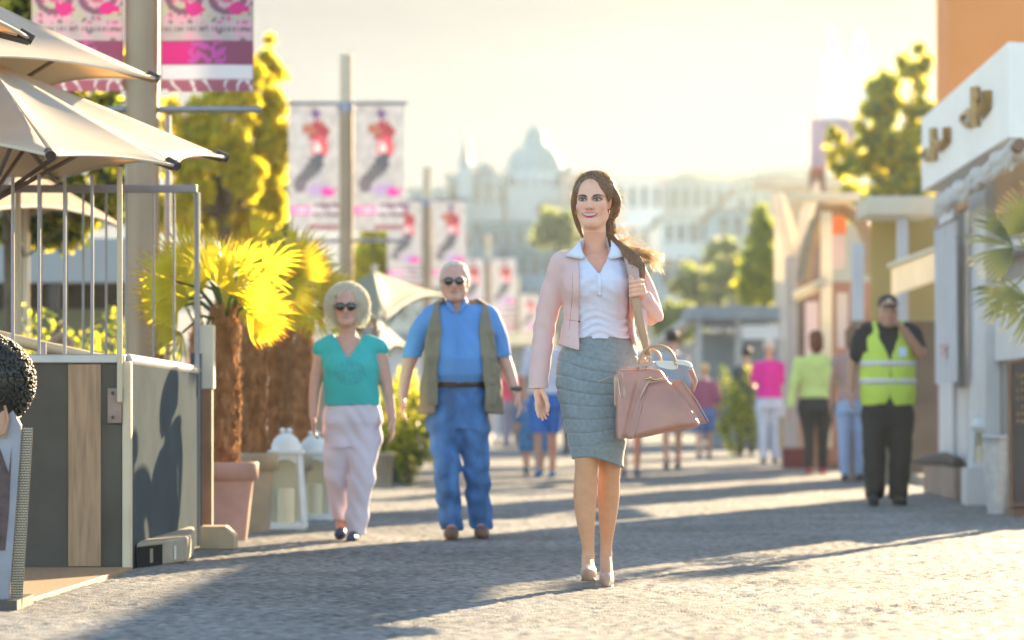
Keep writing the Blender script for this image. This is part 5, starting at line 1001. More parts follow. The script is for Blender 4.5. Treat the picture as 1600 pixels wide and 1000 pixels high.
T.disp(lambda x, y, z: .0048 * np.sin(z * 190 + 14 * np.abs(x - .03) + 2.5 * np.sin(x * 33 + z * 9)) * np.clip((1.235 - z) / .07, 0, 1) + .0022 * np.sin(z * 95 + x * 60 * np.sign(x - .03) + 1.2) * np.clip((z - 1.235) / .05, 0, 1) * np.clip((1.40 - z) / .05, 0, 1) + .0015 * np.sin((x * 120 + z * 80)) * np.sin(z * 60 - x * 40))
shirt = sdf_part("shirt", T, hero, m_shirt, it=1)
m_sh2 = M("white_shirt_trim", (.74, .73, .83), .7, .03, 6)
def yfront(x, z):                                  # front surface of the shirt at (x, z)
    i = np.searchsorted(T.ax[0], x); k = np.searchsorted(T.ax[2], z); c_ = T.f[min(i, len(T.ax[0]) - 1), :, min(k, len(T.ax[2]) - 1)]; j = np.argmax(c_ < 0); return float(T.ax[1][j]) if (c_ < 0).any() else 0
def ysm(x, z): return sorted(yfront(x + a, z + b) for a in (-.008, 0, .008) for b in (-.008, 0, .008))[3]
def patch(name, pts, nz=8, off=.002, mat=m_sh2, parent=shirt, th=.002, fy=None):   # a strip lying on the shirt: list of (x0, x1, z)
    m_ = MB(); nx_ = 5; vs = []
    for x0, x1, z in pts:
        for i in range(nx_ + 1): x_ = x0 + (x1 - x0) * i / nx_; vs.append((x_, (fy or ysm)(x_, z) - off, z))
    m_.add(vs, [(r_ * (nx_ + 1) + i, r_ * (nx_ + 1) + i + 1, (r_ + 1) * (nx_ + 1) + i + 1, (r_ + 1) * (nx_ + 1) + i) for r_ in range(len(pts) - 1) for i in range(nx_)], 0, True)
    o = m_.build(name, mat, solid=th); o.parent = parent; return o
patch("placket", [(.020, .038, 1.275 + .012 * i) for i in range(9)], off=.003)
for x_ in (): patch("pocket", [(x_, x_ + .034, 1.268 + .0085 * i) for i in range(8)], off=.0012, th=.0012)
for z_ in (1.282, 1.318, 1.352): m_ = MB(); m_.ball((.029, yfront(.029, z_) - .001, z_), (.0038, .0022, .0038)); o = m_.build("button", M("pearl_button", (.80, .78, .76), .6, 0)); o.parent = shirt
# collar: two pointed leaves
for q in (-1, 1):
    cx = .016; m_ = MB()
    ctl = [((cx, .088, 1.515), (cx, .100, 1.485)), ((cx + q * .045, .062, 1.520), (cx + q * .060, .070, 1.488)), ((cx + q * .066, .020, 1.528), (cx + q * .092, .022, 1.480)), ((cx + q * .067, -.018, 1.522), (cx + q * .112, -.020, 1.466)), ((cx + q * .066, -.044, 1.500), (cx + q * .136, -.056, 1.452)), ((cx + q * .062, -.064, 1.478), (cx + q * .098, -.086, 1.444)), ((cx + q * .050, -.080, 1.446), (cx + q * .060, -.092, 1.436))]
    vs = []
    for a_, b_ in ctl:
        a_, b_ = Vector(a_), Vector(b_)
        for j in range(4): vs.append(a_.lerp(b_, j / 3) + Vector((0, -.010 * math.sin(math.pi * j / 3), .004 * math.sin(math.pi * j / 3))))
    m_.add(vs, [(i * 4 + j, i * 4 + j + 1, i * 4 + j + 5, i * 4 + j + 4) for i in range(len(ctl) - 1) for j in range(3)], 0, True); o = m_.build("collar", m_sh2, solid=.0025); o.parent = shirt
# ---- skirt
m_skirt = M("grey_jersey", (.22, .26, .275), .85, .14, 60, .001, 300, sheen=.25)
X = axis((-.20, .25, .0034)); Y = axis((-.19, .21, .004)); Z = axis((.49, 1.14, .0034)); K = SDF(X, Y, Z)
SK = [(.50, .030, .018, .112, .120), (.56, .027, .013, .114, .125), (.62, .024, .008, .124, .128), (.68, .021, .006, .136, .130), (.75, .019, .008, .152, .131), (.83, .020, .012, .169, .130), (.90, .022, .014, .182, .131), (.97, .025, .015, .185, .130), (1.03, .026, .014, .172, .120), (1.075, .027, .012, .152, .110), (1.095, .027, .011, .136, .099), (1.13, .028, .010, .118, .086)]
K.loft(SK, k=.0, z0=.50, z1=1.128, n=2.15)
K.carve(lambda x, y, z: (.572 - .34 * np.clip(x - .01, 0, .2) - .10 * np.clip(-x - .03, 0, .1) - .08 * np.clip(y + .02, 0, .1)) - z, .004)
K.disp(lambda x, y, z: .0052 * np.exp(-(np.sin(62 * (z + .22 * (x - .02) * np.clip((z - .6) * 2, 0, 1) - .5 * (x - .02) ** 2 - .9 * (x - .02) ** 2) + 1.3 * np.sin(9 * x + 5 * z) + .9 * np.sin(y * 12)) / .26) ** 2) * np.clip((1.06 - z) / .06, 0, 1) * np.clip((z - .60) / .04, .15, 1) + .0012 * np.sin(x * 70 + z * 40))
skirt = sdf_part("skirt", K, hero, m_skirt, it=1)
# ---- jacket
m_jack = M("pink_jacket_cloth", (.80, .54, .50), .8, .06, 5, .0008, 220, sheen=.2, trans=.12, tcol=(.95, .50, .38))
X = axis((-.32, .345, .0036)); Y = axis((-.235, .17, .0042)); Z = axis((.845, 1.53, .0036)); J = SDF(X, Y, Z)
JT = [(1.02, .027, .010, .188, .150), (1.06, .028, .010, .182, .145), (1.12, .029, .008, .165, .128), (1.18, .030, .003, .152, .115), (1.24, .030, -.002, .152, .117), (1.30, .029, -.008, .158, .128), (1.36, .026, -.008, .165, .129), (1.41, .022, .004, .168, .108), (1.445, .020, .012, .155, .090), (1.475, .018, .018, .105, .078), (1.50, .016, .022, .075, .070)]
J.loft(JT, k=.0, z0=1.03, z1=1.497, n=2.2)
J.cone((-.115, .02, 1.425), (.145, .02, 1.43), .054, .054, .03); J.ell((-.045, -.078, 1.325), (.066, .060, .070), (0, 0, .2), .05); J.ell((.105, -.078, 1.325), (.066, .060, .070), (0, 0, -.2), .05)
J.carve(lambda x, y, z: (1.068 - .55 * np.clip(.06 - np.abs(x - .03 + .02 * np.sign(x)), -.15, .06) * 0 - .03 * np.clip((-.0 - y) * 8, 0, 1) + .12 * np.clip(np.abs(x - .03) - .10, 0, .1)) - z, .003)
def jopen(x, y, z):                                # front opening between the two fronts
    xl = -.060 + .0 * z + .010 * np.clip((z - 1.42) / .08, 0, 1); xr = .160 + .012 * np.clip((1.25 - z) / .1, 0, 1.2) - .035 * np.clip((z - 1.38) / .1, 0, 1) + .018 * np.clip((1.12 - z) / .08, 0, 1)
    return np.where(y < .0, np.minimum(np.minimum(x - xl, xr - x), .0 - y), -.1)
J.carve(jopen, .004)
J.carve(lambda x, y, z: .060 + .02 * np.clip((z - 1.49) / .01, 0, 1) - np.sqrt((x - .016) ** 2 + (y - .028) ** 2) + np.where(z < 1.44, -.1, 0), .004)
arm = SDF(X, Y, Z)
arm.chain([(-.133, .02, 1.418, .055), (-.172, .026, 1.30, .053), (-.205, .03, 1.165, .049), (-.225, .0, 1.00, .046), (-.238, -.028, .868, .043)], .03)
arm.carve(lambda x, y, z: (.872 + .06 * (x + .24)) - z, .003)
arm.chain([(.170, .02, 1.418, .055), (.222, .02, 1.31, .053), (.263, .018, 1.205, .050), (.250, -.045, 1.220, .047), (.222, -.125, 1.262, .041)], .03)
arm.disp(lambda x, y, z: .0022 * np.sin(z * 75 + x * 30 + 2 * np.sin(y * 30)) * np.clip((1.30 - z) / .1, 0, 1) * np.clip((z - 1.05) / .08, 0, 1) + .0030 * np.sin(x * 130 - y * 60 + z * 40) * np.where((x > .19), 1, 0))
J.f = smin(J.f, arm.f, .018)
J.disp(lambda x, y, z: .0018 * vnoise(x, y, z, 26) + .0012 * np.sin(z * 60 + x * 50))
jk = sdf_part("jacket", J, hero, m_jack, it=1)
jf = lambda x, z: yfrontJ(x, z)
def yfrontJ(x, z):
    i = np.searchsorted(J.ax[0], x); k = np.searchsorted(J.ax[2], z); c_ = J.f[i, :, k]; j = np.argmax(c_ < 0); return float(J.ax[1][j]) if (c_ < 0).any() else 0
mb = MB(); mb.tube([(x_, yfrontJ(x_, 1.172 - .16 * (x_ + .10)) - .0015, 1.172 - .16 * (x_ + .10)) for x_ in np.linspace(-.115, -.064, 8)], .0015, 4)
mb.tube([(x_, yfrontJ(x_, z_) - .001, z_) for x_, z_ in [(-.108 + .02 * math.sin((z - 1.08) * 6), z) for z in np.linspace(1.09, 1.38, 14)]], .0012, 4); o = mb.build("seam", M("jacket_seam", (.50, .28, .27), .8, 0)); o.parent = jk
mb = MB(); mb.ball((-.058, yfrontJ(-.064, 1.165) - .004, 1.165), (.006, .004, .004)); o = mb.build("clasp", m_rib); o.parent = jk
# lapel flap turned out near the grip and on the lower left front
mb = MB(); a = [(.165, -.140, 1.245), (.178, -.160, 1.215), (.190, -.168, 1.17), (.205, -.160, 1.12), (.218, -.145, 1.06)]; b_ = [(.222, -.115, 1.25), (.232, -.130, 1.22), (.240, -.130, 1.17), (.238, -.12, 1.12), (.232, -.11, 1.065)]; vs = []
for p, q in zip(a, b_):
    p, q = Vector(p), Vector(q)
    for j in range(5): vs.append(p.lerp(q, j / 4) + Vector((0, -.012 * math.sin(math.pi * j / 4), 0)))
mb.add(vs, [(i * 5 + j, i * 5 + j + 1, i * 5 + j + 6, i * 5 + j + 5) for i in range(4) for j in range(4)], 0, True); o = mb.build("front_flap", m_jack, solid=.006); o.parent = jk; md = o.modifiers.new("ss", 'SUBSURF'); md.levels = md.render_levels = 2
# ---- shoes
m_shoe = M("nude_patent_leather", (.50, .32, .24), .35, .04, 6, coat=.3); m_sole = M("tan_sole", (.42, .28, .18), .5, .15, 12); m_heel = M("heel_lacquer", (.30, .20, .14), .3, .1)
def pump(yoff, pts, heel, opentop, topz, solepoly):
    X = axis((pts[0][0] - .06, pts[0][0] + .06, .0024)); Y = axis((min(p[1] for p in pts) - .06, max(p[1] for p in pts) + .05, .0028)); Z = axis((-.01, .19, .0024)); Q = SDF(X, Y, Z)
    Q.chain(pts, .014); Q.carve(opentop, .002); o = sdf_part("shoe", Q, hero, m_shoe, it=1, big=True)
    h = MB(); h.tube(heel, [.016, .009, .0055, .0052], 12); e_ = h.build("heel", m_heel); e_.parent = o
    s_ = MB(); vs = []
    for (x_, y_, z_, w_) in solepoly: vs += [(x_ - w_, y_, z_), (x_ + w_, y_, z_)]
    s_.add(vs, [(2 * i, 2 * i + 1, 2 * i + 3, 2 * i + 2) for i in range(len(solepoly) - 1)], 0, True); e_ = s_.build("sole", m_sole, solid=.003); e_.parent = o
x_ = -.018
pump(0, [(x_, .030, .112, .028), (x_, .0, .100, .029), (x_, -.06, .086, .030), (x_, -.12, .070, .036), (x_ - .004, -.165, .074, .030), (x_ - .008, -.215, .090, .009)], [(x_ + .010, .035, .095), (x_ + .018, .045, .055), (x_ + .025, .042, .02), (x_ + .028, .038, .0)],
     lambda x, y, z: z - (.124 - .16 * np.clip(-y, 0, .2) + .35 * np.clip(y, 0, .1) + 5 * np.clip(-y - .125, 0, .1)) , 0, [(x_, .040, .080, .014), (x_, .0, .066, .016), (x_, -.06, .054, .020), (x_, -.12, .036, .033), (x_ - .004, -.165, .046, .029), (x_ - .008, -.212, .082, .004)])
x_ = .067
pump(0, [(x_, .190, .118, .027), (x_, .16, .098, .028), (x_, .11, .068, .029), (x_, .06, .034, .033), (x_, .02, .026, .029), (x_, -.04, .012, .010)], [(x_, .20, .095), (x_, .206, .055), (x_, .203, .02), (x_, .20, .0)],
     lambda x, y, z: z - (.060 + .55 * np.clip(y - .03, 0, .2) + 5 * np.clip(.035 - y, 0, .1)), 0, [(x_, .20, .088, .014), (x_, .16, .066, .016), (x_, .11, .036, .018), (x_, .06, .003, .030), (x_, .02, .003, .027), (x_, -.036, .004, .004)])

# ============================================================ THE HANDBAG
m_lea = M("dusty_rose_leather", (.46, .215, .155), .38, .14, 7, .0012, 45, coat=.15); m_lea2 = M("pale_rose_leather", (.56, .36, .28), .4, .08, 6, .001, 60); m_strap = M("tan_leather_strap", (.50, .30, .17), .45, .08, 8); m_brass = M("bright_brass", (.75, .58, .30), .22, 0, metal=1); m_cream = M("cream_lining", (.72, .64, .52), .5, .05)
bag = thing("handbag", "dusty rose leather handbag with wide trapezoid front hanging from the woman's hand", "handbag", (HX, HY, 0))
def bpart(mb, name, mat, par=None, **kw): o = mb.build(name, mat, **kw); o.parent = par or bag; return o
X = axis((.07, .54, .0036)); Y = axis((-.33, -.05, .0042)); Z = axis((.62, 1.0, .0036)); B = SDF(X, Y, Z)
def bagf(x, y, z):                                 # a wedge that widens to the right at its foot
    t_ = (z - .64) / .33; xl = .100 + .0 * t_; xr = .505 - .075 * np.clip(t_, 0, 1) - .45 * np.clip(t_ - .12, 0, .9) * .22 - .06 * np.clip(t_, 0, 1); yc = -.185; hy = .135 - .095 * np.clip(t_, 0, 1) ** .9
    zb = .645 + .17 * (x - .10) * 1.0; d = np.maximum(np.maximum(xl - x, x - xr) , np.abs(y - yc) - hy); return np.maximum(np.maximum(d, zb - .0 - z + .30 * np.abs(y - yc) * 0), z - .955)
B.carve(lambda x, y, z: np.zeros_like(x) * 0 - 1, 0); B.f = np.minimum(B.f, np.broadcast_to(bagf(*B.g((slice(None),) * 3)), B.f.shape).astype(np.float32))
# round the block by smoothing its distance field
for _ in range(15):
    f_ = B.f.copy(); f_[1:-1] = (B.f[:-2] + B.f[1:-1] * 2 + B.f[2:]) / 4; B.f = f_.copy(); f_[:, 1:-1] = (B.f[:, :-2] + B.f[:, 1:-1] * 2 + B.f[:, 2:]) / 4; B.f = f_.copy(); f_[:, :, 1:-1] = (B.f[:, :, :-2] + B.f[:, :, 1:-1] * 2 + B.f[:, :, 2:]) / 4; B.f = f_
B.disp(lambda x, y, z: .0045 * vnoise(x, y, z, 22, 1) + .012 * np.exp(-((x - .155 - .25 * (z - .75)) / .012) ** 2) * np.clip((.95 - z) / .1, 0, 1) + .004 * np.exp(-((x - .13) / .01) ** 2) * np.clip((z - .66) * 8, 0, 1) * np.sin(z * 40) - .006 * np.exp(-((z - .80) / .05) ** 2 - ((x - .30) / .12) ** 2))
body_ = sdf_part("bag_body", B, bag, m_lea, it=2)
def yB(x, z, f=None):
    i = min(np.searchsorted(B.ax[0], x), len(B.ax[0]) - 1); k = min(np.searchsorted(B.ax[2], z), len(B.ax[2]) - 1); c_ = B.f[i, :, k]; j = np.argmax(c_ < 0); return float(B.ax[1][j]) if (c_ < 0).any() else -.2
def onbag(px, py, off=.003): x_, z_ = (px - 925) / 355, (917 - py) / 355; return (x_, yB(x_, z_) - off, z_)
# raised front panel
PT, PB = [(1008, 602), (1060, 598)], [(990, 684), (1102, 660)]
vs = []; n, mm = 14, 10
for i in range(n + 1):
    for j in range(mm + 1):
        u, v = i / n, j / mm; xt = 1006 + (1062 - 1006) * u; yt = 601 - 4 * u; xb = 985 + (1100 - 985) * u; yb_ = 683 - 22 * u; bow = 3 * math.sin(math.pi * u) * (1 - v)
        px, py = xb + (xt - xb) * v, yb_ + (yt - yb_) * v - bow; p = onbag(px, py, .006 + .010 * math.sin(math.pi * min(1, max(0, u))) * math.sin(math.pi * v)); vs.append(p)
mb = MB(); mb.add(vs, [(i * (mm + 1) + j, i * (mm + 1) + j + 1, (i + 1) * (mm + 1) + j + 1, (i + 1) * (mm + 1) + j) for i in range(n) for j in range(mm)], 0, True); bpart(mb, "front_panel", m_lea, solid=.006)
for pts in ([(1006, 600), (996, 640), (984, 684)], [(1062, 596), (1084, 626), (1102, 658)], [(1006, 600), (1034, 594), (1062, 596)]): mb = MB(); mb.tube([onbag(a, b, .011) for a, b in pts], .0022, 5); bpart(mb, "piping", m_lea2)
# zipped side pocket
mb = MB(); pk_ = [(957, 590), (970, 583), (974, 622), (958, 634)]; q = [onbag(a, b, .008) for a, b in pk_]; mb.add(q, [(0, 1, 2, 3)]); bpart(mb, "zip_pocket", m_lea2, solid=.006)
mb = MB(); mb.tube([onbag(962, 592, .014), onbag(966, 620, .014)], .0028, 6); bpart(mb, "zip", m_brass); mb = MB(); mb.tube([onbag(965, 586, .018), (.08, -.28, .925), lp(930, 598, -.27)], .0035, 5, flat=.5); bpart(mb, "zip_pull", m_strap)
mb = MB(); mb.tube([onbag(1004, 592, .012), onbag(1022, 594, .014), onbag(1040, 590, .014)], .0035, 6); mb.ball(onbag(1012, 591, .018), .007); bpart(mb, "clasp", m_brass)
mb = MB(); mb.tube([onbag(1010, 596, .016), onbag(1002, 608, .02), onbag(996, 622, .012)], [.006, .009, .004], 6, flat=.4); bpart(mb, "tab", m_lea2)
# folded top flaps
def flap(name, pts, mat, th=.006):
    mb = MB(); vs = []; n = len(pts)
    for (x0, z0, x1, z1, dy) in pts:
        for j in range(4): u = j / 3; vs.append((x0 + (x1 - x0) * u, -.185 + dy * (1 - u) - .055 * u * (1 if dy <= 0 else -1), z0 + (z1 - z0) * u + .010 * math.sin(math.pi * u)))
    mb.add(vs, [(i * 4 + j, i * 4 + j + 1, i * 4 + j + 5, i * 4 + j + 4) for i in range(n - 1) for j in range(3)], 0, True); o = bpart(mb, name, mat, solid=th); md = o.modifiers.new("s2", 'SUBSURF'); md.levels = md.render_levels = 2
Z_ = lambda py: (917 - py) / 355; X_ = lambda px: (px - 925) / 355
flap("top_flap", [(X_(978), Z_(572), X_(976), Z_(580), .0), (X_(998), Z_(568), X_(998), Z_(573), .0), (X_(1020), Z_(567), X_(1018), Z_(574), .0)], m_lea2)
flap("top_flap", [(X_(1016), Z_(566), X_(1022), Z_(574), -.01), (X_(1034), Z_(565), X_(1040), Z_(579), -.01), (X_(1050), Z_(566), X_(1054), Z_(580), -.01)], m_cream)
flap("top_flap", [(X_(1046), Z_(565), X_(1050), Z_(571), .0), (X_(1062), Z_(564), X_(1068), Z_(572), .0), (X_(1074), Z_(568), X_(1078), Z_(578), .0)], m_cream)
mb = MB(); mb.tube([onbag(1074, 578, .0), onbag(1082, 596, .0), onbag(1080, 612, .002)], [.012, .010, .003], 8); bpart(mb, "side_gusset", m_lea)
# handles
def arc(px0, px1, top, foot, dy, n=12): return [(X_(px0 + (px1 - px0) * (1 - math.cos(math.pi * i / n)) / 2), -.185 + dy, Z_(foot) + (Z_(top) - Z_(foot)) * math.sin(math.pi * i / n) ** .8) for i in range(n + 1)]
mb = MB(); mb.tube(arc(994, 1052, 541, 578, -.035), .0065, 8); bpart(mb, "handle", m_strap); mb = MB(); mb.tube(arc(1002, 1030, 548, 570, .03), .0065, 8); bpart(mb, "handle", m_strap)
mb = MB(); 
for k in range(3): mb.tube([(X_(1008) + .012 * math.cos(a_ * .7), -.20 + .004 * k, Z_(552 + 8 * k) + .010 * math.sin(a_ * .7)) for a_ in range(10)], .0025, 5)
bpart(mb, "ring", m_brass)
mb = MB(); mb.tube([(X_(1008), -.205, Z_(555)), (X_(1012), -.215, Z_(566)), (X_(1006), -.215, Z_(577))], .006, 6, flat=.5); bpart(mb, "tag", m_strap)
# strap: over the shoulder, through the hand, down to the ring
def band(pts, name, mat, th=.004):
    mb = MB(); vs = []
    for (x_, y_, z_, w_, ny) in pts: vs += [(x_ - w_, y_ + ny, z_), (x_ + w_, y_ - ny, z_)]
    mb.add(vs, [(2 * i, 2 * i + 1, 2 * i + 3, 2 * i + 2) for i in range(len(pts) - 1)], 0, True); return bpart(mb, name, mat, solid=th)
st = [(.155, .11, 1.44, .026, 0), (.150, .06, 1.482, .026, 0), (.152, .01, 1.493, .026, 0), (.158, -.05, 1.475, .026, 0), (.166, -.098, 1.43, .026, .003), (.176, -.135, 1.38, .025, .003), (.180, -.165, 1.345, .022, .003)]
band(st, "strap", m_lea2); 
for z_ in (1.40, 1.425, 1.375): k = np.interp(-z_, [-1.43, -1.38], [0, 1]); mb = MB(); mb.ball((.166 + .010 * k, -.098 - .037 * k - .005, z_), .0025, n=6, k=4); bpart(mb, "hole", m_rib)
mb = MB(); mb.tube([(.155, -.178, 1.350), (.206, -.178, 1.350), (.206, -.180, 1.338), (.155, -.180, 1.338), (.155, -.178, 1.350)], .0028, 6); bpart(mb, "buckle", M("silver_buckle", (.7, .7, .72), .2, 0, metal=1))
band([(.180, -.186, 1.345, .015, .002), (.182, -.196, 1.30, .015, .002), (.184, -.205, 1.25, .018, .002), (.198, -.214, 1.17, .018, .003), (.216, -.212, 1.10, .017, .003), (.232, -.206, 1.035, .014, .003), (.236, -.203, 1.015, .010, .003)], "lower_strap", m_strap)
# ============================================================ OTHER PEOPLE
def hand(S, p, d, side, k=1.0, curl=.5):          # palm, four bent fingers and a thumb at the end of a wrist
    p, d = np.array(p, float), np.array(d, float); d /= np.linalg.norm(d); f = np.array([0, -1, 0.]) - d * (-d[1]); f /= np.linalg.norm(f) if np.linalg.norm(f) > .1 else 1; n = np.cross(d, f) * side   # f: across the palm, n: palm side
    S.cone(p, p + d * .03 * k, .024 * k, .027 * k, .012, flat=(n, .65)); S.cone(p + d * .03 * k, p + d * .078 * k, .034 * k, .033 * k, .012, flat=(n, .45))
    for o, L_ in ((.027, .060), (.009, .070), (-.009, .066), (-.026, .052)):
        b = p + d * .084 * k + f * o * k; c1 = b + (d + n * .25 * curl) * L_ * .42 * k; c2 = c1 + (d * .9 + n * .8 * curl) * L_ * .33 * k; c3 = c2 + (d * .6 + n * 1.3 * curl) * L_ * .3 * k
        for a, b_, r in ((b, c1, .0095), (c1, c2, .0088), (c2, c3, .0078)): S.cone(a, b_, r * k, (r - .0012) * k, .004)
    t0 = p + d * .02 * k + f * .022 * k; t1 = t0 + (d * .8 + f * .75 + n * .2) * .04 * k; t2 = t1 + (d * 1.0 + f * .2 + n * .3) * .032 * k; S.cone(t0, t1, .013 * k, .011 * k, .008); S.cone(t1, t2, .011 * k, .008 * k, .004)
def grid(lo, hi, h): return tuple(np.arange(a, b + h, h).astype(np.float32) for a, b in zip(lo, hi))
def bounds(pts, m=.1): a = np.array([p[:3] for p in pts]); return a.min(0) - m, a.max(0) + m
def human(label, loc, sp, rz=0.0, h=.006, group=None):
    t = thing("person", label, "person", loc, group); k = sp.get("k", 1.0); allp = []
    for c in sp["arms"] + sp["legs"]: allp += list(c)
    hx, hy, hz = sp["head"][:3]; allp += [(hx - .12, hy - .14, hz), (hx + .12, hy + .12, hz + .15 * k), (0, 0, -.02)]
    for r in sp["torso"]: allp += [(r[1] - r[3], r[2] - r[4], r[0]), (r[1] + r[3], r[2] + r[4], r[0])]
    lo, hi = bounds(allp, .09); lo[2] = min(lo[2], -.02)
    S = SDF(*grid(lo, hi, h)); S.loft(sp["torso"], k=.03)
    for c in sp["arms"] + sp["legs"]: S.chain(c, .03)
    tz = sp["torso"][-1]; S.cone((tz[1], tz[2] + .01, tz[0] - .03), (hx, hy + .02 * k, hz - .05 * k), .058 * k, .052 * k, .03)
    wf = head(S, (hx, hy, hz), k * sp.get("hk", 1.0), sp.get("yaw", 0), sp.get("male", False), sp.get("jaw", 1.0))
    for i, (c, dr) in enumerate(zip(sp["arms"], sp["hands"])): hand(S, c[-1][:3], dr, -1 if i == 0 else 1, k, sp.get("curl", .5))
    for a, b in sp["feet"]: S.cone(a, b, .032 * k, .024 * k, .03)
    skin = np.array(sp.get("skin", (.60, .34, .24)))
    ya = sp.get("yaw", 0); ca, sa = math.cos(ya), math.sin(ya); kk = k * sp.get("hk", 1.0)
    def colf(V):
        c = np.tile(skin, (len(V), 1)); x0, y0, z = (V[:, 0] - hx) / kk, (V[:, 1] - hy) / kk, (V[:, 2] - hz) / kk; x = x0 * ca + y0 * sa; y = -x0 * sa + y0 * ca; hd = (y < -.04) & (np.abs(z) < .14)
        def mix(m, col, s_=1.0): c[m & hd] = c[m & hd] * (1 - s_) + np.array(col) * s_
        for q in (-1, 1):
            mix(((x - q * .044) / .022) ** 2 + ((z + .034) / .018) ** 2 < 1, (.66, .25, .18), .4); e = ((x - q * .0315) / .015) ** 2 + (z / .006) ** 2 < 1; mix(e, (.30, .24, .22)); mix(((x - q * .0315) ** 2 + z ** 2) < .0055 ** 2, (.04, .03, .03)); mix((np.abs(x - q * .033) < .021) & (np.abs(z - .021) < .004), sp.get("brow", (.20, .14, .10)), .8)
        mix((np.abs(x) < .027) & (np.abs(z + .0655) < .008), sp.get("lip", (.48, .18, .15)), .8)
        if "shade" in sp: c[:] = sp["shade"](V, c)
        return c
    body = sdf_part("body", S, t, m_skin, colf, it=1)
    parts = {"body": body}
    for g_ in sp["wear"]:
        pts = [];
        for r in g_.get("loft", []): pts += [(r[1] - r[3], r[2] - r[4], r[0]), (r[1] + r[3], r[2] + r[4], r[0])]
        for c in g_.get("chains", []): pts += [(q[0] - q[3], q[1] - q[3], q[2]) for q in c] + [(q[0] + q[3], q[1] + q[3], q[2]) for q in c]
        for e in g_.get("ells", []): pts += [tuple(np.array(e[0]) - e[1]), tuple(np.array(e[0]) + e[1])]
        lo, hi = bounds(pts, .05); G = SDF(*grid(lo, hi, g_.get("h", h)))
        if "loft" in g_: G.loft(g_["loft"], k=.02, n=g_.get("n", 2.3))
        for c in g_.get("chains", []): G.chain(c, g_.get("k", .03))
        for e in g_.get("ells", []): G.ell(e[0], e[1], k=g_.get("ek", .03))
        for cut in g_.get("cuts", []): G.carve(cut, .004)
        if "disp" in g_: G.disp(g_["disp"])
        o = sdf_part(g_["name"], G, body if g_.get("sub") else t, g_["mat"], g_.get("colf"), it=1); o.parent = t; parts[g_["name"]] = o; g_["sdf"] = G
        for nm, fn in g_.get("kids", []):
            c_ = fn(G); c_.parent = o
    for nm, fn in sp.get("extra", []): c_ = fn(wf); c_.parent = t
    t.rotation_euler.z = rz; return t
def sunglasses(wf, k=1.0, w_=.028):
    mb = MB()
    for q in (-1, 1):
        c = Vector(wf(q * .033, -.100, 1.698)); n0 = len(mb.v); mb.lathe([(.00001, 0), (w_ * .9 * k, 0), (w_ * k, .002), (w_ * .9 * k, .004), (.00001, .004)], (0, 0, 0), 18)
        for i in range(n0, len(mb.v)): x, y, z = mb.v[i]; mb.v[i] = (c.x + x, c.y + z - .002 - .0 * x, c.z + y * .82)
        mb.tube([c + Vector((q * w_ * k, 0, .008)), Vector(wf(q * .080, -.05, 1.704)), Vector(wf(q * .082, .01, 1.700))], .0025 * k, 5)
    mb.tube([wf(-.010, -.104, 1.704), wf(0, -.108, 1.706), wf(.010, -.104, 1.704)], .002, 5)
    return mb.build("sunglasses", M("dark_lens", (.015, .014, .014), .08, 0, coat=.5))
def shoe_w(name, pts, mat, h=.005): return dict(name=name, mat=mat, chains=[pts], k=.01, h=h, cuts=[lambda x, y, z: .003 - z])
fold = lambda f=60, a=.003, p=0: (lambda x, y, z: a * vnoise(x, y, z, f * .4, p) + a * .8 * np.sin(z * f + 20 * x + 2 * np.sin(x * 22 + y * 15 + p)) * np.sin(x * 25 + z * 9 + p))

# ---- the old woman in turquoise
ow = (P(549, 0, 17.65).x, 17.65, 0); q = lambda px, py, y=0, r=0: ((px - 549) / 265, y, (845 - py) / 265, r)
Ltor = [(.60, -.01, .02, .13, .10), (.72, .005, .01, .16, .12), (.80, .008, 0, .158, .12), (.90, .0, -.01, .15, .125), (1.0, .0, -.015, .155, .13), (1.08, -.01, -.005, .155, .11), (1.15, -.015, .01, .13, .085), (1.20, -.02, .015, .07, .06)]
AL = [q(505, 540, .01, .046), q(493, 600, .015, .037), q(490, 650, -.03, .025)]; AR = [q(590, 540, .01, .046), q(604, 602, .0, .037), q(613, 655, -.05, .025)]
LL = [q(530, 680, .01, .085), q(527, 745, .04, .058), q(530, 780, .12, .045), q(531, 822, .20, .032)]; LR = [q(571, 680, -.01, .085), q(565, 745, -.05, .056), q(560, 790, -.03, .045), q(554, 828, .0, .032)]
m_turq = M("turquoise_jersey", (.03, .36, .36), .7, .06, 8, .001, 200, attr="Col"); m_lil = M("lilac_white_linen", (.66, .58, .66), .75, .06, 6, .0012, 120); m_bl = M("navy_sandal_leather", (.03, .05, .10), .4, .1)
def turq_col(V):
    c = np.tile((.03, .43, .42), (len(V), 1)); r_ = np.sqrt((V[:, 0] / .095) ** 2 + ((V[:, 2] - .99) / .075) ** 2); m = (r_ < 1) & (V[:, 1] < 0) & (np.sin(V[:, 0] * 130 + 3 * np.sin(V[:, 2] * 90)) * np.sin(V[:, 2] * 150 + 2 * np.sin(V[:, 0] * 70)) > -.1); c[m] = (.03, .34, .38); return c
curl_fn = lambda x, y, z: .010 * vnoise(x, y, z, 95, 1) + .007 * vnoise(x, y, z, 170, 2)
def neckv(x, y, z): return np.where(y < .03, (np.clip(z - 1.07, 0, .3) * .62 - np.abs(x + .012)) - np.where(z < 1.075, .012, 0), -.1)
m_blond = M("pale_blond_curls", (.98, .90, .76), .8, .04, 20, .002, 90, trans=.6, tcol=(1, .97, .86), spec=.1)
hx, hz = (542 - 549) / 265, (845 - 480) / 265 + .002
def hairopen(cx, cy, cz, rx, rz, yb): return lambda x, y, z: -np.maximum((((x - cx) / rx) ** 2 + ((z - cz) / rz) ** 2 - 1) * .03, y - yb)
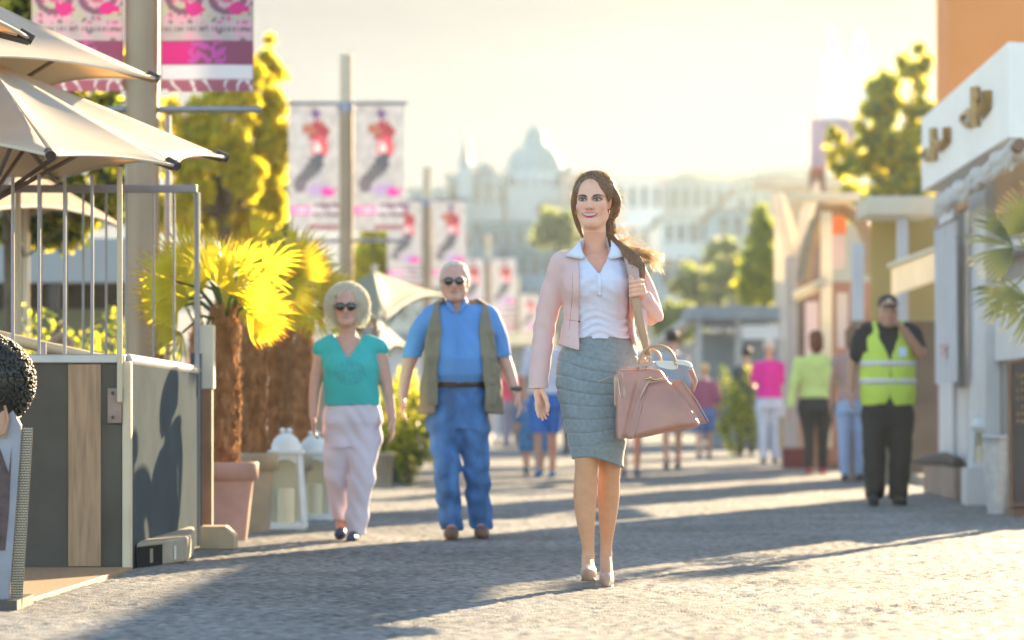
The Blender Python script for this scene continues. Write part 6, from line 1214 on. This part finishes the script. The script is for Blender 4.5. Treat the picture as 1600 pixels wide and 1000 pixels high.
def curls(c, r, n, seed, mat, ybk, fr=.6, size=(.008, .016)):
    def f(wf):
        mb = MB(); rr = random.Random(seed)
        for i in range(n):
            u = Vector((rr.gauss(0, 1), rr.gauss(0, 1), rr.gauss(0, 1))).normalized(); p = Vector((c[0] + u.x * r[0], c[1] + u.y * r[1], c[2] + u.z * r[2]))
            if u.y < ybk and ((u.x / fr) ** 2 + ((u.z + .15) / (fr + .12)) ** 2) < 1: continue
            if u.z < -.85: continue
            a0 = rr.uniform(0, 6.28); s_ = rr.uniform(*size); ax1 = u.cross(Vector((0, 0, 1))).normalized(); ax2 = u.cross(ax1); pts = [p + (ax1 * math.cos(a0 + j * 1.1) + ax2 * math.sin(a0 + j * 1.1)) * s_ + u * (j * .003) for j in range(5)]
            mb.tube(pts, [.0035, .0035, .003, .002, .001], 4, cap=False)
        return mb.build("hair_curls", mat)
    return f
old_w = dict(k=.93, torso=Ltor, arms=[AL, AR], legs=[LL, LR], head=(hx, -.03, hz), hands=[(.05, -.15, -1), (.05, -.2, -1)], feet=[(q(531, 822, .2)[:3], q(531, 838, .12)[:3]), (q(554, 832, 0)[:3], q(550, 841, -.12)[:3])],
    skin=(.60, .33, .25), brow=(.45, .33, .22), lip=(.50, .20, .20),
    wear=[dict(name="turquoise_top", mat=m_turq, colf=turq_col, h=.005, loft=[(r[0], r[1], r[2], r[3] + .012, r[4] + .012) for r in Ltor[2:]], chains=[[(-.12, .01, 1.165, .055), q(502, 545, .01, .054)], [(.10, .01, 1.165, .055), q(594, 545, .01, .054)]], k=.03, ells=[((-.075, -.10, 1.03), (.07, .05, .055)), ((.065, -.10, 1.03), (.07, .05, .055))],
               cuts=[neckv, lambda x, y, z: .785 + .01 * np.sin(x * 14) - z, lambda x, y, z: (1.095 - z) * np.where(np.abs(x + .005) > .175, 1, 0) - .02 * np.where(np.abs(x + .005) > .175, 0, 1), lambda x, y, z: .062 - np.sqrt((x + .018) ** 2 + (y - .0) ** 2) - np.where(z > 1.16, 0, .2)], disp=fold(50, .0022)),
          dict(name="trousers", mat=m_lil, h=.005, loft=[(.56, .005, .015, .150, .110), (.62, .005, .015, .165, .118), (.70, .008, .01, .178, .130), (.80, .008, 0, .166, .126)], chains=[[q(531, 680, .01, .094), q(527, 735, .03, .082), q(531, 775, .10, .072), q(534, 808, .17, .070)], [q(571, 680, -.01, .096), q(566, 740, -.045, .082), q(560, 790, -.03, .070), q(555, 832, .0, .066)]], k=.03, disp=fold(42, .007, 1), cuts=[lambda x, y, z: z - .805, lambda x, y, z: .035 - z + np.where(x < -.03, .085, 0)]),
          shoe_w("sandal", [q(531, 835, .17, .036), q(530, 836, .09, .036)], m_bl), shoe_w("sandal", [q(554, 838, .0, .036), (.012, -.10, .018, .038), (.008, -.15, .016, .030)], m_bl),
          dict(name="hair", mat=m_blond, h=.005, ells=[((hx, .045, hz + .025), (.116, .102, .118)), ((hx - .075, .03, hz - .05), (.06, .06, .075)), ((hx + .075, .03, hz - .05), (.06, .06, .075))], ek=.03, disp=curl_fn, cuts=[hairopen(hx, 0, hz - .035, .066, .084, -.0)])],
    extra=[("sunglasses", lambda wf: sunglasses(wf, 1.0, .031)), ("curls", curls(((542 - 549) / 265, .030, (845 - 480) / 265 + .012), (.128, .108, .132), 1900, 2, m_blond, .0, .50, (.010, .018))),
           ("necklace", lambda wf: (lambda mb: (mb.tube([(-.07, -.05, 1.19), (-.05, -.10, 1.13), (-.014, -.128, 1.085), (.025, -.10, 1.13), (.04, -.05, 1.19)], .0018, 4), mb.ball((-.014, -.130, 1.08), .007), mb.build("necklace", M("pale_gold", (.75, .62, .42), .2, 0, metal=.9)))[-1])(MB()))])
human("old woman with curly blond hair in a turquoise top and pale trousers", ow, old_w, h=.0055)

# ---- the old man in the vest
om = (P(725, 0, 17.85).x, 17.85, 0); q = lambda px, py, y=0, r=0: ((px - 725) / 261, y, (842 - py) / 261, r)
Mt = [(.80, -.03, .02, .15, .11), (.90, -.03, .01, .158, .125), (.98, -.025, -.02, .165, .15), (1.08, -.02, -.03, .17, .155), (1.18, -.02, -.02, .172, .14), (1.28, -.02, .0, .175, .115), (1.35, -.02, .01, .16, .09), (1.40, -.025, .02, .09, .07)]
AL = [q(668, 514, .01, .046), q(640, 565, .02, .042), q(630, 618, -.03, .029)]; AR = [q(764, 514, .01, .046), q(788, 563, .02, .042), q(806, 615, -.06, .029)]
LL = [q(693, 660, 0, .09), q(697, 730, -.04, .06), q(704, 815, .0, .04)]; LR = [q(737, 660, 0, .09), q(744, 725, .02, .06), q(750, 812, .12, .04)]
m_blue = M("sky_blue_shirt", (.10, .28, .62), .75, .08, 6, .001, 140); m_vest = M("khaki_vest_cloth", (.22, .19, .13), .85, .12, 8, .0012, 120, sheen=.1); m_jean = M("blue_denim", (.055, .165, .39), .8, .40, 5, .006, 28, stretch=(2.2, 2.2, 1)); m_brn = M("brown_suede", (.16, .08, .05), .6, .15, 10); m_whair = M("white_hair", (.68, .64, .60), .6, .1, 20, .003, 80, trans=.35, tcol=(1, .95, .85))
hx, hz = (710 - 725) / 261, (842 - 441) / 261
slv = [[(-.16, .01, 1.32, .060), q(659, 512, .01, .062), q(644, 556, .015, .058)], [(.12, .01, 1.32, .060), q(772, 512, .01, .062), q(783, 552, .015, .058)]]
def vestcut(x, y, z): g_ = .128 + .015 * np.sin(z * 9) + .055 * np.clip(.95 - z, 0, .3); return np.where(y < .0, np.minimum(g_ * np.clip((1.52 - z) / .12, .55, 1) - np.abs(x + .02), .1), -.1)
def vest_bits(G):
    mb = MB()
    def fy(x, z):
        i = min(np.searchsorted(G.ax[0], x), len(G.ax[0]) - 1); k = min(np.searchsorted(G.ax[2], z), len(G.ax[2]) - 1); c_ = G.f[i, :, k]; j = np.argmax(c_ < 0); return float(G.ax[1][j]) if (c_ < 0).any() else -.10
    ps = []
    for sx_ in (-.205, .118):
        for z0, z1 in ((1.13, 1.24), (.98, 1.09), (.80, .95)):
            for i in range(1): x0 = sx_ - (.012 if z0 < 1 else 0) * (1 if sx_ < 0 else -1.0); y_ = min(fy(x0 + .03, (z0 + z1) / 2), -.06); mb = MB().box((x0 + .033, y_ + .006, (z0 + z1) / 2), (.062, .024, z1 - z0)); mb.box((x0 + .033, y_ - .001, z1 - .012), (.068, .024, .034)); ps.append(mb.build("vest_pocket", m_vest, bevel=.006))
    for o_ in ps[1:]: o_.parent = ps[0]
    return ps[0]
old_m = dict(k=1.0, hk=.98, jaw=1.12, male=True, torso=Mt, arms=[AL, AR], legs=[LL, LR], head=(hx, -.03, hz), hands=[(-.02, -.15, -1), (.22, -.25, -1)], feet=[(q(704, 822, 0)[:3], q(708, 834, -.15)[:3]), (q(750, 820, .12)[:3], q(752, 832, 0)[:3])], skin=(.62, .34, .26), brow=(.5, .42, .36),
    wear=[dict(name="blue_shirt", mat=m_blue, h=.0055, loft=[(r[0], r[1], r[2], r[3] + .010, r[4] + .012) for r in Mt[1:]], chains=slv, k=.03, ells=[((-.17, .01, 1.335), (.085, .075, .07)), ((.125, .01, 1.335), (.085, .075, .07))], cuts=[lambda x, y, z: .905 - z, lambda x, y, z: (1.085 - .0 * x - z) * np.where(np.abs(x + .02) > .20, 1, 0) - .02 * np.where(np.abs(x + .02) > .20, 0, 1), lambda x, y, z: .064 - np.sqrt((x + .04) ** 2 + y ** 2) - np.where(z > 1.385, 0, .2), lambda x, y, z: np.where(y < 0, np.clip(z - 1.33, 0, .2) * .5 - np.abs(x + .045) - np.where(z < 1.335, .012, 0), -.1)], disp=fold(45, .003, 2)),
          dict(name="collar", mat=m_blue, h=.004, chains=[[(-.095, -.01, 1.42, .016), (-.085, -.075, 1.395, .016), (-.062, -.105, 1.355, .010)], [(.010, -.01, 1.42, .016), (.0, -.075, 1.395, .016), (-.022, -.105, 1.355, .010)]], k=.005),
          dict(name="vest", mat=m_vest, h=.0055, n=2.4, loft=[(.74, -.015, .0, .255, .150), (.85, -.018, -.005, .248, .165), (.98, -.02, -.01, .232, .175), (1.10, -.02, -.02, .215, .175), (1.20, -.02, -.01, .205, .155), (1.28, -.02, .0, .200, .140), (1.36, -.02, .01, .195, .118), (1.405, -.02, .015, .165, .09), (1.435, -.02, .02, .11, .07)], k=.02,
               cuts=[vestcut, lambda x, y, z: .745 + .10 * np.clip(.25 - np.abs(x + .02), 0, .1) - z, lambda x, y, z: .085 - np.sqrt((x + .03) ** 2 + (y - .0) ** 2) - np.where(z > 1.36, 0, .2)], disp=fold(35, .004, 3), kids=[("pockets", vest_bits)]),
          dict(name="jeans", mat=m_jean, h=.0055, loft=[(.66, -.03, .01, .165, .12), (.76, -.03, .01, .180, .135), (.86, -.03, .005, .172, .135), (.93, -.028, -.005, .166, .135)], chains=[[q(694, 660, 0, .105), q(697, 725, -.035, .080), q(701, 780, -.01, .072), q(705, 822, .01, .070)], [q(738, 660, 0, .103), q(744, 725, .02, .080), q(748, 780, .08, .074), q(751, 820, .12, .072)]], k=.03, cuts=[lambda x, y, z: z - .93, lambda x, y, z: .050 - z], disp=fold(48, .009, 1)),
          dict(name="belt", mat=M("dark_brown_belt", (.06, .03, .02), .4, .1), h=.0055, loft=[(.905, -.028, -.004, .174, .143), (.94, -.028, -.008, .174, .146)], k=0),
          shoe_w("shoe", [q(705, 832, .05, .042), (-.075, -.06, .035, .046), (-.07, -.16, .03, .040)], m_brn), shoe_w("shoe", [q(751, 832, .16, .042), (.105, .06, .035, .046), (.112, -.03, .03, .040)], m_brn),
          dict(name="hair", mat=m_whair, h=.004, ells=[((hx, .012, hz + .035), (.087, .102, .096)), ((hx - .070, .01, hz - .01), (.020, .045, .05)), ((hx + .070, .01, hz - .01), (.020, .045, .05))], ek=.02, disp=lambda x, y, z: .004 * vnoise(x, y, z, 130), cuts=[hairopen(hx, 0, hz - .01, .0740, .104, .0)]),
          dict(name="beard", mat=M("grey_stubble", (.50, .38, .33), .8, .2, 30), h=.003, ells=[((hx, -.083, hz - .062), (.030, .016, .014)), ((hx, -.070, hz - .095), (.034, .022, .020))], ek=.01, cuts=[lambda x, y, z: .0075 - np.sqrt((x - hx) ** 2 * .12 + (z - hz + .069) ** 2) - 10 * (y > .0)])],
    extra=[("sunglasses", lambda wf: sunglasses(wf, 1.0, .030)),
           ("watch", lambda wf: (lambda mb: (mb.lathe([(.030, -.010), (.036, -.010), (.036, .010), (.030, .010)], q(806, 608, -.052)[:3], 16), mb.box(Vector(q(806, 608, -.052)[:3]) + Vector((.01, -.036, 0)), (.03, .01, .03)), mb.build("wristwatch", m_rib))[-1])(MB())),
           ("placket", lambda wf: (lambda mb: (mb.tube([(-.045, -.152, 1.33), (-.035, -.176, 1.22), (-.03, -.192, 1.10), (-.03, -.185, .98), (-.03, -.155, .93)], .004, 4), mb.build("placket", m_blue))[-1])(MB()))])
human("old man in sunglasses with blue shirt, khaki pocket vest and jeans", om, old_m, h=.0055)

# ---- the guard
gd = (P(1387, 0, 23.8).x, 23.8, 0); q = lambda px, py, y=0, r=0: ((px - 1387) / 196, y, (790 - py) / 196, r)
Gt = [(.78, 0, .02, .16, .12), (.90, 0, 0, .20, .15), (1.0, 0, -.01, .205, .16), (1.12, 0, -.01, .21, .155), (1.24, 0, 0, .215, .14), (1.34, 0, .01, .21, .115), (1.42, 0, .02, .16, .09), (1.46, 0, .02, .08, .07)]
AL = [q(1345, 520, .01, .062), q(1328, 570, .03, .048), q(1323, 612, -.02, .032)]; AR = [q(1430, 520, .0, .062), q(1440, 553, -.10, .050), q(1410, 518, -.21, .034)]
LL = [q(1365, 650, 0, .10), q(1364, 715, -.03, .068), q(1363, 770, .0, .045)]; LR = [q(1409, 650, 0, .10), q(1407, 715, .0, .068), q(1405, 772, .05, .045)]
m_blk = M("black_work_cloth", (.020, .017, .018), .8, .2, 6, .001, 100); m_hv = M("hi_vis_yellow_green", (.52, .66, .08), .7, .05, 6, .001, 100, emit=0); m_refl = M("reflective_tape", (.62, .60, .56), .4, .05)
hx, hz = 0.0, (790 - 487) / 196
GV = [(.80, 0, 0, .235, .175), (.90, 0, 0, .243, .182), (1.0, 0, -.005, .243, .182), (1.12, 0, -.005, .240, .178), (1.24, 0, 0, .232, .162), (1.34, 0, .01, .22, .135), (1.42, 0, .02, .19, .105), (1.475, 0, .02, .12, .085)]
def stripes(G):
    mb = MB()
    for z in (.99, 1.13):
        for dz in (0,):
            r = np.interp(z, [a[0] for a in GV], [a[3] for a in GV]) + .004, np.interp(z, [a[0] for a in GV], [a[4] for a in GV]) + .004; n = 48; vs = []
            for i in range(n + 1):
                a = 2 * math.pi * i / n; ca, sa = math.cos(a), math.sin(a); e = 2 / 2.3; x, y = r[0] * abs(ca) ** e * (1 if ca > 0 else -1), r[1] * abs(sa) ** e * (1 if sa > 0 else -1) - .003; vs += [(x, y, z - .024), (x, y, z + .024)]
            mb.add(vs, [(2 * i, 2 * i + 2, 2 * i + 3, 2 * i + 1) for i in range(n)], 0, True)
    return mb.build("reflective_stripes", m_refl, solid=.004)
guard = dict(k=1.03, male=True, jaw=1.15, torso=Gt, arms=[AL, AR], legs=[LL, LR], head=(hx, -.04, hz), hands=[(.0, -.2, -1), (-.72, .10, .62)], curl=.9, feet=[(q(1363, 775, 0)[:3], q(1361, 784, -.14)[:3]), (q(1405, 777, .05)[:3], q(1406, 784, -.09)[:3])], skin=(.46, .24, .16),
    wear=[dict(name="black_shirt", mat=m_blk, h=.007, loft=[(r[0], r[1], r[2], r[3] + .012, r[4] + .012) for r in Gt[1:]], chains=[[(-.16, .01, 1.39, .078), q(1343, 528, .01, .078), q(1336, 556, .02, .072)], [(.16, .01, 1.39, .078), q(1431, 525, -.01, .078), q(1437, 545, -.05, .072)]], k=.03, cuts=[lambda x, y, z: .85 - z, lambda x, y, z: .062 - np.sqrt(x ** 2 + y ** 2) - np.where(z > 1.43, 0, .2)], disp=fold(40, .003)),
          dict(name="safety_vest", mat=m_hv, h=.007, loft=GV, k=.02, cuts=[lambda x, y, z: .80 - z, lambda x, y, z: np.where(y < .02, np.clip(z - 1.15, 0, .2) * .42 + np.clip(z - 1.38, 0, .1) * .3 - np.abs(x - .0), -.1), lambda x, y, z: .08 - np.sqrt(x ** 2 + (y - .02) ** 2) - np.where(z > 1.40, 0, .2), lambda x, y, z: np.where(y < .0, np.clip(.86 - z, 0, .1) * .6 + .004 - np.abs(x), -.1), lambda x, y, z: -.01 + np.where(z > 1.22, 1, 0) * (np.abs(x) - .178 + .0 * y)], disp=fold(30, .005, 2), kids=[("stripes", stripes)]),
          dict(name="trousers", mat=m_blk, h=.007, loft=[(.62, 0, .01, .19, .13), (.76, 0, .01, .215, .15), (.88, 0, 0, .20, .15)], chains=[[q(1365, 650, 0, .118), q(1364, 715, -.02, .098), q(1365, 770, 0, .085)], [q(1409, 650, 0, .118), q(1408, 715, .0, .098), q(1406, 772, .05, .085)]], k=.03, cuts=[lambda x, y, z: .05 - z], disp=fold(38, .006, 1)),
          shoe_w("shoe", [q(1362, 782, .04, .045), (-.13, -.06, .035, .05), (-.14, -.16, .03, .042)], m_blk), shoe_w("shoe", [q(1405, 783, .09, .045), (.10, -.02, .035, .05), (.11, -.12, .03, .042)], m_blk),
          dict(name="cap", mat=M("dark_cap_cloth", (.035, .028, .03), .8, .1), h=.005, ells=[((hx, .005, hz + .062), (.088, .108, .075)), ((hx, -.12, hz + .040), (.070, .065, .013))], ek=.015, cuts=[lambda x, y, z: hz + .030 - z])],
    extra=[("badge", lambda wf: (lambda mb: (mb.ball((0, -.108, 0.0 + (790 - 487) / 196 + .088), (.018, .008, .014)), mb.build("cap_badge", m_refl))[-1])(MB())),
           ("sticker", lambda wf: MB().box((.105, -.180, 1.22), (.07, .01, .075)).build("vest_sticker", M("pale_blue_sticker", (.55, .65, .75), .5, .05), bevel=.003))])
gt_ = human("guard in black cap and yellow green safety vest, hand at his mouth", gd, guard, h=.007); gt_.scale = (.92, .94, 1)

# ---- passers-by, farther off
def passer(label, px, py, H, top, bottom, hairc, rz=0.0, shorts=False, sleeves=.5, skirt=False, stout=1.0, stride=.1, shoes=(.05, .05, .06), hairlong=False, armbend=0, dx=0, skin=(.50, .28, .20), h=.011, d=None, hat=None, bald=False):
    d = d or GD(py); x0 = P(px, 0, d).x; z = lambda f: f * H; s_ = stout
    tor = [(z(.46), 0, .01, .135 * s_, .10), (z(.53), 0, .01, .155 * s_, .11), (z(.60), 0, 0, .135 * s_, .10), (z(.70), 0, -.01, .150 * s_, .11), (z(.79), 0, .0, .155 * s_, .09), (z(.835), 0, .01, .08, .06)]
    ab = armbend; AL = [(-.165 * s_, .01, z(.785), .043), (-.21 * s_, .03, z(.62), .034), (-.225 * s_, -.03 - stride * .4, z(.50), .024)]; AR = [(.165 * s_, .01, z(.785), .043), (.215 * s_, .02 - .05 * ab, z(.63), .034), (.225 * s_ - .06 * ab, -.03 + stride * .4 - .2 * ab, z(.50 + .12 * ab), .024)]
    if ab < 0: AL = [(-.165 * s_, .01, z(.785), .043), (-.24 * s_, -.05, z(.64), .034), (-.27, -.25, z(.66), .024)]
    LL = [(-.085 * s_, 0, z(.46), .08 * s_), (-.085, -stride * .5, z(.27), .052), (-.08, -stride, z(.05), .035)]; LR = [(.085 * s_, 0, z(.46), .08 * s_), (.085, stride * .6, z(.27), .052), (.08, stride * 1.4, z(.055), .035)]
    nm = lambda c, n: M(n + "_%d_%d_%d" % tuple(int(100 * v) for v in c), c, .75, .12, 6)
    mt, mbm, msh, mh = nm(top, "cloth"), nm(bottom, "cloth"), nm(shoes, "shoe"), M("hair_%d_%d" % (int(100 * hairc[0]), int(100 * hairc[1])), hairc, .6, .2, 20, trans=.2)
    se = lambda c: [tuple(c[0][:3]) + (.062,), tuple((np.array(c[0][:3]) + (np.array(c[1][:3]) - c[0][:3]) * min(1, sleeves * 2)).tolist()) + (.055,)] + ([tuple((np.array(c[1][:3]) + (np.array(c[2][:3]) - c[1][:3]) * (sleeves * 2 - 1)).tolist()) + (.042,)] if sleeves > .5 else [])
    wear = [dict(name="top", mat=mt, h=h, loft=[(r[0], r[1], r[2], r[3] + .016, r[4] + .016) for r in tor[1:]], chains=[se(AL), se(AR)], k=.03, disp=fold(35, .003))]
    if shorts: wear.append(dict(name="shorts", mat=mbm, h=h, loft=[(z(.44), 0, .01, .165 * s_, .12), (z(.56), 0, 0, .155 * s_, .12)], chains=[[(-.088 * s_, 0, z(.46), .098), (-.09, -stride * .35, z(.31), .088)], [(.088 * s_, 0, z(.46), .098), (.09, stride * .4, z(.31), .088)]], k=.03))
    else: wear.append(dict(name="trousers", mat=mbm, h=h, loft=[(z(.44), 0, .01, .165 * s_, .12), (z(.56), 0, 0, .155 * s_, .12)], chains=[[(c[0][0], c[0][1], c[0][2], .095 * s_), (c[1][0], c[1][1], c[1][2], .070), (c[2][0], c[2][1], c[2][2], .055)] for c in (LL, LR)], k=.03, disp=fold(35, .003)))
    for c in (LL, LR): wear.append(shoe_w("shoe", [(c[2][0], c[2][1] + .03, .04 + max(0, c[2][1]) * .1, .042), (c[2][0], c[2][1] - .13, .032, .036)], msh, h=.008))
    hk = .96 * H / 1.72; hz_ = z(.935) ; e = [((0, .012, hz_ + .035), (.088 * hk * 1.05, .102 * hk, .090 * hk))]
    if hairlong: e += [((0, .06, hz_ - .05), (.085, .055, .10))]
    wear.append(dict(name="hair" if not hat else "hat", mat=mh, h=.007, ells=e, ek=.03, disp=lambda x, y, z: .005 * vnoise(x, y, z, 90), cuts=[hairopen(0, 0, hz_ - .015, .068, .092, -.0)]))
    sp = dict(k=hk, torso=tor, arms=[AL, AR], legs=[LL, LR], head=(0, -.02, hz_), hands=[(0, -.1, -1) if ab >= 0 else (-.2, -1, 0), (0, -.1, -1) if ab == 0 else (-.3, -.6, .6)], feet=[((c[2][0], c[2][1], .05), (c[2][0], c[2][1] - .12, .03)) for c in (LL, LR)], skin=skin, wear=wear)
    return human(label, (x0, d, 0), sp, rz=rz, h=h)
PI = math.pi
passer("woman with short blond hair in a magenta top and light blue trousers, seen from behind", 1202, 724, 1.70, (.62, .01, .30), (.45, .53, .66), (.66, .60, .50), rz=PI, sleeves=.35, stout=1.08, stride=.03, armbend=1)
passer("woman with red brown hair in a pale yellow top and black trousers, seen from behind", 1275, 741, 1.66, (.66, .72, .22), (.030, .025, .026), (.20, .06, .03), rz=PI, sleeves=.8, stout=1.22, stride=.04, shoes=(.50, .08, .08), hairlong=True, armbend=-1)
passer("person with bare shoulders and pale blue trousers half hidden behind the guard", 1332, 752, 1.62, (.45, .28, .24), (.32, .42, .62), (.25, .13, .07), rz=PI, sleeves=.1, stride=.03, hairlong=True)
passer("man in white top and bright blue shorts walking away between the couple and the woman", 852, 747, 1.74, (.66, .64, .74), (.03, .16, .52), (.12, .08, .05), rz=PI, shorts=True, sleeves=.4, stride=.12, stout=1.1, shoes=(.05, .18, .42))
passer("small child in a blue outfit beside the man in blue shorts", 834, 742, 1.02, (.06, .22, .50), (.05, .20, .42), (.20, .12, .06), rz=PI, shorts=True, stride=.06, stout=.85, shoes=(.04, .10, .16))
passer("person in grey shorts and dark trainers hidden behind the handbag", 985, 744, 1.70, (.50, .50, .52), (.30, .30, .32), (.10, .07, .05), rz=0, shorts=True, stride=.10, shoes=(.10, .14, .20))
passer("dark haired person in a grey blue shirt right of the handbag handles", 1050, 733, 1.74, (.32, .35, .42), (.22, .18, .18), (.04, .03, .03), rz=PI, shorts=True, stride=.14, shoes=(.12, .08, .10))
passer("person in a maroon top with blue shorts beyond the handbag", 1100, 716, 1.42, (.26, .07, .14), (.08, .14, .34), (.62, .45, .22), rz=PI, shorts=True, stride=.10)
passer("person in a red top far behind the old man's watch hand", 800, 700, 1.62, (.62, .06, .12), (.20, .18, .24), (.12, .06, .05), rz=0, stride=.1, h=.014)
passer("person in pink far behind the old man's elbow", 782, 694, 1.58, (.70, .30, .36), (.5, .48, .5), (.10, .08, .07), rz=PI, stride=.1, h=.014)
passer("dark dressed person standing by the far stalls left of the magenta top", 1166, 712, 1.72, (.05, .06, .07), (.06, .06, .07), (.05, .04, .03), rz=PI, stride=.02, h=.013, sleeves=.9)
passer("person in dark grey far behind the woman's skirt", 893, 712, 1.70, (.07, .08, .09), (.05, .06, .08), (.06, .05, .04), rz=PI, stride=.1, h=.014)
# ============================================================ HAZE
hz = MB().bb(-260, 260, -30, 470, -1.5, 44).build("haze", M("dummy_haze", (1, 1, 1)))
hm = bpy.data.materials.new("air"); hm.use_nodes = True; n = hm.node_tree; n.nodes.remove(n.nodes["Principled BSDF"]); pv_ = n.nodes.new("ShaderNodeVolumePrincipled")
pv_.inputs["Color"].default_value = (.72, .86, 1.0, 1); pv_.inputs["Density"].default_value = .00021; pv_.inputs["Anisotropy"].default_value = .7
n.links.new(pv_.outputs[0], n.nodes["Material Output"].inputs["Volume"]); hz.data.materials[0] = hm; tag(hz, kind="stuff")
hm.cycles.homogeneous_volume = True if hasattr(hm.cycles, "homogeneous_volume") else None
